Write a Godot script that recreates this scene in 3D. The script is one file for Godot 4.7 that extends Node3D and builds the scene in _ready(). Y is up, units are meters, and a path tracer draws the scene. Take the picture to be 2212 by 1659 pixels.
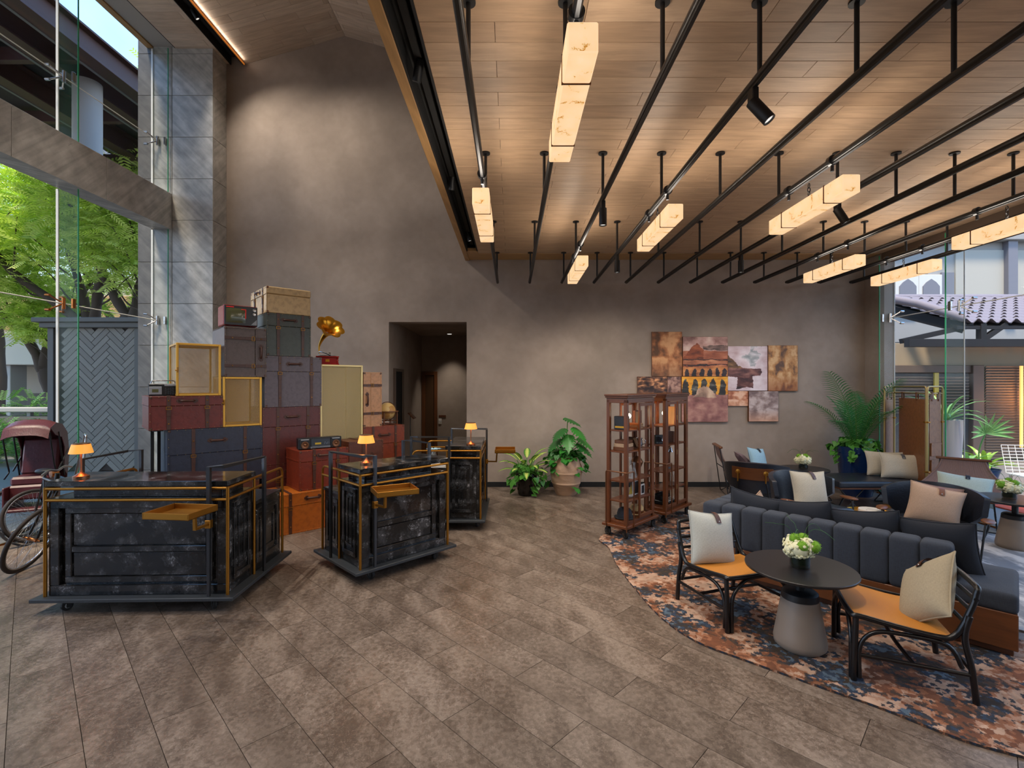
extends Node3D
# A hotel lobby: luggage-trolley reception desks, a wall of trunks, a lounge under a pipe grid with alabaster lanterns.
# Metres; the camera stands at the origin, 1.7 m up, and looks along -z.

var M := {}
var R := RandomNumberGenerator.new()

func _ready() -> void:
	R.seed = 7
	var cam := Camera3D.new()
	cam.name = "camera"
	add_child(cam)
	cam.position = Vector3(0, 1.7, 0)
	cam.fov = rad_to_deg(2.0 * atan(829.5 / 1045.0))
	cam.near = 0.05
	cam.far = 200.0
	cam.current = true
	var env := Environment.new()
	env.background_mode = Environment.BG_SKY
	var sky := Sky.new()
	var ps := ProceduralSkyMaterial.new()
	ps.sky_top_color = hx("4d93d6")
	ps.sky_horizon_color = hx("d4dfea")
	ps.ground_bottom_color = hx("6a6660")
	ps.ground_horizon_color = hx("b8b8b4")
	ps.sky_energy_multiplier = 1.9
	ps.sky_curve = 0.25
	var cn := FastNoiseLite.new()
	cn.noise_type = FastNoiseLite.TYPE_SIMPLEX_SMOOTH
	cn.frequency = 0.012
	cn.fractal_octaves = 5
	cn.seed = 12
	var ci: Image = cn.get_seamless_image(512, 256, false, false, 0.1, true)
	var cd := ci.get_data()
	var cc := PackedByteArray()
	cc.resize(512 * 256 * 4)
	for i in 512 * 256:
		var t := smoothstep(0.55, 0.85, cd[i] / 255.0)
		for k in 3:
			cc[i * 4 + k] = 255
		cc[i * 4 + 3] = int(t * 85)
	ps.sky_cover = ImageTexture.create_from_image(Image.create_from_data(512, 256, false, Image.FORMAT_RGBA8, cc))
	sky.sky_material = ps
	env.sky = sky
	env.tonemap_mode = Environment.TONE_MAPPER_LINEAR
	env.tonemap_exposure = 0.78
	env.sdfgi_enabled = true
	env.ssao_enabled = true
	env.ssil_enabled = true
	var we := WorldEnvironment.new()
	we.name = "world"
	we.environment = env
	add_child(we)
	var sun := DirectionalLight3D.new()
	sun.name = "sun"
	sun.light_energy = 2.6
	sun.light_color = hx("fff0d8")
	sun.light_angular_distance = 10.0
	sun.shadow_enabled = true
	sun.rotation_degrees = Vector3(-66, -28, 0)
	add_child(sun)
	materials()
	shell_floor()
	shell_walls()
	shell_ceiling()
	glazing()
	outside_left()
	outside_right()
	pipes()
	lanterns()
	lobby_spots()
	rugs()
	desks()
	trunks()
	trunk_top_things()
	rickshaw()
	cabinets()
	paintings()
	sofa()
	front_seats()
	back_seats()
	tables()
	screen()
	plants()

func lamp(l: Light3D, parent: Node, at: Vector3, e: float, c: String, size := 0.05) -> Light3D:
	l.light_energy = e
	l.light_color = hx(c)
	l.light_size = size
	l.shadow_enabled = true
	l.position = at
	if l is OmniLight3D:
		l.omni_range = 14; l.omni_attenuation = 2
	if l is SpotLight3D:
		l.spot_range = 16; l.spot_attenuation = 2
	l.name = "lamp_light"
	parent.add_child(l, true)
	return l

func spot(parent: Node, at: Vector3, to: Vector3, e: float, c: String, angle: float, size := 0.04) -> void:
	var l := SpotLight3D.new()
	l.spot_angle = angle
	l.spot_angle_attenuation = 0.9
	lamp(l, parent, at, e, c, size)
	var d := (to - at).normalized()
	l.basis = Basis.looking_at(d, Vector3.UP if absf(d.y) < 0.98 else Vector3.FORWARD)
# ---------------------------------------------------------------- helpers
func st() -> SurfaceTool:
	var s := SurfaceTool.new()
	s.begin(Mesh.PRIMITIVE_TRIANGLES)
	s.set_smooth_group(-1)
	return s

func vtx(s: SurfaceTool, p: Vector3, uv: Vector2) -> void:
	s.set_uv(uv)
	s.add_vertex(p)

func tri(s: SurfaceTool, a: Vector3, b: Vector3, c: Vector3, ua := Vector2.ZERO, ub := Vector2.ZERO, uc := Vector2.ZERO) -> void:
	vtx(s, a, ua); vtx(s, b, ub); vtx(s, c, uc)

func quad(s: SurfaceTool, p: Array, u: Array) -> void:
	tri(s, p[0], p[1], p[2], u[0], u[1], u[2])
	tri(s, p[0], p[2], p[3], u[0], u[2], u[3])

# chamfered box: centre, size, orientation, chamfer; u follows the longer side of each face, in metres
func box(s: SurfaceTool, c: Vector3, z: Vector3, b := Basis(), v := 0.003, uo := Vector2.ZERO) -> void:
	s.set_smooth_group(-1)
	var h := z * 0.5
	v = minf(v, minf(h.x, minf(h.y, h.z)) * 0.45)
	for ax in 3:
		var u := (ax + 1) % 3
		var w := (ax + 2) % 3
		for sg in [-1.0, 1.0]:
			var p := []
			var t := []
			for k in [[-1, -1], [1, -1], [1, 1], [-1, 1]]:
				var e := Vector3()
				e[ax] = sg * h[ax]; e[u] = k[0] * (h[u] - v); e[w] = k[1] * (h[w] - v)
				t.append((Vector2(e[u], e[w]) if z[u] >= z[w] else Vector2(e[w], e[u])) + uo)
				p.append(c + b * e)
			if sg > 0:
				p.reverse(); t.reverse()
			quad(s, p, t)
		if v > 0.0006:
			for su in [-1.0, 1.0]:
				for sw in [-1.0, 1.0]:
					var p := []
					for k in [[-1, 0], [1, 0], [1, 1], [-1, 1]]:
						var e := Vector3()
						e[ax] = k[0] * (h[ax] - v)
						e[u] = su * (h[u] - (v if k[1] == 1 else 0.0))
						e[w] = sw * (h[w] - (0.0 if k[1] == 1 else v))
						p.append(c + b * e)
					if su * sw < 0:
						p.reverse()
					quad(s, p, [uo, uo, uo, uo])
	if v > 0.0006:
		for sx in [-1.0, 1.0]:
			for sy in [-1.0, 1.0]:
				for sz in [-1.0, 1.0]:
					var x := c + b * Vector3(sx * h.x, sy * (h.y - v), sz * (h.z - v))
					var y := c + b * Vector3(sx * (h.x - v), sy * h.y, sz * (h.z - v))
					var w := c + b * Vector3(sx * (h.x - v), sy * (h.y - v), sz * h.z)
					if sx * sy * sz > 0:
						tri(s, x, w, y, uo, uo, uo)
					else:
						tri(s, x, y, w, uo, uo, uo)

# box from min to max corner
func bx(s: SurfaceTool, x0: float, x1: float, y0: float, y1: float, z0: float, z1: float, v := 0.003, uo := Vector2.ZERO) -> void:
	box(s, Vector3(x0 + x1, y0 + y1, z0 + z1) / 2, Vector3(absf(x1 - x0), absf(y1 - y0), absf(z1 - z0)), Basis(), v, uo)

# square bar between two points
func bar(s: SurfaceTool, a: Vector3, b: Vector3, w: float, h: float, v := 0.002) -> void:
	var d := (b - a)
	var y := d.normalized()
	var x := y.cross(Vector3.UP) if absf(y.y) < 0.99 else Vector3.RIGHT
	x = x.normalized()
	box(s, (a + b) / 2, Vector3(w, d.length(), h), Basis(x, y, x.cross(y)), v)

func rnd(pts: Array, r: float, n := 4) -> Array:
	var o := [pts[0]]
	for i in range(1, pts.size() - 1):
		var a: Vector3 = pts[i - 1]; var b: Vector3 = pts[i]; var c: Vector3 = pts[i + 1]
		var k := minf(r, minf(a.distance_to(b), b.distance_to(c)) * 0.48)
		var p := b + (a - b).normalized() * k
		var q := b + (c - b).normalized() * k
		for j in n + 1:
			var t := float(j) / n
			o.append(p.lerp(b, t).lerp(b.lerp(q, t), t))
	o.append(pts[-1])
	return o

# smooth curve through points
func curve(pts: Array, n := 6) -> Array:
	var o := []
	for i in pts.size() - 1:
		var a: Vector3 = pts[maxi(i - 1, 0)]; var b: Vector3 = pts[i]; var c: Vector3 = pts[i + 1]; var d: Vector3 = pts[mini(i + 2, pts.size() - 1)]
		for j in n:
			o.append(b.cubic_interpolate(c, a, d, float(j) / n))
	o.append(pts[-1])
	return o

func tube(s: SurfaceTool, pts: Array, r, seg := 8, closed := false, spin := 0.0, flat := false) -> void:
	var n := pts.size()
	var rings := []
	var prev := Vector3.ZERO
	var run := 0.0
	for i in n:
		var p: Vector3 = pts[i]
		var a: Vector3 = pts[(i - 1 + n) % n] if closed or i > 0 else p
		var b: Vector3 = pts[(i + 1) % n] if closed or i < n - 1 else p
		var t := (b - a).normalized()
		if t.length() < 0.5:
			t = Vector3.UP
		var x := prev
		if i == 0:
			x = Vector3.UP if absf(t.y) < 0.9 else Vector3.RIGHT
		x = (x - t * x.dot(t)).normalized()
		prev = x
		var y := t.cross(x)
		var rr: float = r[i] if r is Array else r
		var k := 1.0
		if i > 0 and i < n - 1:
			var ca: float = (p - a).normalized().dot((b - p).normalized())
			k = 1.0 / maxf(0.5, sqrt((1.0 + ca) / 2.0)) if flat else 1.0
		var ring := []
		for j in seg:
			var an := TAU * j / seg + spin
			ring.append(p + (x * cos(an) + y * sin(an)) * rr * k)
		rings.append(ring)
	s.set_smooth_group(-1 if flat else 1)
	for i in (n if closed else n - 1):
		var d: float = (pts[(i + 1) % n] as Vector3).distance_to(pts[i])
		for j in seg:
			var k := (j + 1) % seg
			var a: Array = rings[i]; var b: Array = rings[(i + 1) % n]
			quad(s, [a[j], b[j], b[k], a[k]], [Vector2(run, j / 16.0), Vector2(run + d, j / 16.0), Vector2(run + d, (j + 1) / 16.0), Vector2(run, (j + 1) / 16.0)])
		run += d
	if not closed:
		s.set_smooth_group(-1)
		for e in [0, n - 1]:
			var a: Array = rings[e]
			for j in range(1, seg - 1):
				if e == 0:
					tri(s, a[0], a[j], a[j + 1])
				else:
					tri(s, a[0], a[j + 1], a[j])

func lathe(s: SurfaceTool, prof: Array, seg := 20, xf := Transform3D(), wob = null) -> void:
	var g := 2
	for i in prof.size() - 1:
		if i > 0:
			var d0: Vector2 = (prof[i] - prof[i - 1]).normalized()
			var d1: Vector2 = (prof[i + 1] - prof[i]).normalized()
			if d0.dot(d1) < 0.75:
				g += 1
		s.set_smooth_group(g)
		for j in seg:
			var p := []
			var u := []
			for k in [[i, j], [i + 1, j], [i + 1, j + 1], [i, j + 1]]:
				var an = TAU * (k[1] % seg) / seg
				var q: Vector2 = prof[k[0]]
				var f: float = wob.call(an, k[0]) if wob != null else 1.0
				p.append(xf * Vector3(q.x * f * cos(an), q.y, q.x * f * sin(an)))
				u.append(Vector2(float(k[1]) / seg, q.y * 1.3 + q.x))
			if prof[i].x < 0.00001:
				tri(s, p[0], p[2], p[1], u[0], u[2], u[1])
			elif prof[i + 1].x < 0.00001:
				tri(s, p[0], p[3], p[1], u[0], u[3], u[1])
			else:
				p.reverse(); u.reverse()
				quad(s, p, u)

func ell(s: SurfaceTool, c: Vector3, r: Vector3, seg := 14, rings := 8, b := Basis()) -> void:
	var prof := []
	for i in rings + 1:
		var a := PI * i / rings - PI / 2
		prof.append(Vector2(maxf(cos(a), 0.0) if i > 0 and i < rings else 0.0, sin(a)))
	lathe(s, prof, seg, Transform3D(b * Basis.from_scale(r), c))

func disc_pts(r: float, n := 16, y := 0.0) -> Array:
	var o := []
	for i in n:
		o.append(Vector3(r * cos(TAU * i / n), y, r * sin(TAU * i / n)))
	return o

# flat polygon given a thickness: poly is x,y; extruded along z
func prism(s: SurfaceTool, poly: PackedVector2Array, z0: float, z1: float, xf := Transform3D(), uo := Vector2.ZERO) -> void:
	s.set_smooth_group(-1)
	if Geometry2D.is_polygon_clockwise(poly):
		poly.reverse()
	var id := Geometry2D.triangulate_polygon(poly)
	for i in range(0, id.size(), 3):
		var a := poly[id[i]]; var b := poly[id[i + 1]]; var c := poly[id[i + 2]]
		if (b - a).cross(c - a) < 0:
			var q := b; b = c; c = q
		tri(s, xf * Vector3(a.x, a.y, z1), xf * Vector3(c.x, c.y, z1), xf * Vector3(b.x, b.y, z1), a + uo, c + uo, b + uo)
		tri(s, xf * Vector3(a.x, a.y, z0), xf * Vector3(b.x, b.y, z0), xf * Vector3(c.x, c.y, z0), a + uo, b + uo, c + uo)
	for i in poly.size():
		var a := poly[i]; var b := poly[(i + 1) % poly.size()]
		var l := a.distance_to(b)
		quad(s, [xf * Vector3(a.x, a.y, z0), xf * Vector3(a.x, a.y, z1), xf * Vector3(b.x, b.y, z1), xf * Vector3(b.x, b.y, z0)], [Vector2(0, z0) + uo, Vector2(0, z1) + uo, Vector2(l, z1) + uo, Vector2(l, z0) + uo])

func rrect(w: float, h: float, r: float, n := 4) -> PackedVector2Array:
	var o := PackedVector2Array()
	for k in 4:
		var c := Vector2((w / 2 - r) * [1, -1, -1, 1][k], (h / 2 - r) * [1, 1, -1, -1][k])
		for i in n + 1:
			var a := PI / 2 * (k + float(i) / n)
			o.append(c + Vector2(cos(a), sin(a)) * r)
	return o

# grid surface from a function of u,v in 0..1
func grid(s: SurfaceTool, nu: int, nv: int, f: Callable, flip := false, sm := 3) -> void:
	s.set_smooth_group(sm)
	for i in nu:
		for j in nv:
			var p := []
			var u := []
			for k in [[i, j], [i, j + 1], [i + 1, j + 1], [i + 1, j]]:
				u.append(Vector2(float(k[0]) / nu, float(k[1]) / nv))
				p.append(f.call(u[-1].x, u[-1].y))
			if flip:
				p.reverse(); u.reverse()
			quad(s, p, u)

# closed sheet with thickness t round a surface function
func shell(s: SurfaceTool, nu: int, nv: int, f: Callable, nrm: Callable, t: float) -> void:
	grid(s, nu, nv, func(u, v): return f.call(u, v) + nrm.call(u, v) * t / 2, false, 3)
	grid(s, nu, nv, func(u, v): return f.call(u, v) - nrm.call(u, v) * t / 2, true, 4)
	var rim := []
	for i in nu: rim.append(Vector2(float(i) / nu, 0))
	for j in nv: rim.append(Vector2(1, float(j) / nv))
	for i in nu: rim.append(Vector2(1 - float(i) / nu, 1))
	for j in nv: rim.append(Vector2(0, 1 - float(j) / nv))
	s.set_smooth_group(5)
	for i in rim.size():
		var a: Vector2 = rim[i]; var b: Vector2 = rim[(i + 1) % rim.size()]
		var pa: Vector3 = f.call(a.x, a.y); var pb: Vector3 = f.call(b.x, b.y)
		var na: Vector3 = nrm.call(a.x, a.y) * t / 2; var nb: Vector3 = nrm.call(b.x, b.y) * t / 2
		quad(s, [pa - na, pa + na, pb + nb, pb - nb], [a, a, b, b])

func pillow(s: SurfaceTool, w: float, h: float, t: float, n := 12, sag := 0.085) -> void:
	for sd in [1.0, -1.0]:
		grid(s, n, n, func(u, v):
			var a = 2.0 * u - 1; var b = 2.0 * v - 1
			# even out sampling towards the rim
			a = sin(a * PI / 2); b = sin(b * PI / 2)
			var k := pow(maxf((1 - pow(absf(a), 3.0)) * (1 - pow(absf(b), 3.0)), 0.0), 0.55)
			return Vector3(w / 2 * a * (1 - sag * (1 - b * b)), h / 2 * b * (1 - sag * (1 - a * a)), sd * t / 2 * k * (1 + 0.04 * sin(7 * a + 3 * b)))
		, sd < 0, 3)

func blade(s: SurfaceTool, root: Vector3, dir: Vector3, up: Vector3, l: float, w: float, droop: float, n := 5, fold := 0.25) -> void:
	s.set_smooth_group(-1)
	var side := dir.cross(up).normalized()
	var pts := []
	var d := dir.normalized()
	var p := root
	for i in n + 1:
		var t := float(i) / n
		var ww := w * pow(sin(PI * clampf(0.06 + t * 0.94, 0, 1)), 0.7) * (1.0 - 0.35 * t) if i < n else 0.0
		var nn := side.cross(d).normalized()
		pts.append([p - side * ww / 2 + nn * ww * fold, p, p + side * ww / 2 + nn * ww * fold, t])
		p += d * l / n
		d = (d + Vector3.DOWN * droop / n).normalized()
	for i in n:
		var a: Array = pts[i]; var b: Array = pts[i + 1]
		for k in 2:
			quad(s, [a[k], b[k], b[k + 1], a[k + 1]], [Vector2(k / 2.0, a[3]), Vector2(k / 2.0, b[3]), Vector2((k + 1) / 2.0, b[3]), Vector2((k + 1) / 2.0, a[3])])

func done(s: SurfaceTool) -> ArrayMesh:
	s.generate_normals()
	return s.commit()

var nums := {}
func numbered(n: String) -> String:
	var k: int = nums.get(n, 0)
	nums[n] = k + 1
	return n if k == 0 else "%s_%03d" % [n, k]

func put(parent: Node, called: String, mesh: Mesh, m: Material, at := Vector3.ZERO, b := Basis(), label := "") -> MeshInstance3D:
	var o := MeshInstance3D.new()
	o.mesh = mesh
	o.material_override = m
	o.transform = Transform3D(b, at)
	if label:
		o.set_meta("label", label)
	if parent == self:
		o.name = numbered(called)
	else:
		o.name = called
	parent.add_child(o, true)
	return o

func part(parent: Node, called: String, s: SurfaceTool, m: Material, label := "") -> MeshInstance3D:
	return put(parent, called, done(s), m, Vector3.ZERO, Basis(), label)

func stuff(parent: Node, called: String, s: SurfaceTool, m: Material) -> MeshInstance3D:
	var o := part(parent, called, s, m)
	o.set_meta("kind", "stuff")
	return o

func tag(o: Node, label: String, category: String, group := "") -> Node:
	o.set_meta("label", label)
	o.set_meta("category", category)
	if group:
		o.set_meta("group", group)
	return o

func thing(called: String, label: String, category: String, at := Vector3.ZERO, yaw := 0.0, group := "") -> Node3D:
	var o := Node3D.new()
	o.name = numbered(called)
	add_child(o, true)
	o.position = at
	o.rotation.y = deg_to_rad(yaw)
	tag(o, label, category, group)
	return o

func struct(called: String, label: String, category: String) -> Node3D:
	var o := thing(called, label, category)
	o.set_meta("kind", "structure")
	return o

func solo(called: String, label: String, category: String, s: SurfaceTool, m: Material, at := Vector3.ZERO, b := Basis(), group := "") -> MeshInstance3D:
	var o := put(self, called, done(s), m, at, b)
	tag(o, label, category, group)
	return o

func dup(o: Node3D, label: String, at: Vector3, yaw := 0.0, group := "") -> Node3D:
	var r: Node3D = o.duplicate()
	var b := String(o.name)
	if b.length() > 4 and b.right(3).is_valid_int() and b[-4] == "_":
		b = b.left(-4)
	r.name = numbered(b)
	add_child(r, true)
	r.position = at
	r.rotation = Vector3(0, deg_to_rad(yaw), 0)
	r.set_meta("label", label)
	if group:
		r.set_meta("group", group)
	return r

func copies(parent: Node, called: String, mesh: Mesh, m: Material, xf: Array, cols: Array = []) -> MultiMeshInstance3D:
	var mm := MultiMesh.new()
	mm.transform_format = MultiMesh.TRANSFORM_3D
	if cols.size():
		mm.use_colors = true
	mm.mesh = mesh
	mm.instance_count = xf.size()
	for i in xf.size():
		mm.set_instance_transform(i, xf[i])
		if cols.size():
			mm.set_instance_color(i, cols[i])
	var o := MultiMeshInstance3D.new()
	o.multimesh = mm
	o.material_override = m
	o.name = called
	o.set_meta("kind", "stuff")
	parent.add_child(o, true)
	return o

# ---------------------------------------------------------------- materials
func nz(w: int, h: int, f: float, type: int, oct: int, sd: int, warp := 0.0, ridged := false, sx := 1, sy := 1) -> PackedByteArray:
	var n := FastNoiseLite.new()
	n.noise_type = type
	n.frequency = f
	n.seed = sd
	n.fractal_type = FastNoiseLite.FRACTAL_RIDGED if ridged else FastNoiseLite.FRACTAL_FBM
	n.fractal_octaves = oct
	if warp > 0:
		n.domain_warp_enabled = true
		n.domain_warp_amplitude = warp
		n.domain_warp_frequency = f * 1.5
	if type == FastNoiseLite.TYPE_CELLULAR:
		n.cellular_return_type = FastNoiseLite.RETURN_CELL_VALUE
		n.fractal_type = FastNoiseLite.FRACTAL_NONE
	var im: Image = n.get_seamless_image(w / sx, h / sy, false, false, 0.12, true)
	if sx > 1 or sy > 1:
		im.resize(w, h, Image.INTERPOLATE_CUBIC)
	return im.get_data()

func bake(w: int, h: int, fn: Callable) -> ImageTexture:
	var d := PackedByteArray()
	d.resize(w * h * 3)
	var i := 0
	for y in h:
		for x in w:
			var c: Color = fn.call(x, y, i)
			d[i * 3] = clampi(int(c.r * 255), 0, 255)
			d[i * 3 + 1] = clampi(int(c.g * 255), 0, 255)
			d[i * 3 + 2] = clampi(int(c.b * 255), 0, 255)
			i += 1
	return ImageTexture.create_from_image(Image.create_from_data(w, h, false, Image.FORMAT_RGB8, d))

func gray(w: int, h: int, a: PackedByteArray) -> ImageTexture:
	return ImageTexture.create_from_image(Image.create_from_data(w, h, false, Image.FORMAT_L8, a))

func mat(key: String, c: Color, rough := 0.6, metal := 0.0) -> StandardMaterial3D:
	var m := StandardMaterial3D.new()
	m.resource_name = key
	m.albedo_color = c
	m.roughness = rough
	m.metallic = metal
	M[key] = m
	return m

func tex(m: StandardMaterial3D, t: Texture2D, sc: float, tri_world := 0) -> StandardMaterial3D:
	m.albedo_texture = t
	m.uv1_scale = Vector3.ONE * sc
	if tri_world:
		m.uv1_triplanar = true
		m.uv1_world_triplanar = tri_world == 2
	return m

func bump(m: StandardMaterial3D, t: Texture2D, cm: float) -> StandardMaterial3D:
	m.heightmap_enabled = true
	m.heightmap_texture = t
	m.heightmap_scale = cm
	return m

func hx(s: String) -> Color:
	return Color.html(s)
func materials() -> void:
	var P := FastNoiseLite.TYPE_SIMPLEX_SMOOTH
	var C := FastNoiseLite.TYPE_CELLULAR
	# --- stone floor: grey-brown marble with pale diagonal veins
	var w := 1024
	var a := nz(w, w, 0.0045, P, 5, 3, 90.0)
	var b := nz(w, w, 0.011, P, 4, 8, 90.0, true)
	var c := nz(w, w, 0.05, P, 5, 21, 25.0)
	var e := nz(w, w, 0.042, P, 1, 5, 30.0, true)
	var e2 := nz(w, w, 0.014, P, 1, 15, 60.0, true)
	var dk := hx("5a4c41"); var lt := hx("8c7d70")
	tex(mat("floor", Color.WHITE, 0.40), bake(w, w, func(x, y, i):
		var j: int = ((y + x) % w) * w + x
		var t: float = clampf((a[j] / 255.0 - 0.5) * 1.3 + 0.5 + (c[i] / 255.0 - 0.5) * 1.15, 0, 1)
		var v: float = smoothstep(0.90, 1.0, e[i] / 255.0) * 0.62 * smoothstep(0.35, 0.6, c[(i * 5 + 911) % (w * w)] / 255.0 * 0.3 + b[i] / 255.0 * 0.7) + smoothstep(0.965, 1.0, e2[j] / 255.0) * 0.6
		return dk.lerp(lt, t).lerp(hx("b5a79a"), clampf(v, 0, 0.8))), 0.5)
	for k in [["floor_pale", Color(1.0, 1.0, 1.0)], ["floor_mid", Color(0.97, 0.965, 0.96)], ["floor_dark", Color(0.92, 0.915, 0.91)]]:
		var m: StandardMaterial3D = M.floor.duplicate()
		m.resource_name = k[0]; m.albedo_color = k[1]
		M[k[0]] = m
	mat("grout", hx("3a3029"), 0.9)
	# --- black marble, glossy, white smoky veins
	w = 512
	var ba := nz(w, w, 0.007, P, 5, 31, 90.0)
	var bb := nz(w, w, 0.012, P, 5, 34, 110.0, true)
	var bc := nz(w, w, 0.05, P, 4, 36, 30.0)
	tex(mat("black_marble", Color.WHITE, 0.10), bake(w, w, func(x, y, i):
		var t: float = smoothstep(0.38, 0.85, ba[i] / 255.0)
		var v: float = smoothstep(0.55, 1.0, bb[i] / 255.0) * (0.1 + t) * smoothstep(0.3, 0.8, bc[i] / 255.0)
		var g: float = 0.09 + 0.15 * t + 0.08 * (bc[i] / 255.0 - 0.5) + 0.7 * v
		return Color(g, g, g * 1.02)), 1.1)
	# --- grey quarry marble for the pier and beam
	var ga := nz(w, w, 0.02, P, 4, 41, 20.0, false, 1, 8)
	var gb := nz(w, w, 0.012, P, 4, 44, 40.0, true, 1, 4)
	var gc := nz(w, w, 0.01, P, 4, 46, 30.0)
	tex(mat("grey_marble", Color.WHITE, 0.42), bake(w, w, func(x, y, i):
		var j: int = y * w + (x + y) % w
		var t: float = (ga[j] / 255.0 - 0.5) * 0.16 + (gc[i] / 255.0 - 0.5) * 0.16
		var v: float = smoothstep(0.84, 1.0, gb[j] / 255.0) * 0.2 * gc[i] / 255.0
		var g: float = 0.69 + t - v
		return Color(g, g * 0.99, g * 0.96)), 0.7)
	tex(mat("dark_marble", hx("8a8886"), 0.5), M.grey_marble.albedo_texture, 0.75)
	# --- plaster
	var pa := nz(w, w, 0.008, P, 5, 51, 30.0)
	var pb := nz(w, w, 0.05, P, 3, 52, 10.0)
	tex(mat("plaster", Color.WHITE, 0.85), bake(w, w, func(x, y, i):
		var t: float = (pa[i] / 255.0 - 0.5) * 0.11 + (pb[i] / 255.0 - 0.5) * 0.03
		return Color(0.60 + t, 0.54 + t * 0.95, 0.49 + t * 0.9)), 0.22, 2)
	# --- pale timber boards
	var wa := nz(w, w, 0.02, P, 4, 61, 30.0, false, 8, 1)
	var wb := nz(w, w, 0.09, P, 3, 62, 8.0, false, 16, 1)
	var grain := bake(w, w, func(x, y, i):
		var t: float = (wa[i] / 255.0 - 0.5) * 0.5 + (wb[i] / 255.0 - 0.5) * 0.35
		var g: float = 0.83 + t * 0.2
		return Color(g, g * 0.995, g * 0.98))
	for k in [["board", "b5977a"], ["board_pale", "bda084"], ["board_dark", "a98b6f"], ["walnut", "663c1e"], ["walnut_dark", "5a321a"], ["cabinet_wood", "653719"], ["fascia", "b08a5c"], ["loft_board", "c8b8a8"], ["loft_board_dark", "bfad9c"]]:
		tex(mat(k[0], hx(k[1]) * 1.18, 0.5), grain, 1.2)
	for k in ["walnut", "walnut_dark", "cabinet_wood"]:
		M[k].roughness = 0.38
	# --- leather and cloth relief
	var la := gray(256, 256, nz(256, 256, 0.09, C, 2, 71))
	var fa := nz(256, 256, 0.12, P, 2, 72, 0.0, false, 8, 1)
	var fb := nz(256, 256, 0.12, P, 2, 73, 0.0, false, 1, 8)
	var weave := bake(256, 256, func(x, y, i):
		var t: float = (fa[i] + fb[i]) / 510.0
		var k: float = 0.78 + 0.32 * t + (0.06 if (x / 2 + y / 2) % 2 == 0 else 0.0)
		return Color(k, k, k))
	var scuff := nz(256, 256, 0.03, P, 4, 75, 10.0)
	var hide := bake(256, 256, func(x, y, i):
		var t: float = 0.86 + 0.24 * scuff[i] / 255.0
		return Color(t, t, t))
	for k in [["trunk_navy", "2b2f40"], ["trunk_maroon", "582420"], ["trunk_russet", "6a241a"], ["trunk_red", "74280f"], ["trunk_orange", "ab5a13"], ["trunk_brown", "5b2f1e"], ["trunk_brick", "7e3314"], ["trunk_tan", "b8875f"], ["trunk_cream", "c8a878"], ["trunk_green", "3d433b"], ["trunk_taupe", "5b4b46"], ["trunk_plum", "5c5158"], ["strap", "4a2a1c"], ["navy_leather", "1f232c"], ["tan_leather", "845430"], ["brown_leather", "6b3a18"], ["maroon_leather", "542228"], ["olive_leather", "7d5f34"]]:
		tex(mat(k[0], hx(k[1]), 0.42), hide, 2.0)
		bump(M[k[0]], la, 0.05)
	M.navy_leather.roughness = 0.36
	for k in [["sofa_cloth", "2e343f"], ["sofa_dark", "1f232c"], ["linen", "b3aa98"], ["grey_linen", "a9aba5"], ["knit", "9d9078"], ["blue_cloth", "8fb0bf"], ["aqua_cloth", "a6b4ab"], ["mauve_cloth", "77656a"], ["sand_cloth", "a68c78"], ["cocoa_cloth", "7d655e"]]:
		tex(mat(k[0], hx(k[1]) * 1.05, 0.95), weave, 5.0)
	for k in ["sofa_cloth", "sofa_dark"]:
		M[k].rim_enabled = true; M[k].rim = 0.2; M[k].rim_tint = 0.4
	# --- woven cane seat
	tex(mat("cane", hx("d28a34"), 0.5), bake(64, 64, func(x, y, i):
		var k := 1.0 if (x / 8 + y / 8) % 2 == 0 else 0.86
		if x % 8 == 0 or y % 8 == 0: k *= 0.8
		return Color(k, k, k)), 14.0)
	# --- alabaster lantern sides, lit from inside
	var va := nz(256, 256, 0.009, P, 1, 81, 60.0, true)
	var vb := nz(256, 256, 0.02, P, 3, 82, 20.0)
	var alab := bake(256, 256, func(x, y, i):
		var v: float = smoothstep(0.955, 0.995, va[i] / 255.0) * smoothstep(0.42, 0.62, vb[i] / 255.0)
		return hx("ffe0b6").lerp(hx("fad09c"), vb[i] / 255.0).lerp(hx("b4721e"), v))
	var al := mat("alabaster", hx("f2d9b0"), 0.35)
	tex(al, alab, 1.4)
	al.emission_enabled = true
	al.emission = Color.WHITE
	al.emission_operator = BaseMaterial3D.EMISSION_OP_MULTIPLY
	al.emission_texture = alab
	al.emission_energy_multiplier = 1.15
	# --- rugs
	w = 1024
	var r1 := nz(w, w, 0.006, P, 3, 91, 40.0)
	var r2 := nz(w, w, 0.006, P, 3, 92, 40.0)
	var r3 := nz(w, w, 0.085, C, 1, 93, 14.0)
	var r4 := nz(w, w, 0.08, C, 1, 94, 14.0)
	var r5 := nz(w, w, 0.02, P, 3, 95, 10.0)
	tex(mat("rug", Color.WHITE, 0.95), bake(w, w, func(x, y, i):
		var f: float = r1[i] / 255.0 + (r3[i] / 255.0 - 0.5) * 0.42
		var g: float = r2[i] / 255.0 + (r4[i] / 255.0 - 0.5) * 0.5
		var col: Color = hx("8a5a3e") if g > 0.5 else hx("9d7862")
		if g > 0.64: col = hx("6a4029")
		if g < 0.36: col = hx("ad8f7a")
		if f > 0.50: col = hx("47352a") if g > 0.5 else hx("2b2b30")
		if f > 0.60: col = hx("28364a") if g < 0.5 else hx("2c2a2e")
		if f > 0.74: col = hx("4f6070") if g < 0.45 else hx("34291f")
		return col * (0.85 + 0.3 * r5[i] / 255.0)), 0.40)
	bump(M.rug, gray(w, w, r4), 0.25)
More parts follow.
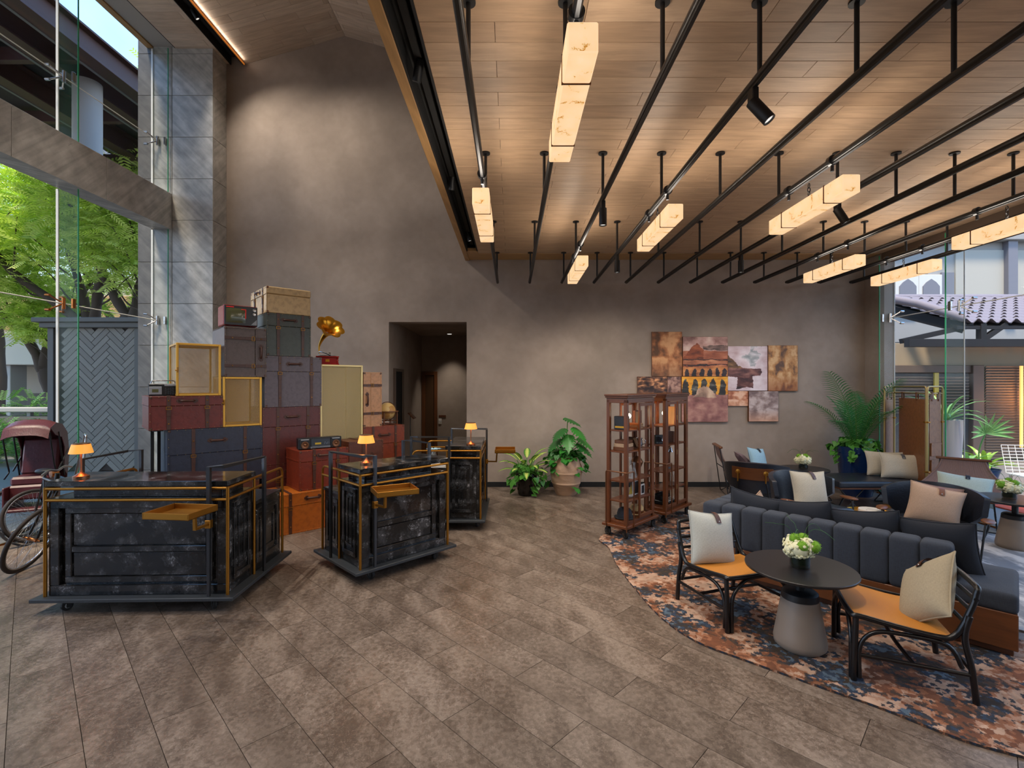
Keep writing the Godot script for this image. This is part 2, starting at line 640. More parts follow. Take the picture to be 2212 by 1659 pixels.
	var q1 := nz(512, 512, 0.012, P, 5, 97, 60.0, false, 1, 4)
	tex(mat("grey_rug", Color.WHITE, 0.95), bake(512, 512, func(x, y, i):
		var t: float = q1[i] / 255.0 + (r5[(y % 512) * 1024 + x] / 255.0 - 0.5) * 0.3
		return hx("777b82").lerp(hx("bcbcbd"), smoothstep(0.3, 0.62, t))), 0.5)
	# --- plain ones
	mat("black_metal", hx("0b0b0d"), 0.33, 0.0)
	mat("black_paint", hx("121214"), 0.5)
	mat("matt_black", hx("0c0c0d"), 0.8)
	mat("brass", hx("a06e28"), 0.36, 0.85)
	mat("gold", hx("d69a32"), 0.28, 0.9)
	mat("bronze", hx("7a5238"), 0.35, 0.8)
	mat("old_brass", hx("a8925f"), 0.4, 0.7)
	mat("copper", hx("b5703c"), 0.25, 0.9)
	mat("steel", hx("b8b8b8"), 0.22, 0.95)
	mat("dark_steel", hx("4a4c50"), 0.35, 0.8)
	mat("slate", hx("2e3236"), 0.5)
	mat("rubber", hx("1b1918"), 0.7)
	mat("slate_strap", hx("4c4d52"), 0.6)
	mat("cage_frame", hx("cf9a3e"), 0.35, 0.7)
	mat("cage_frame_pale", hx("d6c087"), 0.4, 0.5)
	for k in [["cage_mesh", "c09a58", 0.27], ["cage_mesh_pale", "bfab78", 0.45]]:
		var m := mat(k[0], Color(hx(k[1]), k[2]), 0.5, 0.2)
		m.transparency = BaseMaterial3D.TRANSPARENCY_ALPHA
	mat("table_top", hx("19181a"), 0.35)
	mat("concrete", hx("85786c"), 0.45)
	mat("rattan", hx("111012"), 0.28)
	mat("white", hx("d8d4cc"), 0.6)
	mat("white_marble", hx("d9d4cc"), 0.3)
	mat("chrome_red", hx("8c1616"), 0.25)
	mat("black_plastic", hx("1a1a1c"), 0.35)
	mat("grey_plastic", hx("8b8f94"), 0.35)
	mat("screen", hx("595a3c"), 0.12)
	mat("globe_paper", hx("d8b878"), 0.4)
	mat("globe_land", hx("b98a4c"), 0.45)
	mat("yellow_glow", hx("b79d2a"), 0.4)
	mat("paper", hx("b79468"), 0.8)
	mat("paper_dark", hx("5b3a22"), 0.8)
	mat("straw", hx("b99a6a"), 0.9)
	mat("terracotta", hx("c0a087"), 0.75)
	bump(M.terracotta, gray(256, 256, scuff), 0.5)
	mat("black_glaze", hx("17110e"), 0.16)
	mat("blue_glaze", hx("16305e"), 0.14)
	mat("soil", hx("2c2018"), 0.95)
	mat("stem", hx("4d7a35"), 0.6)
	mat("flower_white", hx("dcd9b4"), 0.8)
	mat("flower_green", hx("6d9c24"), 0.85)
	mat("silicone", hx("dcdcd6"), 0.5)
	mat("glass_edge", hx("3fae7c"), 0.15)
	mat("brown_trim", hx("5a4a3e"), 0.6)
	mat("door_wood", hx("4a3018"), 0.45)
	mat("paving", hx("74726f"), 0.5)
	mat("asphalt", hx("6c6c6a"), 0.9)
	mat("canopy_steel", hx("4a2f28"), 0.6)
	mat("canopy_grey", hx("6d6a68"), 0.6)
	mat("canopy_panel", hx("3a3634"), 0.8)
	mat("skylight", hx("e8e8f0"), 0.5)
	M.skylight.backlight_enabled = true
	M.skylight.backlight = hx("e0e0f0")
	mat("white_paint", hx("a09c96"), 0.7)
	mat("cream_wall", hx("b9b2a4"), 0.85)
	mat("beige_wall", hx("9c8a70"), 0.85)
	mat("pylon_tile", hx("877f70"), 0.55)
	mat("pylon_tile_dark", hx("7b7365"), 0.55)
	mat("pylon_frame", hx("645f56"), 0.6)
	mat("bark", hx("4a3d33"), 0.95)
	mat("roof_tile", hx("857b80"), 0.7)
	mat("dark_timber", hx("140d09"), 0.7)
	mat("shutter", hx("665a50"), 0.6)
	mat("window_grey", hx("77747a"), 0.25)
	mat("orange_mat", hx("c2482a"), 0.9)
	mat("tyre", hx("2c2624"), 0.7)
	for k in [["leaf", "2f7a2a"], ["leaf_dark", "1f5a22"], ["leaf_lime", "8fae3a"], ["leaf_palm", "2c7434"], ["leaf_ivy", "4d8c34"], ["leaf_pale", "6f9a50"]]:
		var m := mat(k[0], hx(k[1]), 0.38)
		m.backlight_enabled = true
		m.backlight = hx(k[1]) * 0.6
	# dumb cane: pale yellow centre, green rim
	var dc := mat("dumb_cane", Color.WHITE, 0.4)
	tex(dc, bake(64, 64, func(x, y, i):
		var d: float = absf(x / 63.0 - 0.5) * 2.0
		var k: float = smoothstep(0.35, 0.75, d + 0.18 * sin(y * 1.1 + d * 9.0)) 
		return hx("c3cf6a").lerp(hx("3a7a28"), k)), 1.0)
	dc.backlight_enabled = true
	dc.backlight = hx("5a7a2a")
	var tl := mat("tree_leaf", Color.WHITE, 0.6)
	tl.vertex_color_use_as_albedo = true
	tl.backlight_enabled = true
	tl.backlight = hx("a8c040")
	# glass
	for k in [["glass", 0.02, "303030"], ["glass_fin", 0.05, "4a7a66"], ["cabinet_glass", 0.02, "303030"]]:
		var m := mat(k[0], Color(hx(k[2]), k[1]), 0.0)
		m.transparency = BaseMaterial3D.TRANSPARENCY_ALPHA
		m.metallic_specular = 0.2 if k[0] != "cabinet_glass" else 0.06
	var vg := mat("vase_glass", Color(hx("1c2018"), 0.55), 0.03)
	vg.transparency = BaseMaterial3D.TRANSPARENCY_ALPHA
	var cg := mat("clear_glass", Color(hx("c8d0ce"), 0.1), 0.0)
	cg.transparency = BaseMaterial3D.TRANSPARENCY_ALPHA
	# lamp shade and bulbs
	for k in [["led_strip", "e8862c", 0.5], ["shade", "ffb04a", 0.62], ["bulb", "fff0d0", 6.0], ["spot_face", "f4f0e8", 1.2], ["red_glow", "d81010", 0.5], ["led", "ffb060", 2.0]]:
		var m := mat(k[0], hx(k[1]), 0.5)
		m.emission_enabled = true
		m.emission = hx(k[1])
		m.emission_energy_multiplier = k[2]
# ---------------------------------------------------------------- the room
func shell_floor() -> void:
	var f := struct("floor", "grey-brown marble floor of long tiles laid diagonally", "floor")
	var s := st()
	bx(s, -5.67, 6.0, -0.15, -0.012, -8.0, 3.2, 0)
	bx(s, -2.2, 1.2, -0.15, -0.012, -11.1, -8.0, 0)
	part(f, "grout_bed", s, M.grout)
	var room := PackedVector2Array([Vector2(-5.66, 3.2), Vector2(-5.66, -8), Vector2(-2.036, -8), Vector2(-2.036, -10.91), Vector2(1.0, -10.91), Vector2(1.0, -8.2), Vector2(-0.75, -8.2), Vector2(-0.75, -8), Vector2(6.0, -8), Vector2(6.0, 3.2)])
	var list := []
	var r2 := sqrt(2.0)
	for k in range(-40, 60):
		for n in range(-12, 16):
			var p0 := -0.076 + 0.258 * k
			var q0 := (1.47 if posmod(k, 2) == 1 else 1.97) + 1.02 * n
			var c := []
			for e in [[0, 0], [1, 0], [1, 1], [0, 1]]:
				var p: float = p0 + 0.0015 + e[0] * 0.255
				var q: float = q0 + 0.0015 + e[1] * 1.017
				c.append(Vector2((p - q) / r2, -(p + q) / r2))
			for poly in Geometry2D.intersect_polygons(PackedVector2Array(c), room):
				var m := Vector2()
				for v in poly: m += v
				m /= poly.size()
				var d := -m.y
				var seen: bool = d > 1.9 and absf(m.x) < d * 1.12 + 0.3
				list.append([d if seen else 100.0 + absf(d) + absf(m.x), poly, k, n])
	list.sort_custom(func(a, b): return a[0] < b[0])
	var rest := st()
	for i in list.size():
		var poly: PackedVector2Array = list[i][1]
		var org := Vector2((list[i][2] * 37 % 11) * 0.31, (list[i][3] * 53 % 13) * 0.27)
		# texture runs along the tile
		var t := Transform3D(Basis(Vector3(1, 0, 0), Vector3(0, 0, 1), Vector3(0, 1, 0)), Vector3.ZERO)
		if i < 298:
			var s2 := st()
			prism_floor(s2, poly, org)
			part(f, "tile", s2, M[["floor_pale", "floor_mid", "floor_mid", "floor_dark", "floor_pale", "floor_mid"][posmod(list[i][2] * 5 + list[i][3] * 3 + list[i][2] * list[i][3], 6)]])
		else:
			prism_floor(rest, poly, org)
	stuff(f, "far_tiles", rest, M.floor_mid)

func prism_floor(s: SurfaceTool, poly: PackedVector2Array, uo: Vector2) -> void:
	s.set_smooth_group(-1)
	if Geometry2D.is_polygon_clockwise(poly):
		poly.reverse()
	var id := Geometry2D.triangulate_polygon(poly)
	var uv := func(p: Vector2): return p.rotated(0.7854) + uo
	for i in range(0, id.size(), 3):
		var a := poly[id[i]]; var b := poly[id[i + 1]]; var c := poly[id[i + 2]]
		if (b - a).cross(c - a) < 0:
			var q := b; b = c; c = q
		# x,z plane seen from above: counter-clockwise in (x, z) is clockwise from +y
		tri(s, Vector3(a.x, 0, a.y), Vector3(b.x, 0, b.y), Vector3(c.x, 0, c.y), uv.call(a), uv.call(b), uv.call(c))
	for i in poly.size():
		var a := poly[i]; var b := poly[(i + 1) % poly.size()]
		quad(s, [Vector3(a.x, 0, a.y), Vector3(a.x, -0.012, a.y), Vector3(b.x, -0.012, b.y), Vector3(b.x, 0, b.y)], [uv.call(a), uv.call(a), uv.call(b), uv.call(b)])

func shell_walls() -> void:
	var s := st()
	bx(s, -5.7, -2.036, 0, 7.62, -8.25, -8.0, 0)
	bx(s, -0.75, 6.02, 0, 7.62, -8.25, -8.0, 0)
	bx(s, -2.036, -0.75, 2.726, 7.62, -8.25, -8.0, 0)
	var w := solo("wall_back", "tall taupe plaster wall behind the trunks and paintings", "wall", s, M.plaster)
	w.set_meta("kind", "structure")
	s = st()
	bx(s, -2.25, -2.036, 0, 2.95, -11.1, -8.25, 0)
	bx(s, -2.036, 1.2, 0, 2.95, -11.1, -10.91, 0)
	bx(s, 1.0, 1.2, 0, 2.95, -10.91, -8.25, 0)
	w = solo("wall_corridor", "plaster walls of the side corridor seen through the opening", "wall", s, M.plaster)
	w.set_meta("kind", "structure")
	s = st()
	bx(s, -2.25, 1.2, 2.78, 2.95, -11.1, -8.25, 0)
	w = solo("ceiling_corridor", "plain plaster ceiling of the side corridor", "ceiling", s, M.plaster)
	w.set_meta("kind", "structure")
	# corridor doors
	var d := struct("door_1", "dark timber door in brown frame at the corridor end", "door")
	s = st()
	bx(s, -2.03, -1.95, 0, 1.98, -10.93, -10.86, 0.004); bx(s, -1.75, -1.68, 0, 1.98, -10.93, -10.86, 0.004); bx(s, -1.95, -1.75, 1.9, 1.98, -10.93, -10.86, 0.004)
	part(d, "door_frame", s, M.walnut)
	s = st()
	bx(s, -1.95, -1.75, 0, 1.9, -10.91, -10.88, 0.002)
	part(d, "door_leaf", s, M.door_wood)
	d = struct("door_2", "grey door recessed in the corridor's left wall", "door")
	s = st()
	bx(s, -2.04, -2.0, 0, 1.97, -8.36, -8.29, 0.004); bx(s, -2.04, -2.0, 0, 1.97, -8.97, -8.9, 0.004); bx(s, -2.04, -2.0, 1.92, 1.97, -8.9, -8.36, 0.004)
	part(d, "door_frame", s, M.brown_trim)
	s = st()
	bx(s, -2.05, -2.02, 0, 1.92, -8.9, -8.36, 0.002)
	part(d, "door_leaf", s, M.matt_black)
	# baseboard
	s = st()
	bx(s, -0.75, 5.83, 0, 0.082, -8.0, -7.985, 0.002); bx(s, -4.72, -2.04, 0, 0.082, -8.0, -7.985, 0.002)
	w = solo("baseboard_back", "black skirting along the foot of the plaster wall", "skirting", s, M.matt_black)
	w.set_meta("kind", "structure")
	s = st()
	bx(s, -2.02, 1.0, 0, 0.08, -10.91, -10.9, 0.002)
	w = solo("baseboard_corridor", "black skirting at the end of the corridor", "skirting", s, M.matt_black)
	w.set_meta("kind", "structure")
	# right return
	s = st()
	bx(s, 5.83, 6.005, 0, 3.76, -8.0, -7.58, 0.004)
	w = solo("wall_right", "narrow plaster return beside the right-hand glazing", "wall", s, M.plaster)
	w.set_meta("kind", "structure")
	# marble pier
	var c := struct("wall_pier", "tall grey marble pier between the glazing and plaster wall", "pier")
	s = st()
	bx(s, -5.88, -4.74, 0, 7.3, -8.2, -7.65, 0)
	part(c, "core", s, M.grout)
	var ys := [0.0, 0.34, 0.997, 1.654, 2.311, 2.967, 3.624, 4.281, 4.938, 5.595, 6.252, 6.909, 7.3]
	for i in ys.size() - 1:
		var y0: float = ys[i] + 0.003; var y1: float = ys[i + 1] - 0.003
		for k in [[-5.362, -4.72], [-5.66, -5.368]]:
			s = st()
			bx(s, k[0] + 0.002, k[1], y0, y1, -7.65, -7.63, 0.002, Vector2(i * 0.37, i * 0.61 + k[0]))
			part(c, "panel", s, M.grey_marble)
		s = st()
		bx(s, -5.90, -5.69, y0, y1, -7.65, -7.63, 0.002, Vector2(i * 0.3, i * 0.4))
		part(c, "panel", s, M.dark_marble)
		s = st()
		bx(s, -4.74, -4.72, y0, y1, -7.998, -7.652, 0.002, Vector2(i * 0.41 + 0.2, i * 0.23))
		part(c, "panel", s, M.grey_marble)
	# marble lintel over the entrance glazing
	var l := struct("wall_lintel", "grey marble lintel beam running across the entrance glazing", "lintel")
	s = st()
	bx(s, -5.655, -5.385, 4.15, 4.69, -7.63, 3.2, 0)
	part(l, "core", s, M.grout)
	for i in 9:
		s = st()
		bx(s, -5.66, -5.37, 4.14, 4.7, -7.628 + i * 1.22, -7.628 + i * 1.22 + 1.216, 0.002, Vector2(i * 0.7, i * 0.33))
		part(l, "panel", s, M.grey_marble)
	# behind the camera
	s = st()
	bx(s, -6.3, 6.3, 0, 7.62, 3.2, 3.4, 0)
	w = solo("wall_front", "taupe plaster wall behind the camera", "wall", s, M.plaster)
	w.set_meta("kind", "structure")
	# bulkhead between the two ceilings
	s = st()
	bx(s, -0.77, -0.715, 3.79, 7.3, -8.0, 3.2, 0)
	w = solo("wall_bulkhead", "plaster bulkhead rising from the edge of the low ceiling", "wall", s, M.plaster)
	w.set_meta("kind", "structure")

func boards(parent: Node, x0: float, x1: float, z0: float, z1: float, xf: Transform3D, mats: Array, l: float, wd: float, off: float, limit: int) -> void:
	var rest := st()
	var n := 0
	var rows := int(ceil((z1 - z0) / wd))
	for r in rows:
		var za := z1 - (r + 1) * wd
		var zb := z1 - r * wd
		var x := x0 + fposmod(off + (0.5 * l if r % 2 == 1 else 0.0) - x0, l) - l
		while x < x1:
			var a := maxf(x, x0) + 0.0012
			var b := minf(x + l, x1) - 0.0012
			if b - a > 0.02:
				var zz := maxf(za, z0)
				if zb - zz > 0.02:
					var s := st() if n < limit else rest
					box(s, xf * Vector3((a + b) / 2, 0.009, (zz + zb) / 2), Vector3(b - a, 0.018, zb - zz - 0.0024), xf.basis, 0.0016, Vector2(R.randf() * 7, R.randf() * 7))
					if n < limit:
						part(parent, "board", s, M[mats[R.randi() % mats.size()]])
					n += 1
			x += l
	if n > limit:
		stuff(parent, "far_boards", rest, M[mats[0]])

func shell_ceiling() -> void:
	var c := struct("ceiling_low", "low ceiling of pale timber boards over the lounge", "ceiling")
	var s := st()
	bx(s, -0.715, 6.3, 3.9, 4.02, -8.0, 3.2, 0)
	bx(s, -0.53, 6.3, 3.77, 3.9, -7.6, 3.2, 0)
	bx(s, -0.715, 6.3, 3.77, 3.9, -8.0, -7.64, 0)
	part(c, "deck", s, M.matt_black)
	boards(c, -0.53, 5.8, -7.6, 3.2, Transform3D(Basis(), Vector3(0, 3.75, 0)), ["board", "board_pale", "board_dark", "board"], 1.02, 0.165, -0.1, 296)
	s = st()
	bx(s, -0.77, 5.8, 3.75, 3.772, -7.99, -7.625, 0.002)
	part(c, "end_board", s, M.fascia)
	s = st()
	bx(s, -0.77, -0.7, 3.735, 3.79, -7.99, 3.2, 0.003)
	part(c, "edge_board", s, M.fascia)
	# recessed black channel
	s = st()
	bx(s, -0.7, -0.685, 3.745, 3.9, -7.46, 3.2, 0.001)
	bx(s, -0.545, -0.53, 3.745, 3.9, -7.46, 3.2, 0.001)
	bx(s, -0.7, -0.53, 3.885, 3.9, -7.46, 3.2, 0.001)
	bx(s, -0.64, -0.59, 3.83, 3.885, -7.4, 3.2, 0.003)
	part(c, "channel", s, M.matt_black)
	s = st()
	bx(s, -0.7, -0.53, 3.75, 3.8, -7.63, -7.46, 0.002)
	part(c, "channel_end", s, M.fascia)
	s = st()
	bx(s, 5.8, 6.0, 3.62, 3.9, -7.6, 3.2, 0.004)
	part(c, "window_head", s, M.brown_trim)
	# high ceiling: flat strip, channel, two slopes
	var h := struct("ceiling_high", "high pitched timber board ceiling over the trunk wall", "ceiling")
	s = st()
	bx(s, -5.32, -4.64, 7.0, 7.15, -8.0, 3.2, 0)
	bx(s, -4.64, -4.42, 7.12, 7.2, -8.0, 3.2, 0)
	var xa := -4.42; var ya := 6.985; var xr := -2.76; var yr := 7.45; var xe := -0.65; var ye := 6.86
	prism(s, PackedVector2Array([Vector2(xa, ya + 0.02), Vector2(xr, yr + 0.02), Vector2(xe, ye + 0.02), Vector2(xe, ye + 0.2), Vector2(xr, yr + 0.2), Vector2(xa, ya + 0.2)]), -8.0, 3.2)
	part(h, "deck", s, M.matt_black)
	boards(h, -5.3, -4.65, -8.0, -5.9, Transform3D(Basis(), Vector3(0, 6.99, 0)), ["loft_board", "loft_board_dark"], 1.1, 0.14, -4.2, 300)
	var d1 := Vector3(xr - xa, yr - ya, 0)
	var b1 := Basis(d1.normalized(), Vector3(-d1.y, d1.x, 0).normalized(), Vector3(0, 0, 1))
	boards(h, 0, d1.length(), -8.0, -5.9, Transform3D(b1, Vector3(xa, ya, 0)), ["loft_board", "loft_board_dark"], 0.9, 0.14, 0.3, 300)
	var d2 := Vector3(xe - xr, ye - yr, 0)
	var b2 := Basis(d2.normalized(), Vector3(-d2.y, d2.x, 0).normalized(), Vector3(0, 0, 1))
	boards(h, 0, d2.length(), -8.0, -5.9, Transform3D(b2, Vector3(xr, yr, 0)), ["loft_board", "loft_board_dark"], 0.9, 0.14, 0.5, 300)
	s = st()
	bx(s, -5.3, -4.65, 6.99, 7.005, -5.9, 3.2, 0.002)
	box(s, Vector3(xa, ya, 0) + b1 * Vector3(d1.length() / 2, 0.009, -1.35), Vector3(d1.length(), 0.015, 9.1), b1, 0.002)
	box(s, Vector3(xr, yr, 0) + b2 * Vector3(d2.length() / 2, 0.009, -1.35), Vector3(d2.length(), 0.015, 9.1), b2, 0.002)
	stuff(h, "near_boards", s, M.loft_board)
	s = st()
	bx(s, -4.65, -4.635, 6.97, 7.13, -7.99, 3.2, 0.001)
	bx(s, -4.45, -4.435, 6.97, 7.13, -7.99, 3.2, 0.001)
	bx(s, -4.64, -4.44, 7.1, 7.13, -7.99, 3.2, 0.001)
	bx(s, -4.57, -4.52, 7.04, 7.1, -7.9, 3.2, 0.003)
	part(h, "channel", s, M.matt_black)
	s = st()
	bx(s, -4.435, -4.41, 6.965, 7.0, -7.99, 3.2, 0.002)
	part(h, "channel_lip", s, M.fascia)
	# eaves beyond the glass head
	var e := struct("trim_eaves", "white eaves soffit with brown edge outside the glazing", "eaves")
	s = st()
	bx(s, -5.66, -5.32, 7.02, 7.3, -8.2, 3.2, 0.004)
	part(e, "soffit", s, M.white_paint)
	s = st()
	bx(s, -5.76, -5.66, 7.0, 7.34, -8.2, 3.2, 0.004)
	part(e, "fascia_board", s, M.fascia)

func spider(s: SurfaceTool, at: Vector3, out: float) -> void:
	# four-armed glass fitting, arms reach the panes on both sides of the fin
	for sz in [-1.0, 1.0]:
		for sy in [-1.0, 1.0]:
			var p := at + Vector3(-out * 0.1, sy * 0.09, sz * 0.09)
			bar(s, at, p, 0.016, 0.016)
			tube(s, [p + Vector3(-out * 0.04, 0, 0), p + Vector3(out * 0.012, 0, 0)], 0.017, 10)
	tube(s, [at + Vector3(0, -0.07, 0), at + Vector3(0, 0.07, 0)], 0.02, 10)

func glazing() -> void:
	for side in [0, 1]:
		var X: float = [-5.67, 6.0][side]
		var out: float = [1.0, -1.0][side]   # towards the room
		var w := struct("window_%d" % (side + 1), ["frameless entrance glazing with glass fins and bolted fittings", "frameless lounge glazing with glass fins and bolted fittings"][side], "glazing")
		var zs: Array = [[-7.62, -6.03, -4.43, -2.83, -1.23, 0.37, 1.97, 3.19], [-7.57, -6.4, -4.8, -3.2, -1.6, 0.0, 1.6, 3.19]][side]
		var rows: Array = [[[0.01, 2.695], [2.705, 4.13], [4.71, 5.515], [5.525, 7.02]], [[0.01, 2.725], [2.735, 3.72]]][side]
		for i in zs.size() - 1:
			for r in rows:
				var s := st()
				bx(s, X - 0.006, X + 0.006, r[0], r[1], zs[i] + 0.008, zs[i + 1] - 0.008, 0)
				part(w, "pane", s, M.glass)
		for i in zs.size():
			for r in ([[0.01, 4.13], [4.71, 6.98]] if side == 0 else [[0.01, 3.7]]):
				if i < zs.size() - 1:
					var s := st()
					bx(s, X + out * 0.02, X + out * 0.262, r[0], r[1], zs[i] - 0.009 + (0.016 if i == 0 else 0.0), zs[i] + 0.009 + (0.016 if i == 0 else 0.0), 0)
					part(w, "fin", s, M.glass_fin)
					s = st()
					bx(s, X + out * 0.262, X + out * 0.267, r[0], r[1], zs[i] - 0.009 + (0.016 if i == 0 else 0.0), zs[i] + 0.009 + (0.016 if i == 0 else 0.0), 0)
					part(w, "fin_edge", s, M.glass_edge)
				var s3 := st()
				bx(s3, X - 0.012, X + out * 0.02, r[0], r[1], zs[i] - 0.007, zs[i] + 0.007, 0.002)
				part(w, "joint", s3, M.silicone)
		for hgt in ([2.7, 5.52] if side == 0 else [2.73]):
			for i in [0, 1, 2]:
				var s := st()
				spider(s, Vector3(X + out * 0.1, hgt, zs[i] + 0.02), out)
				part(w, "fitting", s, M.copper if side == 0 and hgt < 3 and i == 1 else M.steel)
				s = st()
				bx(s, X + out * 0.2, X + out * 0.225, hgt - 0.06, hgt + 0.06, zs[i] - 0.014, zs[i] + 0.03, 0.003)
				part(w, "patch", s, M.copper if side == 0 and hgt < 3 and i == 1 else M.steel)
			var s2 := st()
			tube(s2, [Vector3(X + out * 0.09, hgt, zs[0]), Vector3(X + out * 0.09, hgt, 3.15)], 0.007, 6)
			part(w, "cable", s2, M.silicone)
		var s4 := st()
		bx(s4, minf(X - 0.02, X + out * 0.3), maxf(X - 0.02, X + out * 0.3), -0.005, 0.012, zs[0], 3.19, 0.003)
		part(w, "threshold", s4, M.paving)
		s4 = st()
		bx(s4, X + out * 0.29 - 0.012, X + out * 0.29 + 0.012, -0.005, 0.016, zs[0], 3.19, 0.003)
		part(w, "threshold_strip", s4, M.copper)
# ---------------------------------------------------------------- outside
func limb(s: SurfaceTool, pts: Array, r0: float, r1: float) -> Array:
	var c := curve(pts, 5)
	var rr := []
	for i in c.size():
		rr.append(lerpf(r0, r1, float(i) / (c.size() - 1)) * (1.0 + 0.12 * sin(i * 1.7)))
	tube(s, c, rr, 8)
	return c

func leaf_spray() -> ArrayMesh:
	# a twig with small paired leaflets
	var s := st()
	for i in 7:
		for sd in [-1.0, 1.0]:
			var p := Vector3(0, 0, -0.05 * i)
			blade(s, p, Vector3(sd * 0.85, -0.1, -0.5).normalized(), Vector3.UP, 0.10, 0.038, 0.2, 2, 0.1)
	return done(s)

func tree(called: String, label: String, base: Vector3, trunk: Array, limbs: Array, crown: Array, n: int, sd: int) -> void:
	var rg := RandomNumberGenerator.new()
	rg.seed = sd
	var t := thing(called, label, "tree", base, 0, "street trees outside the entrance glazing")
	var s := st()
	limb(s, trunk, 0.2, 0.15)
	part(t, "trunk", s, M.bark)
	for l in limbs:
		s = st()
		var c := limb(s, l, 0.15, 0.035)
		# side shoots
		for k in range(3, c.size() - 1, 3):
			var d := Vector3(rg.randf_range(-1, 1), rg.randf_range(0.1, 1.0), rg.randf_range(-1, 1)).normalized()
			limb(s, [c[k], c[k] + d * 0.5, c[k] + d * 0.9 + Vector3(0, 0.25, 0), c[k] + d * 1.5 + Vector3(0, 0.3, 0)], 0.03, 0.008)
		part(t, "branch", s, M.bark)
	var xf := []
	var cols := []
	for i in n:
		var k: Array = crown[rg.randi() % crown.size()]
		var v := Vector3(rg.randfn(), rg.randfn() * 0.7, rg.randfn())
		v = v.normalized() * pow(rg.randf(), 0.45)
		var b := Basis.from_euler(Vector3(rg.randf_range(-0.7, 0.5), rg.randf() * TAU, rg.randf_range(-0.5, 0.5))).scaled(Vector3.ONE * rg.randf_range(0.8, 1.7))
		xf.append(Transform3D(b, (k[0] as Vector3) + v * (k[1] as Vector3)))
		var g := rg.randf()
		cols.append(Color(0.36, 0.50, 0.07).lerp(Color(0.95, 1.0, 0.30), g))
	copies(t, "foliage", spray_mesh, M.tree_leaf, xf, cols)

var spray_mesh: ArrayMesh

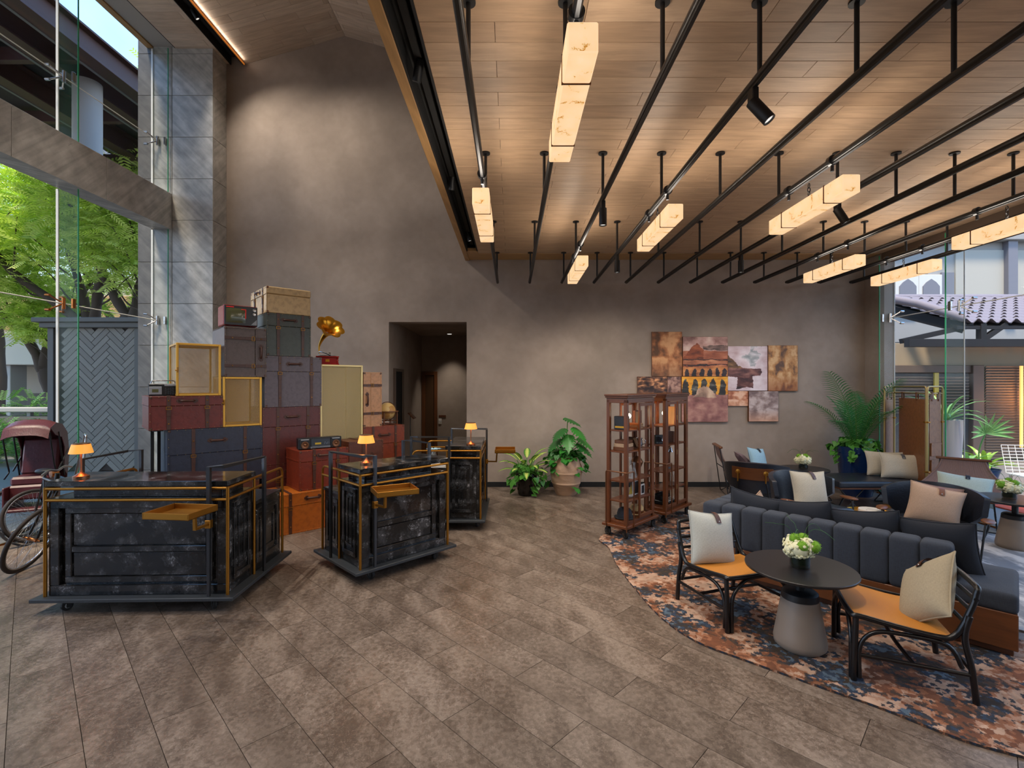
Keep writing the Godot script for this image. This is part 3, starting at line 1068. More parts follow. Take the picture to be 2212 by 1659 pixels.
func outside_left() -> void:
	spray_mesh = leaf_spray()
	var s := st()
	bx(s, -40, -5.69, -0.2, -0.02, -60, 20, 0)
	var g := solo("pavement_outside", "pale grey paving outside the entrance glazing", "pavement", s, M.paving)
	g.set_meta("kind", "structure")
	# herringbone pylon
	var p := thing("tiled_pylon", "freestanding grey pylon with herringbone tiled face and capped top", "pylon")
	s = st()
	bx(s, -9.05, -7.35, 0, 2.8, -9.95, -9.52, 0)
	part(p, "core", s, M.grout)
	s = st()
	bx(s, -9.1, -8.98, -0.02, 2.8, -9.97, -9.47, 0.006)
	part(p, "side_frame", s, M.pylon_frame)
	s = st()
	bx(s, -7.4, -7.28, -0.02, 2.8, -9.97, -9.47, 0.006)
	part(p, "side_frame", s, M.pylon_frame)
	s = st()
	bx(s, -9.2, -7.18, 2.8, 2.9, -10.05, -9.4, 0.01); bx(s, -9.3, -7.08, 2.9, 2.99, -10.1, -9.34, 0.012)
	part(p, "cap", s, M.pylon_frame)
	var L := 0.42; var W := 0.105
	var n := 0
	for i in range(-24, 25):
		for j in range(-8, 9):
			for k in 2:
				# herringbone cell at 45 degrees
				var o := Vector2(i * W + j * L * 1.0, i * W - j * L)
				var c: Vector2 = o + (Vector2(L / 2, W / 2) if k == 0 else Vector2(W / 2 , W + L / 2 ))
				var sz: Vector2 = Vector2(L - 0.006, W - 0.006) if k == 0 else Vector2(W - 0.006, L - 0.006)
				var r := c.rotated(PI / 4)
				var ctr := Vector2(-8.19, 1.4) + r
				if ctr.x < -8.93 or ctr.x > -7.45 or ctr.y < -0.02 or ctr.y > 2.86:
					continue
				s = st()
				box(s, Vector3(ctr.x, ctr.y, -9.51), Vector3(sz.x, sz.y, 0.024), Basis(Vector3(0, 0, 1), PI / 4), 0.003)
				part(p, "tile", s, M.pylon_tile if (i + k) % 2 == 0 else M.pylon_tile_dark)
				n += 1
	# trees
	var V := func(x, y, z): return Vector3(x, y, z)
	tree("street_tree", "forked tree with two thick dark limbs rising behind the pylon", Vector3(-11.6, 0, -13.4), [V.call(0, -0.05, 0), V.call(0.05, 1.5, 0), V.call(-0.1, 3.3, 0)],
		[[V.call(-0.1, 3.2, 0), V.call(-0.9, 3.9, 0.1), V.call(-2.1, 5.0, 0.4), V.call(-3.0, 7.0, 0.6), V.call(-3.4, 9.0, 0.4)], [V.call(-0.1, 3.2, 0), V.call(-0.5, 4.3, -0.2), V.call(-1.2, 6.2, -0.4), V.call(-1.9, 9.0, -0.6)], [V.call(0, 3.1, 0), V.call(0.35, 4.4, 0.2), V.call(0.9, 5.8, 0.4), V.call(1.6, 7.3, 0.2)]],
		[[Vector3(-1.8, 7.2, -0.2), Vector3(2.6, 2.2, 1.8)], [Vector3(0.4, 6.0, 0.3), Vector3(2.2, 1.9, 1.6)], [Vector3(-2.9, 5.3, 0.5), Vector3(1.8, 1.4, 1.4)]], 2500, 11)
	tree("street_tree", "tree with a thick stump-like fork directly behind the pylon's top edge", Vector3(-10.2, 0, -13.0), [V.call(0, -0.05, 0), V.call(0, 1.6, 0), V.call(0.05, 3.5, 0)],
		[[V.call(0.0, 3.3, 0), V.call(-0.45, 4.0, 0), V.call(-1.0, 5.2, 0.1), V.call(-1.7, 6.9, 0.2)], [V.call(0.05, 3.4, 0), V.call(0.2, 4.3, 0), V.call(0.7, 5.6, 0.2), V.call(1.0, 7.2, 0)]],
		[[Vector3(-0.4, 6.3, -0.4), Vector3(2.2, 1.9, 1.5)], [Vector3(0.8, 5.2, 0.2), Vector3(1.6, 1.3, 1.3)]], 1700, 12)
	tree("street_tree", "slim upright tree close beside the dark marble pier", Vector3(-9.55, 0, -12.6), [V.call(0, -0.05, 0), V.call(0, 1.6, 0), V.call(0.05, 3.2, 0)],
		[[V.call(0.05, 3.1, 0), V.call(-0.05, 4.0, 0), V.call(0.05, 5.2, 0.1), V.call(0.1, 7.0, 0.2)], [V.call(0.05, 3.1, 0), V.call(0.45, 3.9, 0.1), V.call(0.6, 5.0, 0)]],
		[[Vector3(0.2, 6.0, 0), Vector3(1.6, 1.8, 1.4)]], 1000, 13)
	tree("street_tree", "leaning tree with crooked trunk in front of the pale building", Vector3(-14.0, 0, -14.6), [V.call(0.4, -0.05, 0), V.call(0.2, 1.0, 0), V.call(-0.15, 2.2, 0)],
		[[V.call(-0.15, 2.1, 0), V.call(-0.5, 3.0, 0.1), V.call(-1.3, 4.0, 0.3), V.call(-2.2, 4.6, 0.4)], [V.call(-0.15, 2.2, 0), V.call(0.1, 3.2, 0), V.call(0.8, 4.0, 0.1), V.call(1.5, 5.0, 0)], [V.call(0.2, 1.1, 0), V.call(0.75, 1.8, 0.1), V.call(0.7, 2.6, 0.1), V.call(1.3, 3.5, 0)]],
		[[Vector3(-0.8, 4.6, 0.3), Vector3(2.2, 1.5, 1.4)], [Vector3(-1.8, 6.6, 0), Vector3(2.2, 1.8, 1.4)], [Vector3(0.8, 3.6, 0.5), Vector3(1.3, 0.9, 1.0)]], 2700, 14)
	tree("street_tree", "big leafy tree filling the view further back along the street", Vector3(-15.5, 0, -19.0), [V.call(0, -0.05, 0), V.call(0.1, 2.0, 0), V.call(0, 4.0, 0)],
		[[V.call(0, 3.9, 0), V.call(-1.0, 5.5, 0), V.call(-2.2, 8.0, 0)], [V.call(0, 3.9, 0), V.call(1.4, 6.0, 0), V.call(2.6, 8.6, 0)]],
		[[Vector3(-1.5, 7.5, 0), Vector3(5.5, 3.6, 2.5)], [Vector3(3.0, 8.0, 0), Vector3(4.5, 3.8, 2.5)], [Vector3(1.0, 11.0, 0), Vector3(5.0, 3.0, 2.5)]], 6500, 15)
	tree("street_tree", "distant leafy tree whose crown closes the view above the wall", Vector3(-20.5, 0, -19.3), [V.call(0, -0.05, 0), V.call(0.1, 2.0, 0), V.call(0, 4.0, 0)],
		[[V.call(0, 3.9, 0), V.call(-1.0, 5.5, 0), V.call(-2.2, 8.0, 0)], [V.call(0, 3.9, 0), V.call(1.4, 6.0, 0), V.call(2.6, 8.6, 0)]],
		[[Vector3(0, 8.0, 0), Vector3(5.0, 4.0, 2.5)], [Vector3(-2.0, 11.0, 0), Vector3(4.5, 3.0, 2.5)]], 3600, 16)
	# pale building across the street
	var b := thing("building", "pale stone building with square pillar and recessed bays across the street", "building")
	s = st()
	bx(s, -36, -17, 2.6, 4.0, -26, -22.6, 0.02); bx(s, -36, -17, 0, 7.5, -27, -26, 0.02)
	part(b, "wall", s, M.cream_wall)
	for x in [-24.4, -21.6, -18.6]:
		s = st()
		bx(s, x, x + 0.75, 0, 2.6, -23.6, -22.8, 0.02)
		part(b, "pillar", s, M.white_paint)
	s = st()
	bx(s, -36, -17, 4.6, 6.4, -25.98, -25.8, 0.02)
	part(b, "timber_screen", s, M.fascia)
	s = st()
	bx(s, -36, -17, 0.0, 1.2, -25.98, -25.9, 0.02)
	part(b, "plinth", s, M.pylon_frame)
	# low wall with rail
	var w := thing("low_wall", "low grey wall with a white top rail behind the trishaw", "wall")
	s = st()
	bx(s, -16, -9.2, 0, 0.9, -12.2, -12.0, 0.01)
	part(w, "wall_body", s, M.pylon_frame)
	s = st()
	bx(s, -16, -9.2, 1.0, 1.12, -12.25, -11.95, 0.02)
	for x in [-15.6, -13.9, -12.1, -9.4]:
		bx(s, x, x + 0.1, 0.88, 1.01, -12.15, -12.05, 0.01)
	part(w, "top_rail", s, M.white_paint)
	# shrubs
	var i := 0
	for k in [[-11.2, -10.4, 0.75, "bright green shrub by the trishaw hood, outside the glass"], [-13.2, -11.6, 0.7, "low green shrub against the street wall's far end"], [-11.9, -12.6, 1.35, "row of small leaves showing above the white top rail"]]:
		var h := thing("shrub", k[3], "shrub", Vector3(k[0], 0, k[1]), 0, "shrubs along the street wall")
		var xf := []
		var cols := []
		for q in 260:
			var v := Vector3(R.randf_range(-1.2, 1.2), R.randf() * k[2], R.randf_range(-0.35, 0.35))
			xf.append(Transform3D(Basis.from_euler(Vector3(R.randf_range(-0.2, 0.9), R.randf() * TAU, 0)), v))
			cols.append(Color(0.05, 0.16, 0.03).lerp(Color(0.16, 0.36, 0.08), R.randf()))
		copies(h, "foliage", spray_mesh, M.tree_leaf, xf, cols)
		i += 1
	# canopy over the drive
	var c := thing("canopy", "dark steel canopy with long beams over the drive outside", "canopy")
	for x in [-7.3, -8.1, -9.4, -11.4]:
		s = st()
		bx(s, x - 0.14, x + 0.14, 7.28, 7.32, -16, 4, 0.004); bx(s, x - 0.03, x + 0.03, 7.3, 7.72, -16, 4, 0.004); bx(s, x - 0.14, x + 0.14, 7.7, 7.74, -16, 4, 0.004)
		part(c, "beam", s, M.canopy_steel)
		s = st()
		bx(s, x - 0.2, x - 0.14, 7.27, 7.33, -16, 4, 0.004)
		part(c, "beam_edge", s, M.canopy_grey)
	for z in [-15, -12.6, -10.6, -8.6, -6.6, -4.4, -2, 1]:
		s = st()
		bx(s, -11.4, -7.3, 7.42, 7.66, z - 0.06, z + 0.06, 0.004)
		part(c, "cross_beam", s, M.canopy_steel)
	s = st()
	var gaps := st()
	for i2 in 8:
		for j in 5:
			var x0 := -12.65 + j * 1.04
			var z0 := -16.0 + i2 * 2.5
			if (i2 * 3 + j * 2) % 5 == 0 and j < 4:
				bx(s, x0, x0 + 0.55, 7.76, 7.86, z0, z0 + 2.5, 0)
				bx(gaps, x0 + 0.55, x0 + 1.04, 7.8, 7.82, z0 + 0.2, z0 + 1.0, 0)
				bx(s, x0 + 0.55, x0 + 1.04, 7.76, 7.86, z0 + 1.0, z0 + 2.5, 0)
				bx(s, x0 + 0.55, x0 + 1.04, 7.76, 7.86, z0, z0 + 0.2, 0)
			else:
				bx(s, x0, x0 + 1.04, 7.76, 7.86, z0, z0 + 2.5, 0)
	part(c, "deck", s, M.canopy_panel)
	stuff(c, "skylights", gaps, M.skylight)
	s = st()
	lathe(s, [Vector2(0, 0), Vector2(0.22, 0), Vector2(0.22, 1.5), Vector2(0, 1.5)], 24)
	solo("reflection_drum", "pale cylinder added under the canopy to imitate a reflection in the glass", "drum", s, M.white_paint, Vector3(-7.87, 5.78, -8.97))  # added solid shape imitating a white glow reflected in the glass

func outside_right() -> void:
	var s := st()
	bx(s, 6.02, 40, -0.2, -0.02, -40, 20, 0)
	var g := solo("pavement_yard", "grey yard paving outside the lounge glazing", "pavement", s, M.paving)
	g.set_meta("kind", "structure")
	# upper house
	var b := thing("house", "white neighbouring house with arched shutters above the tiled roof", "house")
	s = st()
	bx(s, 9.4, 26, 3.0, 9.0, -16.2, -15.2, 0.02); bx(s, 9.4, 26, 6.15, 6.4, -15.25, -14.9, 0.02)
	part(b, "wall", s, M.white_paint)
	s = st()
	bx(s, 13.9, 18.4, 4.15, 5.9, -15.22, -15.15, 0.01)
	part(b, "bay_panel", s, M.cream_wall)
	for k in [[12.05, 0.62], [12.78, 0.62]]:
		s = st()
		bx(s, k[0] - 0.05, k[0] + k[1] + 0.05, 3.9, 5.12, -15.22, -15.12, 0.01)
		var fr := part(b, "window_frame", s, M.white)
		s = st()
		var poly := PackedVector2Array([Vector2(k[0] + 0.05, 3.9), Vector2(k[0] + k[1] - 0.05, 3.9), Vector2(k[0] + k[1] - 0.05, 4.75), Vector2(k[0] + k[1] - 0.16, 4.88), Vector2(k[0] + k[1] / 2, 4.98), Vector2(k[0] + 0.16, 4.88), Vector2(k[0] + 0.05, 4.75)])
		prism(s, poly, -15.12, -15.09)
		part(fr, "pane", s, M.window_grey)
	s = st()
	bx(s, 13.45, 13.85, 3.9, 5.2, -15.2, -15.14, 0.01)
	part(b, "shutter", s, M.window_grey)
	s = st()
	bx(s, 15.4, 15.7, 3.8, 7.0, -15.2, -15.0, 0.01)
	part(b, "downpipe", s, M.window_grey)
	# tiled roof wing
	var r := thing("tiled_roof", "grey pantile roof wing on dark timber trusses beyond the glass", "roof")
	var e0 := Vector3(9.15, 2.98, -10.0)     # eave corner
	var e1 := Vector3(16, 2.98, -10.0)
	s = st()
	prism(s, PackedVector2Array([Vector2(-10.0, 2.9), Vector2(-12.4, 3.85), Vector2(-12.4, 3.78), Vector2(-10.0, 2.83)]), 0, 1, Transform3D(Basis(Vector3(0, 0, 1), Vector3(0, 1, 0), Vector3(6.6, 0, 0)), Vector3(9.2, 0, 0)))
	part(r, "roof_deck", s, M.dark_timber)
	var u := Vector3(1, 0, 0)
	var v := Vector3(0, 0.95, -2.4).normalized()
	var rows := 9
	for i in 15:
		for j in rows:
			var o := Vector3(9.3, 2.95, -10.0) + u * (i * 0.26) + v * (j * 0.27)
			s = st()
			grid(s, 6, 1, func(a, c): return o + u * (a * 0.26) + v * (c * 0.3) + Vector3(0, 0.03 + 0.045 * sin(a * TAU) + 0.03 * (1 - c), 0.02 * (1 - c)))
			grid(s, 6, 1, func(a, c): return o + u * (a * 0.26) + v * (c * 0.3) + Vector3(0, 0.012 + 0.045 * sin(a * TAU) + 0.03 * (1 - c), 0.02 * (1 - c)), true)
			part(r, "roof_tile", s, M.roof_tile)
	s = st()
	tube(s, [Vector3(8.5, 3.62, -10.9), Vector3(8.8, 3.45, -10.5), Vector3(9.35, 3.06, -9.98)], 0.09, 10)
	tube(s, [Vector3(8.9, 3.9, -12.4), Vector3(16, 3.9, -12.4)], 0.1, 10)
	part(r, "ridge_cap", s, M.roof_tile)
	s = st()
	bar(s, Vector3(8.2, 2.55, -10.05), Vector3(15, 2.55, -10.05), 0.14, 0.16)
	bar(s, Vector3(8.2, 2.6, -10.2), Vector3(9.6, 2.92, -10.1), 0.1, 0.1)
	for x in [9.75, 11.2, 12.6]:
		bar(s, Vector3(x, 2.55, -10.05), Vector3(x, 2.95, -10.05), 0.12, 0.12)
		bar(s, Vector3(x, 2.6, -10.05), Vector3(x + 0.5, 2.95, -10.05), 0.09, 0.1)
	bar(s, Vector3(8.5, 3.4, -11.0), Vector3(9.4, 2.85, -10.05), 0.12, 0.2)
	part(r, "truss", s, M.dark_timber)
	# ground floor front
	var f := thing("shop_front", "beige shop front with louvred shutters and glass door across the yard", "shop front")
	s = st()
	bx(s, 7.9, 18, 0, 2.62, -11.2, -10.9, 0.01)
	part(f, "wall", s, M.beige_wall)
	s = st()
	bx(s, 8.0, 10.5, 1.95, 2.12, -10.9, -10.8, 0.01); bx(s, 10.25, 10.5, 0, 2.12, -10.9, -10.75, 0.01); bx(s, 8.0, 8.1, 0, 2.12, -10.9, -10.75, 0.01)
	part(f, "door_surround", s, M.brown_trim)
	s = st()
	bx(s, 8.1, 10.25, 0, 1.95, -10.89, -10.86, 0)
	part(f, "dark_interior", s, M.canopy_panel)
	for k in 13:
		s = st()
		box(s, Vector3(9.17, 1.05 + k * 0.066, -10.82), Vector3(2.1, 0.045, 0.012), Basis(Vector3(1, 0, 0), 0.5), 0.002)
		part(f, "blind_slat", s, M.shutter)
	s = st()
	bx(s, 9.4, 9.5, 0.8, 1.95, -10.8, -10.76, 0.004)
	part(f, "yellow_post", s, M.yellow_glow)
	s = st()
	bx(s, 8.12, 9.0, 0.02, 1.93, -10.7, -10.69, 0); bx(s, 9.02, 10.2, 0.02, 1.93, -10.7, -10.69, 0)
	part(f, "glass_door", s, M.glass)
	for k in 34:
		s = st()
		box(s, Vector3(11.75, 0.1 + k * 0.06, -10.78), Vector3(2.4, 0.05, 0.014), Basis(Vector3(1, 0, 0), 0.55), 0.002)
		part(f, "shutter_slat", s, M.shutter)
	s = st()
	bx(s, 11.22, 11.27, 0.3, 2.1, -10.7, -10.66, 0.004)
	part(f, "led_strip", s, M.led)
	lamp(OmniLight3D.new(), f, Vector3(11.3, 1.3, -10.4), 0.8, "ffab5c", 0.1)
	# garden plants
	for k in [[6.95, -7.75, 0.7, 26, "leaf_pale", "arching strappy plant just outside the lounge glass", 1.15], [7.2, -8.3, 0.55, 22, "leaf_ivy", "low bright green plant outside, behind the folding screen", 0.35], [7.9, -8.4, 0.5, 20, "leaf_pale", "spreading variegated plant outside, behind the woven chair", 0.25], [8.5, -8.7, 0.5, 18, "leaf_lime", "lime green plant outside, beside the mesh bench", 0.2]]:
		var p := thing("garden_plant", k[5], "plant", Vector3(k[0], -0.02, k[1]), 0, "plants in the yard outside the lounge glazing")
		s = st()
		lathe(s, [Vector2(0, 0), Vector2(0.16, 0), Vector2(0.22, k[6]), Vector2(0.2, k[6]), Vector2(0.18, k[6] - 0.03), Vector2(0, k[6] - 0.03)], 16)
		part(p, "pot", s, M.blue_glaze if k[6] < 1 else M.white_paint)
		for i in k[3]:
			s = st()
			var an: float = i * 2.4
			blade(s, Vector3(0, k[6] - 0.04, 0), Vector3(cos(an) * (0.3 + 0.03 * i), 1.0 - 0.02 * i, sin(an) * (0.3 + 0.03 * i)).normalized(), Vector3(-sin(an), 0, cos(an)).cross(Vector3.UP).normalized() + Vector3.UP * 0.3, k[2] * (0.7 + 0.5 * R.randf()), 0.05 + 0.05 * float(k[6] < 1), 1.5, 6)
			part(p, "leaf", s, M[k[4]])
	# big split leaf
	var q := thing("split_leaf_plant", "tall plant with one large split leaf before the shutters", "plant", Vector3(8.35, -0.02, -8.6))
	s = st()
	tube(s, curve([Vector3(0, 0, 0), Vector3(-0.05, 0.5, 0), Vector3(0.02, 0.85, 0.05)]), 0.012, 6)
	part(q, "stalk", s, M.stem)
	for i in 11:
		s = st()
		var an := lerpf(-0.2, PI + 0.2, i / 10.0)
		blade(s, Vector3(0.02, 0.85, 0.05), Vector3(cos(an), sin(an) * 0.8 + 0.1, 0.35).normalized(), Vector3(0, 0, 1), 0.42, 0.07, 0.35, 5)
		part(q, "leaf_lobe", s, M.leaf_pale)
	# mesh bench
	var m := thing("mesh_bench", "white wire mesh garden bench outside beyond the table", "bench", Vector3(8.75, -0.12, -7.9), -8)
	s = st()
	for i in 13:
		tube(s, [Vector3(-0.6 + i * 0.1, 0.35, 0), Vector3(-0.6 + i * 0.1, 0.8, -0.1)], 0.006, 5)
	for i in 10:
		tube(s, [Vector3(-0.6, 0.35 + i * 0.05, -i * 0.011), Vector3(0.6, 0.35 + i * 0.05, -i * 0.011)], 0.006, 5)
	part(m, "back_mesh", s, M.white)
	s = st()
	bx(s, -0.6, 0.6, 0.33, 0.36, 0, 0.4, 0.005)
	part(m, "seat", s, M.white)
	for x in [-0.55, 0.55]:
		for z in [0.02, 0.36]:
			s = st()
			bar(s, Vector3(x, -0.02, z), Vector3(x, 0.34, z), 0.03, 0.03)
			part(m, "leg", s, M.white)
	s = st()
	bx(s, 6.75, 9.5, -0.02, 0.0, -7.1, -6.0, 0.004)
	solo("outdoor_mat", "orange striped mat on the yard paving outside", "mat", s, M.orange_mat)
# ---------------------------------------------------------------- pipe grid and lanterns
func px(i: int) -> float:
	return -0.234 + 0.52 * i

func pipes() -> void:
	var hz := [-7.54, -6.10, -4.29, -2.59, -0.9, 0.8, 2.5]
	var ord := ["first", "second", "third", "fourth", "fifth", "sixth", "seventh", "eighth", "ninth", "tenth", "eleventh", "twelfth"]
	for i in 12:
		var t := thing("ceiling_pipe", "black ceiling pipe, %s counted from the bulkhead edge" % ord[i], "pipe", Vector3(px(i), 0, 0), 0, "black pipes hung under the board ceiling")
		var s := st()
		tube(s, [Vector3(0, 3.35, -7.84), Vector3(0, 3.35, 3.1)], 0.023, 12)
		part(t, "tube", s, M.black_metal)
		s = st()
		bx(s, -0.011, 0.011, 3.318, 3.334, -7.8, 3.0, 0.002)
		part(t, "track", s, M.black_paint)
		for z in hz:
			s = st()
			tube(s, [Vector3(0, 3.36, z), Vector3(0, 3.745, z)], 0.013, 8)
			var h := part(t, "hanger", s, M.black_paint)
			s = st()
			lathe(s, [Vector2(0, 3.738), Vector2(0.04, 3.738), Vector2(0.04, 3.75), Vector2(0, 3.75)], 16, Transform3D(Basis(), Vector3(0, 0, z)))
			part(h, "flange", s, M.black_paint)

func lanterns() -> void:
	var L := 0.97
	var W := 0.126
	var spots := [[0, 3.6, "long alabaster lantern hanging from the pipe nearest the bulkhead edge"], [1, 1.95, "largest alabaster lantern, seen almost from beneath near the camera"], [2, 5.5, "far alabaster lantern hanging low before the plaster wall near the ceiling end"], [3, 3.92, "alabaster lantern in the middle of the ceiling, left of the spotlight cylinder"], [5, 3.37, "long alabaster lantern with a black spotlight showing just beneath it"], [8, 5.45, "alabaster lantern high above the palm, left of the glazing"], [10, 5.65, "alabaster lantern overlapping the glazing above the tiled roof"], [9, 3.86, "alabaster lantern cut by the right edge of the photo"],
		[2, -0.9, "added unseen alabaster lantern behind the camera, on the third pipe"], [5, -0.9, "added unseen alabaster lantern behind the camera, on the sixth pipe"], [8, -0.9, "added unseen alabaster lantern behind the camera, on the ninth pipe"], [10, 1.2, "added unseen alabaster lantern, nearest the lounge glazing"]]  # lanterns in this row are added out of view to brighten the room
	var first: Node3D = null
	for k in spots:
		var at := Vector3(px(k[0]), 3.1, -k[1] - L / 2)
		var t: Node3D
		var lb: String = k[2]
		if first == null:
			t = thing("lantern", lb, "lantern", at, 0, "alabaster lanterns under the pipe grid")
			var s := st()
			box(s, Vector3.ZERO, Vector3(W, W, L), Basis(), 0.006, Vector2(0.3, 0.2))
			part(t, "alabaster_body", s, M.alabaster)
			for z in [-0.28, 0.28]:
				s = st()
				for sd in [-1, 1]:
					bx(s, sd * W / 2 - 0.003, sd * W / 2 + 0.003, -W / 2 - 0.004, W / 2 + 0.004, z - 0.005, z + 0.005, 0.001)
					bx(s, -W / 2 - 0.003, W / 2 + 0.003, sd * W / 2 - 0.003, sd * W / 2 + 0.003, z - 0.005, z + 0.005, 0.001)
				part(t, "band", s, M.bronze)
				s = st()
				for q in 4:
					var ring := []
					for a in 10:
						var an := TAU * a / 10
						ring.append(Vector3(cos(an) * 0.011 if q % 2 == 0 else 0.0, W / 2 + 0.02 + q * 0.032 + sin(an) * 0.02, cos(an) * 0.011 if q % 2 == 1 else 0.0))
					tube(s, ring, 0.0035, 6, true)
				part(t, "chain", s, M.black_metal)
				s = st()
				lathe(s, [Vector2(0.0215, -0.018), Vector2(0.038, -0.018), Vector2(0.038, 0.018), Vector2(0.0215, 0.018)], 18, Transform3D(Basis(Vector3(1, 0, 0), PI / 2), Vector3(0, 0.25, z)))
				part(t, "clamp", s, M.black_metal)
				s = st()
				tube(s, [Vector3(0, 0.21, z), Vector3(0, 0.17, z)], 0.012, 8)
				part(t, "swivel", s, M.black_metal)
			first = t
		else:
			t = dup(first, lb, at)
		for d in [-1.0, 1.0]:
			var l := AreaLight3D.new()
			l.area_size = Vector2(W, L)
			lamp(l, self, at + Vector3(0, d * (W / 2 + 0.012), 0), 1.15 if d < 0 else 0.85, "fff3e4")
			l.basis = Basis(Vector3(1, 0, 0), -PI / 2 if d < 0 else PI / 2)

func lobby_spots() -> void:
	var defs := [[3, -2.66, Vector3(0.45, -0.75, 0.25), "black spotlight cylinder tilted outwards, nearest the camera", Vector3(2.2, 0, -3.4)], [2, -4.29, Vector3(0, -1, 0), "black spotlight cylinder pointing straight down, third pipe from the bulkhead", Vector3(0.85, 0, -4.5)], [3, -6.1, Vector3(0, -1, 0), "small black spotlight before the plaster wall, above the glass cabinets", Vector3(1.5, 1.2, -7.9)], [6, -4.29, Vector3(0.35, -0.8, 0.2), "black spotlight cylinder tucked below the long middle lantern", Vector3(3.4, 0, -4.6)], [6, -6.1, Vector3(0, -1, 0), "small black spotlight before the plaster wall, right above the paintings", Vector3(3.6, 0.9, -7.9)]]
	for k in defs:
		var t := thing("spotlight", k[3], "spotlight", Vector3(px(k[0]), 0, k[1]), 0, "black spotlights clipped to the pipes")
		var s := st()
		bx(s, -0.018, 0.018, 3.25, 3.32, -0.03, 0.03, 0.004)
		part(t, "bracket", s, M.black_paint)
		var d: Vector3 = (k[2] as Vector3).normalized()
		var x := d.cross(Vector3(0, 0, 1)).normalized()
		var b := Basis(x, -d, x.cross(-d))
		var o := Vector3(0, 3.245, 0)
		s = st()
		lathe(s, [Vector2(0, 0.01), Vector2(0.034, 0.01), Vector2(0.034, -0.14), Vector2(0.028, -0.14), Vector2(0.028, -0.125), Vector2(0, -0.125)], 20, Transform3D(b, o))
		part(t, "cylinder", s, M.black_paint)
		s = st()
		lathe(s, [Vector2(0, -0.13), Vector2(0.027, -0.13), Vector2(0.027, -0.127), Vector2(0, -0.127)], 18, Transform3D(b, o))
		part(t, "lens", s, M.spot_face)
		var from: Vector3 = t.position + o + d * 0.16
		spot(self, from, k[4], 3.0, "fff3e4", 44)
	# heads in the channels of the high ceiling and the bulkhead
	var heads := [[-4.54, 7.0, -6.9, Vector3(-2.9, 3.9, -8.0), 5.5, 52.0], [-4.54, 7.0, -6.2, Vector3(-1.3, 4.2, -8.0), 7.0, 36.0], [-4.54, 7.0, -5.2, Vector3(-3.0, 0.8, -6.0), 16.0, 40.0], [-4.54, 7.0, -3.4, Vector3(-2.6, 0.4, -4.4), 15.0, 42.0], [-4.54, 7.0, -1.4, Vector3(-2.2, 0.0, -2.6), 11.0, 45.0], [-4.54, 7.0, 0.8, Vector3(-1.8, 0.0, -1.4), 10.0, 45.0],
		[-0.615, 3.8, -6.8, Vector3(0.4, 0.0, -7.2), 2.2, 46.0], [-0.615, 3.8, -5.0, Vector3(-1.2, 0.9, -6.2), 2.6, 44.0], [-0.615, 3.8, -3.2, Vector3(-1.6, 0.4, -4.6), 2.6, 44.0], [-0.615, 3.8, -1.6, Vector3(-0.6, 0.0, -2.4), 2.6, 46.0]]
	var ni := -1
	for k in heads:
		var hi: bool = k[1] > 5
		ni += 1
		var t := thing("track_spot", "black spotlight head in the %s, %s from the plaster wall" % ["high ceiling channel" if hi else "channel at the low ceiling's edge", ["first", "second", "third", "fourth", "fifth", "sixth"][ni if hi else ni - 6]], "spotlight", Vector3(k[0], k[1], k[2]), 0, "track heads in the %s channel" % ("high" if hi else "low"))
		var d: Vector3 = ((k[3] as Vector3) - t.position).normalized()
		var x := d.cross(Vector3(1, 0, 0)).normalized()
		var b := Basis(x, -d, x.cross(-d))
		var s := st()
		lathe(s, [Vector2(0, 0.04), Vector2(0.03, 0.04), Vector2(0.03, -0.09), Vector2(0.024, -0.09), Vector2(0.024, -0.08), Vector2(0, -0.08)], 16, Transform3D(b, Vector3.ZERO))
		part(t, "cylinder", s, M.black_paint)
		s = st()
		lathe(s, [Vector2(0, -0.084), Vector2(0.023, -0.084), Vector2(0.023, -0.081), Vector2(0, -0.081)], 14, Transform3D(b, Vector3.ZERO))
		part(t, "lens", s, M.spot_face)
		spot(self, t.position + d * 0.11, k[3], k[4], "fff3e4", k[5])
	# cove strip along the lip of the high channel
	var cv := thing("cove_strip", "thin warm light strip along the lip of the high ceiling channel", "light strip", Vector3(-4.40, 6.955, -2.4))
	var sc := st()
	bx(sc, -0.008, 0.008, -0.008, 0.008, -5.55, 5.55, 0.001)
	part(cv, "strip", sc, M.led_strip)
	for zz in [-3.7, 0.0, 3.7]:
		var al := AreaLight3D.new()
		al.area_size = Vector2(0.02, 3.6)
		lamp(al, self, Vector3(-4.38, 6.97, -2.4 + zz), 0.4, "ffeedd")
		al.basis = Basis(Vector3.UP, 0) * Basis(Vector3(0, 0, 1), deg_to_rad(-52)) * Basis(Vector3(1, 0, 0), PI / 2)
	var dl := thing("downlight", "small round downlight in the corridor ceiling", "downlight", Vector3(-1.35, 2.78, -10.45))
	var s3 := st()
	lathe(s3, [Vector2(0, -0.006), Vector2(0.045, -0.006), Vector2(0.05, 0), Vector2(0, 0)], 16)
	part(dl, "lens", s3, M.spot_face)
	spot(self, Vector3(-1.35, 2.76, -10.45), Vector3(-1.35, 0, -10.6), 2.2, "fff3e4", 38)

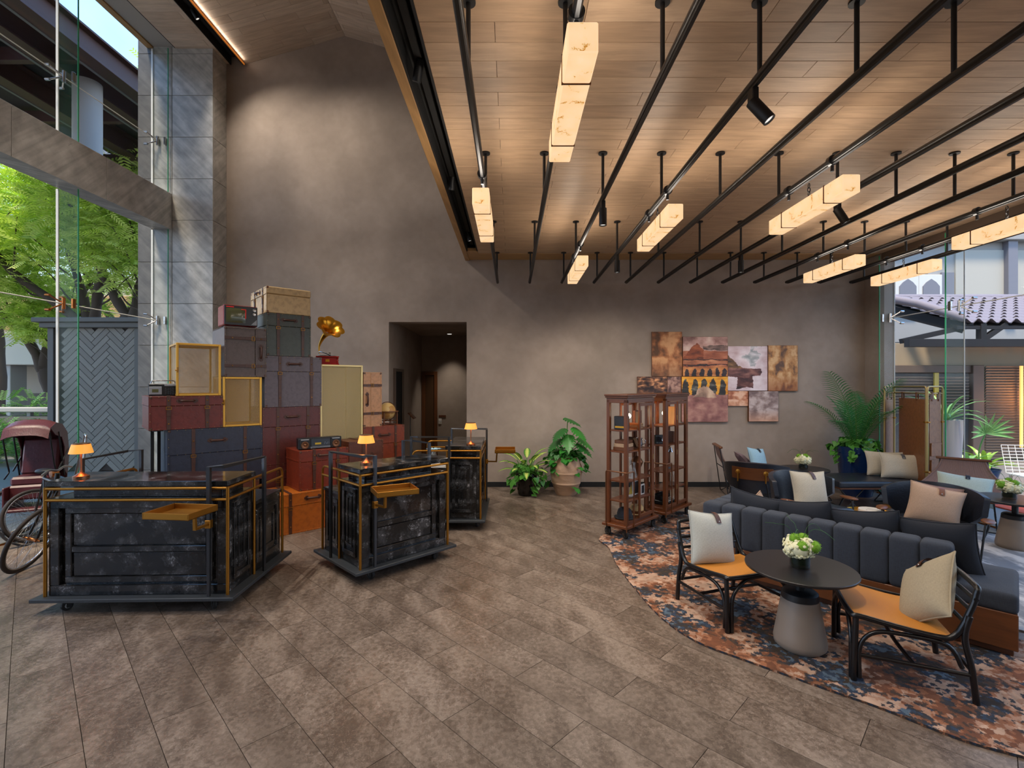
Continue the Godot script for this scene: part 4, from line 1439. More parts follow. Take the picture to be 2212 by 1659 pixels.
# ---------------------------------------------------------------- rugs
func rugs() -> void:
	var s := st()
	var edge := PackedVector2Array([Vector2(0.98, 5.36), Vector2(1.0, 5.0), Vector2(0.98, 4.5), Vector2(1.02, 3.95), Vector2(1.08, 3.5), Vector2(1.21, 3.18), Vector2(1.42, 2.97), Vector2(1.7, 2.72), Vector2(1.93, 2.52), Vector2(2.15, 2.29), Vector2(2.37, 2.16), Vector2(2.5, 2.0), Vector2(3.4, 2.0), Vector2(3.62, 2.6), Vector2(3.35, 3.2), Vector2(2.4, 4.5), Vector2(2.55, 6.1), Vector2(2.2, 6.4), Vector2(1.6, 6.1)])
	# floor plane: (x, depth) -> x, y, -depth
	var sm := PackedVector2Array()
	for i in edge.size():
		var a := edge[(i - 1 + edge.size()) % edge.size()]; var b := edge[i]; var c := edge[(i + 1) % edge.size()]; var d := edge[(i + 2) % edge.size()]
		for j in 4:
			sm.append(b.cubic_interpolate(c, a, d, j / 4.0))
	prism(s, sm, 0.001, 0.014, Transform3D(Basis(Vector3(1, 0, 0), Vector3(0, 0, -1), Vector3(0, 1, 0)), Vector3.ZERO))
	solo("patterned_rug", "large irregular rug in rust, peach and navy flakes under the rattan chairs", "rug", s, M.rug)
	s = st()
	prism(s, PackedVector2Array([Vector2(2.75, 4.95), Vector2(3.05, 6.2), Vector2(4.2, 6.35), Vector2(5.55, 5.4), Vector2(5.45, 4.35), Vector2(4.75, 3.3), Vector2(3.72, 2.75), Vector2(3.6, 3.2), Vector2(2.9, 4.0)]), 0.001, 0.012, Transform3D(Basis(Vector3(1, 0, 0), Vector3(0, 0, -1), Vector3(0, 1, 0)), Vector3.ZERO))
	solo("grey_rug", "mottled pale grey rug beyond the navy sofa", "rug", s, M.grey_rug)

# ---------------------------------------------------------------- trolley desks
func desk(label: String, at: Vector3, yaw: float, W: float, D: float, sd: float, tray_turn: float) -> Node3D:
	var t := thing("trolley_desk", label, "reception desk", at, yaw, "luggage-trolley reception desks")
	var w := W - 0.16
	var zf := D / 2 - 0.07
	var zc := zf - 0.38
	var zr := -D / 2 + 0.07
	var s := st()
	bx(s, -W / 2, W / 2, 0.095, 0.122, -D / 2, D / 2, 0.004)
	part(t, "base_plate", s, M.slate)
	# front carcass
	s = st()
	bx(s, -w / 2, w / 2, 0.122, 0.845, zc, zf - 0.035, 0.003)
	part(t, "front_carcass", s, M.black_marble)
	# front face: stepped mouldings and panels
	var hw := w / 2
	for k in [[0.0, 0.075, 0.035], [0.115, 0.045, 0.03]]:
		var a: float = k[0]; var q: float = k[1]; var dz: float = k[2]
		s = st()
		bx(s, -hw + a, hw - a, 0.845 - a * 0.6 - q, 0.845 - a * 0.6, zf - 0.036, zf - 0.036 + dz, 0.004)
		bx(s, -hw + a, hw - a, 0.122 + a * 0.8, 0.122 + a * 0.8 + q, zf - 0.036, zf - 0.036 + dz, 0.004)
		bx(s, -hw + a, -hw + a + q, 0.122 + a * 0.8 + q, 0.845 - a * 0.6 - q, zf - 0.036, zf - 0.036 + dz, 0.004)
		bx(s, hw - a - q, hw - a, 0.122 + a * 0.8 + q, 0.845 - a * 0.6 - q, zf - 0.036, zf - 0.036 + dz, 0.004)
		part(t, "moulding", s, M.black_marble)
	s = st()
	bx(s, -hw + 0.16, hw - 0.16, 0.44, 0.485, zf - 0.036, zf - 0.008, 0.004)
	part(t, "mid_rail", s, M.black_marble)
	for k in [[0.262, 0.434], [0.491, 0.728]]:
		s = st()
		bx(s, -hw + 0.166, hw - 0.166, k[0], k[1], zf - 0.036, zf - 0.02, 0.005, Vector2(k[0] * 3, W))
		part(t, "panel", s, M.black_marble)
	# recessed drawer band and counter top
	s = st()
	bx(s, -w / 2 + (0.14 if sd > 0 else 0.06), w / 2 - (0.06 if sd > 0 else 0.14), 0.845, 0.935, zc + 0.03, zf - 0.05, 0.003)
	part(t, "drawer_band", s, M.black_marble)
	s = st()
	bx(s, -w / 2 - 0.015, w / 2 + 0.015, 0.935, 0.975, zc - 0.02, zf + 0.015, 0.004)
	part(t, "counter_top", s, M.black_marble)
	# rear desk
	s = st()
	bx(s, -w / 2, w / 2, 0.122, 0.69, zr, zc, 0.003)
	part(t, "rear_carcass", s, M.black_marble)
	s = st()
	bx(s, -w / 2 - 0.01, w / 2 + 0.01, 0.69, 0.72, zr - 0.01, zc, 0.004)
	part(t, "rear_top", s, M.black_marble)
	for x in [-1.0, 1.0]:
		for k in [[zc + 0.06, zf - 0.08, 0.2, 0.79], [zr + 0.06, zc - 0.04, 0.2, 0.64]]:
			s = st()
			var xo: float = x * w / 2
			for f in [[0.0, 0.035, 0.014], [0.07, 0.025, 0.01]]:
				var a: float = f[0]; var q: float = f[1]
				bx(s, xo - f[2] * 0.2, xo + x * f[2], k[2] + a, k[2] + a + q, k[0] + a, k[1] - a, 0.002)
				bx(s, xo - f[2] * 0.2, xo + x * f[2], k[3] - a - q, k[3] - a, k[0] + a, k[1] - a, 0.002)
				bx(s, xo - f[2] * 0.2, xo + x * f[2], k[2] + a + q, k[3] - a - q, k[0] + a, k[0] + a + q, 0.002)
				bx(s, xo - f[2] * 0.2, xo + x * f[2], k[2] + a + q, k[3] - a - q, k[1] - a - q, k[1] - a, 0.002)
			part(t, "side_moulding", s, M.black_marble)
	# brass frame
	var bxp := w / 2 + 0.012
	var r := 0.011
	s = st()
	for y in [0.92, 0.835]:
		tube(s, [Vector3(-bxp, y, zf + 0.012), Vector3(bxp, y, zf + 0.012)], r, 10)
	part(t, "front_rail", s, M.brass)
	for x in [-1.0, 1.0]:
		s = st()
		tube(s, [Vector3(x * bxp, 0.122, zf + 0.012), Vector3(x * bxp, 0.93, zf + 0.012)], r * 1.1, 10)
		tube(s, [Vector3(x * bxp, 0.122, zc), Vector3(x * bxp, 0.92, zc)], r, 10)
		part(t, "post", s, M.brass)
		s = st()
		tube(s, rnd([Vector3(x * bxp, 0.92, zf + 0.012), Vector3(x * bxp, 0.92, zr - 0.02), Vector3(x * bxp, 0.122, zr - 0.02)], 0.07, 5), r, 10)
		tube(s, [Vector3(x * bxp, 0.835, zf + 0.012), Vector3(x * bxp, 0.835, zr - 0.02)], r, 10)
		part(t, "side_rail", s, M.brass)
	# black square handles
	var ha := [Vector3(sd * (W / 2 - 0.19), 0.122, D / 2 - 0.03), Vector3(sd * (W / 2 - 0.19), 1.085, D / 2 - 0.03), Vector3(sd * (W / 2 - 0.09), 1.085, D / 2 - 0.03), Vector3(sd * (W / 2 - 0.02), 1.085, D / 2 - 0.52), Vector3(sd * (W / 2 - 0.02), 0.122, D / 2 - 0.52)]
	s = st()
	tube(s, ha, 0.0135, 4, false, PI / 4, true)
	part(t, "handle", s, M.dark_steel)
	var hb := [Vector3(-sd * (W / 2 - 0.03), 0.122, D / 2 - 0.42), Vector3(-sd * (W / 2 - 0.03), 1.085, D / 2 - 0.42), Vector3(-sd * (W / 2 - 0.03), 1.085, -D / 2 + 0.12), Vector3(-sd * (W / 2 - 0.09), 1.085, -D / 2 + 0.03), Vector3(-sd * (W / 2 - 0.09), 0.122, -D / 2 + 0.03)]
	s = st()
	tube(s, hb, 0.0135, 4, false, PI / 4, true)
	part(t, "handle", s, M.dark_steel)
	# swivel tray
	var arm: Vector3 = ha[0]
	s = st()
	bx(s, arm.x - 0.02, arm.x + 0.02, 0.63, 0.69, arm.z - 0.02, arm.z + 0.02, 0.003)
	var tc := Vector3(arm.x - sd * 0.04, 0.80, arm.z + 0.25)
	tube(s, [Vector3(arm.x, 0.66, arm.z), Vector3(arm.x - sd * 0.02, 0.66, arm.z + 0.13), Vector3(arm.x - sd * 0.02, 0.8, arm.z + 0.14)], 0.012, 4, false, PI / 4, true)
	var ar := part(t, "tray_arm", s, M.brass)
	s = st()
	var tb := Basis(Vector3.UP, deg_to_rad(tray_turn))
	box(s, tc, Vector3(0.34, 0.008, 0.27), tb, 0.002)
	for k in [[0.166, 0, 0.008, 0.27], [-0.166, 0, 0.008, 0.27], [0, 0.131, 0.324, 0.008], [0, -0.131, 0.324, 0.008]]:
		box(s, tc + tb * Vector3(k[0], 0.018, k[1]), Vector3(k[2], 0.044, k[3]), tb, 0.002)
	part(t, "tray", s, M.brass)
	# castors
	for x in [-1.0, 1.0]:
		for z in [-1.0, 1.0]:
			castor(t, Vector3(x * (W / 2 - 0.19), 0, z * (D / 2 - 0.1)), 0.038, 0.095, R.randf() * 3)
	return t

func castor(t: Node, at: Vector3, r: float, top: float, turn: float) -> void:
	var b := Basis(Vector3.UP, turn)
	var s := st()
	lathe(s, [Vector2(0, -0.013), Vector2(r * 0.9, -0.013), Vector2(r, -0.008), Vector2(r, 0.008), Vector2(r * 0.9, 0.013), Vector2(0, 0.013)], 20, Transform3D(b * Basis(Vector3(0, 0, 1), PI / 2), at + Vector3(0, r, 0)))
	var c := part(t, "castor", s, M.rubber)
	s = st()
	lathe(s, [Vector2(0, -0.015), Vector2(r * 0.5, -0.015), Vector2(r * 0.5, 0.015), Vector2(0, 0.015)], 14, Transform3D(b * Basis(Vector3(0, 0, 1), PI / 2), at + Vector3(0, r, 0)))
	part(c, "hub", s, M.steel)
	s = st()
	for x in [-1.0, 1.0]:
		box(s, at + b * Vector3(x * 0.019, r * 1.45, 0.008), Vector3(0.004, top - r * 0.9, r * 0.8), b, 0.001)
	box(s, at + Vector3(0, top - 0.006, 0), Vector3(0.05, 0.01, 0.05), b, 0.002)
	part(c, "fork", s, M.black_paint)

func table_lamp(label: String, at: Vector3) -> void:
	var t := thing("table_lamp", label, "lamp", at, 0, "small glowing lamps on the trolley desks")
	var s := st()
	lathe(s, [Vector2(0, 0), Vector2(0.052, 0), Vector2(0.052, 0.014), Vector2(0.04, 0.02), Vector2(0.012, 0.04), Vector2(0.007, 0.06), Vector2(0.006, 0.2), Vector2(0, 0.2)], 24)
	part(t, "base", s, M.bronze)
	s = st()
	lathe(s, [Vector2(0.076, 0.19), Vector2(0.058, 0.258), Vector2(0, 0.26), Vector2(0, 0.256), Vector2(0.055, 0.254), Vector2(0.073, 0.19), Vector2(0.076, 0.19)], 48, Transform3D(), func(a, i): return 1.0 + 0.012 * sin(a * 40.0))
	part(t, "shade", s, M.shade)
	s = st()
	lathe(s, [Vector2(0, 0.2595), Vector2(0.056, 0.2595), Vector2(0.054, 0.266), Vector2(0, 0.266)], 24)
	part(t, "cap", s, M.bronze)
	lamp(OmniLight3D.new(), t, Vector3(0, 0.215, 0), 0.06, "ffc880", 0.03)

func desks() -> void:
	desk("long black marble trolley desk on castors beside the trishaw", Vector3(-2.81, 0, -4.06), 1.5, 1.47, 1.02, 1, -8)
	desk("middle black marble trolley desk turned at an angle before the trunks", Vector3(-1.22, 0, -4.69), 45, 1.06, 0.85, -1, -18)
	desk("furthest black marble trolley desk, its narrow end facing the room", Vector3(-0.76, 0, -6.14), 90, 1.12, 0.9, 1, 0)
	table_lamp("glowing pleated lamp on the long desk beside the trishaw", Vector3(-3.34, 0.975, -3.75))
	table_lamp("glowing lamp on the middle desk, in front of the boombox trunk", Vector3(-1.326, 0.975, -4.4))
	table_lamp("glowing lamp on the furthest desk, against the plaster wall", Vector3(-0.49, 0.975, -5.76))
	# things on the furthest desk
	var s := st()
	box(s, Vector3.ZERO, Vector3(0.22, 0.008, 0.3), Basis(), 0.002)
	box(s, Vector3(0, 0.014, 0), Vector3(0.21, 0.014, 0.29), Basis(), 0.002)
	solo("paper_stack", "white papers lying on the low rear top of the furthest desk", "papers", s, M.white, Vector3(-0.88, 0.726, -5.8))
	var v := thing("blue_vase", "small clear vase with pale blue flowers behind the middle desk", "vase", Vector3(-0.98, 0.722, -6.05))
	s = st()
	lathe(s, [Vector2(0, 0), Vector2(0.035, 0), Vector2(0.04, 0.08), Vector2(0.03, 0.14), Vector2(0.027, 0.14), Vector2(0.036, 0.08), Vector2(0.03, 0.006), Vector2(0, 0.006)], 16)
	part(v, "glass", s, M.clear_glass)
	for i in 14:
		s = st()
		blade(s, Vector3(0, 0.12, 0), Vector3(cos(i * 2.4) * 0.7, 0.8, sin(i * 2.4) * 0.7), Vector3(-sin(i * 2.4), 0.2, cos(i * 2.4)).cross(Vector3.UP) + Vector3.UP, 0.12, 0.03, 1.2, 4)
		part(v, "petal", s, M.blue_cloth)
	# corridor sign and switch
	s = st()
	bx(s, -1.65, -1.49, 0.95, 1.0, -10.912, -10.898, 0.004)
	solo("wall_plaque", "small dark oval plaque on the corridor end wall", "plaque", s, M.walnut_dark)
	var w := thing("light_switch", "white double switch plate beside the corridor door", "switch", Vector3(-1.62, 0.8, -10.905))
	s = st()
	bx(s, -0.035, 0.035, 0, 0.12, -0.005, 0.008, 0.003)
	part(w, "plate", s, M.white)
	for x in [-0.018, 0.012]:
		s = st()
		bx(s, x, x + 0.012, 0.04, 0.08, 0.008, 0.014, 0.002)
		part(w, "rocker", s, M.grey_plastic)
	var p := thing("sign_stand", "thin stand with a tilted dark wooden plaque in the corridor", "stand", Vector3(-1.84, 0, -8.75))
	s = st()
	lathe(s, [Vector2(0, 0), Vector2(0.12, 0), Vector2(0.12, 0.012), Vector2(0, 0.012)], 20)
	part(p, "foot", s, M.dark_steel)
	s = st()
	tube(s, [Vector3(0, 0.01, 0), Vector3(0, 1.12, 0)], 0.007, 8)
	part(p, "pole", s, M.dark_steel)
	s = st()
	box(s, Vector3(0.03, 1.13, 0), Vector3(0.15, 0.02, 0.2), Basis(Vector3(0, 0, 1), -0.8), 0.004)
	part(p, "plaque", s, M.walnut_dark)
# ---------------------------------------------------------------- trunks
const TURN := 42.0
func tn(t: float, n: float, y := 0.0) -> Vector3:
	return Vector3(0.743 * t + 0.669 * n, y, -0.669 * t + 0.743 * n)

# w, h, d of the box; front is +z; straps given as fractions of the half width; roll 0, 90 or -90 stands it on end
func trunk(label: String, m: String, c: Vector3, yaw: float, w: float, h: float, d: float, straps: Array, roll := 0, lid := 0.24, group := "stacked travel trunks") -> Node3D:
	var t := thing("trunk", label, "trunk", c, yaw, group)
	var b := Basis(Vector3(0, 0, 1), deg_to_rad(roll))
	if roll != 0:
		var q := w; w = h; h = q
	var o := Vector3(0, (w if roll != 0 else h) / 2, 0)
	var X := func(s: SurfaceTool, p: Vector3, z: Vector3, v: float): box(s, o + b * p, z, b, v, Vector2(c.x, c.y))
	var lh := h * lid
	var s := st()
	X.call(s, Vector3(0, -lh / 2 - 0.0015, 0), Vector3(w, h - lh - 0.003, d), 0.008)
	part(t, "body", s, M[m])
	s = st()
	X.call(s, Vector3(0, h / 2 - lh / 2, 0), Vector3(w + 0.004, lh, d + 0.004), 0.008)
	part(t, "lid", s, M[m])
	# edge binding along the seam and rims
	s = st()
	for y in [h / 2 - lh + 0.004, h / 2 - 0.009, -h / 2 + 0.009]:
		X.call(s, Vector3(0, y, d / 2 + 0.002), Vector3(w + 0.006, 0.016, 0.005), 0.001)
		X.call(s, Vector3(-w / 2 - 0.002, y, 0), Vector3(0.005, 0.016, d), 0.001)
	for x in [-1.0, 1.0]:
		X.call(s, Vector3(x * (w / 2 - 0.007), 0, d / 2 + 0.002), Vector3(0.016, h - 0.004, 0.005), 0.001)
	X.call(s, Vector3(-w / 2 - 0.002, 0, d / 2 - 0.008), Vector3(0.005, h - 0.004, 0.016), 0.001)
	part(t, "edging", s, M[m])
	# brass studs
	s = st()
	var nx := int(w / 0.075)
	var ny := int(h / 0.08)
	for i in nx + 1:
		for y in [h / 2 - lh - 0.006, h / 2 - 0.009, -h / 2 + 0.009]:
			ell(s, o + b * Vector3(-w / 2 + 0.01 + (w - 0.02) * i / nx, y, d / 2 + 0.005), Vector3(0.004, 0.004, 0.003), 6, 3, b)
	for i in ny + 1:
		for x in [-1.0, 1.0]:
			ell(s, o + b * Vector3(x * (w / 2 - 0.008), -h / 2 + 0.01 + (h - 0.02) * i / ny, d / 2 + 0.005), Vector3(0.004, 0.004, 0.003), 6, 3, b)
	stuff(t, "studs", s, M.old_brass)
	# corner caps
	s = st()
	for x in [-1.0, 1.0]:
		for y in [-1.0, 1.0]:
			X.call(s, Vector3(x * (w / 2 - 0.014), y * (h / 2 - 0.014), d / 2 - 0.010), Vector3(0.034, 0.034, 0.032), 0.008)
	part(t, "corner_caps", s, M.strap if m != "trunk_cream" else M.brown_leather)
	for f in straps:
		s = st()
		var x: float = f * w / 2
		X.call(s, Vector3(x, 0, d / 2 + 0.006), Vector3(0.034, h, 0.006), 0.002)
		X.call(s, Vector3(x, h / 2 + 0.004, 0), Vector3(0.034, 0.006, d), 0.002)
		X.call(s, Vector3(x, h / 2 - lh - 0.07, d / 2 + 0.010), Vector3(0.038, 0.09, 0.006), 0.002)
		var sp := part(t, "strap", s, M.strap)
		s = st()
		var y0: float = h / 2 - lh - 0.03
		for q in [[0.0, 0.014, 0.05, 0.005], [0.0, -0.014, 0.05, 0.005], [0.023, 0.0, 0.005, 0.032], [-0.023, 0.0, 0.005, 0.032]]:
			X.call(s, Vector3(x + q[0], y0 + q[1], d / 2 + 0.013), Vector3(q[2], q[3], 0.005), 0.001)
		part(sp, "buckle", s, M.brass)
		for y in [-h / 2 + h * 0.18, h / 2 - lh * 0.5]:
			s = st()
			ell(s, o + b * Vector3(x, y, d / 2 + 0.012), Vector3(0.007, 0.007, 0.005), 8, 4, b)
			part(sp, "stud", s, M.brass)
	if straps.size() > 0:
		s = st()
		var hy := h / 2 - lh * 0.52
		var pts := []
		for q in [[-0.07, 0.008], [-0.05, 0.026], [0.0, 0.032], [0.05, 0.026], [0.07, 0.008]]:
			pts.append(o + b * Vector3(q[0], hy, d / 2 + q[1]))
		tube(s, curve(pts, 3), [0.006, 0.009, 0.011, 0.012, 0.012, 0.013, 0.013, 0.012, 0.012, 0.011, 0.009, 0.008, 0.006], 8)
		var hn := part(t, "handle", s, M.strap)
		s = st()
		for x in [-0.07, 0.07]:
			X.call(s, Vector3(x, hy, d / 2 + 0.005), Vector3(0.03, 0.05, 0.006), 0.002)
			X.call(s, Vector3(x * 1.25, hy, d / 2 + 0.005), Vector3(0.025, 0.025, 0.006), 0.002)
		part(hn, "loop_plate", s, M.strap)
	return t

# trunk whose front lies on plane n, from t0 to t1 along the wall of trunks
func wall_trunk(label: String, m: String, t0: float, t1: float, n: float, d: float, y0: float, y1: float, straps: Array, roll := 0, lid := 0.24) -> void:
	trunk(label, m, tn((t0 + t1) / 2, n - d / 2, y0), TURN, t1 - t0, y1 - y0, d, straps, roll, lid)

func cage(label: String, t0: float, t1: float, n: float, d: float, y0: float, y1: float, pale: bool) -> void:
	var t := thing("mesh_cage", label, "display cage", tn((t0 + t1) / 2, n - d / 2, y0), TURN, "brass mesh display cages among the trunks")
	var w := t1 - t0
	var h := y1 - y0
	var fm: Material = M.cage_frame_pale if pale else M.cage_frame
	var mm: Material = M.cage_mesh_pale if pale else M.cage_mesh
	var f := 0.024
	for z in [-1.0, 1.0]:
		var s := st()
		for x in [-1.0, 1.0]:
			box(s, Vector3(x * (w - f) / 2, h / 2, z * (d - f) / 2), Vector3(f, h, f), Basis(), 0.003)
		for y in [f / 2, h - f / 2]:
			box(s, Vector3(0, y, z * (d - f) / 2), Vector3(w - 2 * f, f, f), Basis(), 0.003)
		part(t, "front_frame" if z > 0 else "back_frame", s, fm)
		s = st()
		bx(s, -w / 2 + f, w / 2 - f, f, h - f, z * (d - f) / 2 - 0.001, z * (d - f) / 2 + 0.001, 0)
		part(t, "mesh_panel", s, mm)
	for x in [-1.0, 1.0]:
		var s := st()
		for y in [f / 2, h - f / 2]:
			box(s, Vector3(x * (w - f) / 2, y, 0), Vector3(f, f, d - 2 * f), Basis(), 0.003)
		part(t, "side_rail", s, fm)
		s = st()
		bx(s, x * (w - f) / 2 - 0.001, x * (w - f) / 2 + 0.001, f, h - f, -d / 2 + f, d / 2 - f, 0)
		part(t, "mesh_panel", s, mm)
	for y in [0.004, h - 0.004]:
		var s := st()
		bx(s, -w / 2 + f, w / 2 - f, y - 0.002, y + 0.002, -d / 2 + f, d / 2 - f, 0)
		part(t, "shelf_plate", s, fm)
	if not pale:
		var s := st()
		bx(s, -w / 2 - 0.012, -w / 2 + 0.02, h * 0.47, h * 0.47 + 0.012, d / 2, d / 2 + 0.012, 0.003)
		tube(s, [Vector3(-w / 2 + 0.012, h * 0.44, d / 2 + 0.006), Vector3(-w / 2 + 0.012, h * 0.54, d / 2 + 0.006)], 0.007, 8)
		part(t, "latch", s, M.brass)

func trunks() -> void:
	var n := -6.31
	# t of a point at x/depth ratio k on plane n: computed beforehand
	wall_trunk("orange leather trunk lying lowest, between the long and middle desks", "trunk_orange", 1.6, 2.5, -5.745, 0.5, 0, 0.455, [-0.56, 0.56], 0, 0.3)
	wall_trunk("glossy red trunk carrying the boombox, on top of the orange trunk", "trunk_red", 1.917, 2.50, -5.806, 0.47, 0.456, 0.92, [-0.42, 0.55], 0, 0.27)
	wall_trunk("dark brown trunk hidden mostly behind the long desk, under the navy trunk", "trunk_brown", 0.74, 1.62, n, 0.6, 0, 0.565, [-0.5, 0.5])
	wall_trunk("long navy blue trunk under the mesh cage and the russet trunk", "trunk_navy", 0.725, 1.655, n, 0.62, 0.567, 1.205, [-0.5, 0.6], 0, 0.42)
	wall_trunk("deep maroon trunk on the floor behind the red trunk", "trunk_maroon", 1.66, 2.34, n, 0.6, 0, 0.712, [-0.5, 0.5])
	wall_trunk("tall maroon trunk behind the boombox, under the plum grey trunk", "trunk_maroon", 1.66, 2.34, n, 0.6, 0.714, 1.415, [-0.5, 0.55], 0, 0.33)
	wall_trunk("long russet trunk carrying the cassette radio and upper mesh cage", "trunk_russet", 0.565, 1.24, n, 0.7, 1.207, 1.568, [-0.5, 0.55], 0, 0.27)
	cage("brass mesh cage standing on the navy trunk, under the taupe trunk", 1.242, 1.652, n, 0.5, 1.207, 1.783, false)
	cage("highest brass mesh cage, on the russet trunk beside the marble pier", 0.80, 1.225, n, 0.54, 1.57, 2.148, false)
	wall_trunk("taupe trunk stood on end beneath the television", "trunk_taupe", 1.257, 1.70, n, 0.66, 1.785, 2.36, [-0.56, 0.56], -90, 0.26)
	wall_trunk("plum grey trunk under the dark green trunk", "trunk_plum", 1.685, 2.36, n, 0.5, 1.417, 2.042, [-0.5, 0.62], 0, 0.29)
	wall_trunk("dark green trunk under the cream trunk", "trunk_green", 1.705, 2.222, n, 0.42, 2.044, 2.562, [-0.5, 0.62], 0, 0.28)
	trunk("cream coloured trunk at the very top of the stack", "trunk_cream", tn(1.963, n - 0.35, 2.564), TURN - 90, 0.7, 0.32, 0.517, [-0.45, 0.55], 0, 0.27)
	cage("tall pale mesh cabinet carrying the gramophone", 2.345, 2.925, n, 0.55, 0, 1.955, true)
	wall_trunk("dark brown leather trunk with its top showing, behind the middle desk's lamp", "trunk_brown", 2.53, 2.99, -5.85, 0.4, 0, 0.975, [-0.2], 0, 0.35)
	wall_trunk("brick red trunk carrying the globe, furthest right of the stack", "trunk_brick", 2.935, 3.56, n, 0.5, 0, 1.108, [-0.55, 0.55], 0, 0.22)
	wall_trunk("slim tan trunk stood on end beside the tall mesh cabinet", "trunk_tan", 2.935, 3.205, n, 0.45, 1.11, 1.862, [-0.52, 0.52], 90, 0.36)
	# black stand under the overhanging russet trunk
	var st1 := thing("steel_stand", "black steel stand propping the overhanging russet trunk", "stand", tn(0.65, n - 0.3, 0), TURN)
	for x in [-0.03, 0.03]:
		var s := st()
		bar(s, Vector3(x, 0.01, 0), Vector3(x, 1.2, 0), 0.03, 0.03)
		part(st1, "post", s, M.black_paint)
	var s2 := st()
	bx(s2, -0.045, 0.045, 0, 0.012, -0.2, 0.2, 0.003)
	bx(s2, -0.045, 0.045, 1.193, 1.205, -0.25, 0.25, 0.003)
	part(st1, "plate", s2, M.black_paint)

func trunk_top_things() -> void:
	var n := -6.31
	# television
	var t := thing("television", "small old television with dials and a dark screen on the taupe trunk", "television", tn(1.44, n - 0.2, 2.372), TURN)
	var w := 0.36
	var s := st()
	box(s, Vector3(0, 0.13, -0.01), Vector3(w, 0.24, 0.3), Basis(), 0.012)
	part(t, "casing", s, M.chrome_red)
	s = st()
	box(s, Vector3(0, 0.13, 0.142), Vector3(w - 0.012, 0.228, 0.012), Basis(), 0.004)
	part(t, "front_panel", s, M.black_plastic)
	s = st()
	grid(s, 10, 8, func(u, v): return Vector3(-0.155 + 0.2 * u, 0.045 + 0.17 * v, 0.149 + 0.012 * (1 - pow(2 * u - 1, 4)) * (1 - pow(2 * v - 1, 4))))
	part(t, "screen", s, M.screen)
	s = st()
	bx(s, -0.155, -0.075, 0.222, 0.23, 0.148, 0.151, 0.001); bx(s, 0.0, 0.04, 0.2, 0.206, 0.155, 0.158, 0.001); bx(s, 0.046, 0.052, 0.1, 0.21, 0.148, 0.152, 0.001)
	part(t, "red_trim", s, M.red_glow)
	for y in [0.2, 0.155]:
		s = st()
		lathe(s, [Vector2(0.02, 0), Vector2(0.02, 0.012), Vector2(0.015, 0.016), Vector2(0.008, 0.016), Vector2(0.006, 0.022), Vector2(0, 0.022)], 18, Transform3D(Basis(Vector3(1, 0, 0), PI / 2), Vector3(0.14, y, 0.147)))
		part(t, "dial", s, M.steel)
	s = st()
	prism(s, PackedVector2Array([Vector2(0.105, 0.03), Vector2(0.168, 0.03), Vector2(0.168, 0.095)]), 0.147, 0.152)
	part(t, "speaker_grille", s, M.grey_plastic)
	s = st()
	for x in [-0.14, 0.14]:
		for z in [-0.1, 0.1]:
			bx(s, x - 0.015, x + 0.015, -0.008, 0.012, z - 0.015, z + 0.015, 0.002)
	part(t, "feet", s, M.rubber)
	# cassette radio
	var r := thing("cassette_radio", "black cassette radio with keypad and raised handle on the russet trunk", "radio", tn(0.70, n - 0.12, 1.572), TURN - 6)
	s = st()
	box(s, Vector3(0, 0.066, 0), Vector3(0.26, 0.132, 0.075), Basis(), 0.008)
	part(r, "casing", s, M.black_plastic)
	s = st()
	box(s, Vector3(-0.068, 0.058, 0.038), Vector3(0.11, 0.085, 0.008), Basis(), 0.003)
	part(r, "cassette_door", s, M.grey_plastic)
	s = st()
	box(s, Vector3(-0.07, 0.056, 0.043), Vector3(0.055, 0.034, 0.004), Basis(), 0.002)
	part(r, "cassette_window", s, M.screen)
	for i in 5:
		for j in 4:
			s = st()
			box(s, Vector3(0.022 + i * 0.022, 0.02 + j * 0.02, 0.039), Vector3(0.016, 0.014, 0.008), Basis(), 0.002)
			part(r, "key", s, M.dark_steel)
	s = st()
	box(s, Vector3(0.065, 0.115, 0.038), Vector3(0.11, 0.02, 0.006), Basis(), 0.002)
	part(r, "tuning_scale", s, M.grey_plastic)
	s = st()
	tube(s, rnd([Vector3(-0.11, 0.12, 0), Vector3(-0.1, 0.165, 0), Vector3(0.1, 0.165, 0), Vector3(0.11, 0.12, 0)], 0.02, 3), 0.006, 8)
	part(r, "handle", s, M.steel)
	# boombox
	var b := thing("boombox", "silver and black boombox with two speakers on the red trunk", "boombox", tn(2.19, -5.92, 0.924), TURN - 5)
	s = st()
	box(s, Vector3(0, 0.068, -0.005), Vector3(0.5, 0.132, 0.1), Basis(), 0.006)
	part(b, "casing", s, M.black_plastic)
	for x in [-0.18, 0.18]:
		s = st()
		box(s, Vector3(x, 0.066, 0.048), Vector3(0.12, 0.12, 0.012), Basis(), 0.004)
		var sp := part(b, "speaker", s, M.black_paint)
		s = st()
		lathe(s, [Vector2(0.044, 0), Vector2(0.044, 0.005), Vector2(0.036, 0.006), Vector2(0.018, 0.002), Vector2(0.014, 0.005), Vector2(0, 0.006)], 24, Transform3D(Basis(Vector3(1, 0, 0), PI / 2), Vector3(x, 0.052, 0.054)))
		part(sp, "cone", s, M.bronze)
		s = st()
		box(s, Vector3(x, 0.116, 0.056), Vector3(0.09, 0.014, 0.004), Basis(), 0.001)
		part(sp, "badge", s, M.grey_plastic)
	s = st()
	box(s, Vector3(0, 0.068, 0.047), Vector3(0.22, 0.1, 0.01), Basis(), 0.003)
	part(b, "front_panel", s, M.dark_steel)
	s = st()
	box(s, Vector3(-0.03, 0.062, 0.053), Vector3(0.07, 0.022, 0.004), Basis(), 0.001)
	part(b, "display", s, M.yellow_glow)
	s = st()
	box(s, Vector3(0, 0.02, 0.053), Vector3(0.23, 0.022, 0.008), Basis(), 0.002)
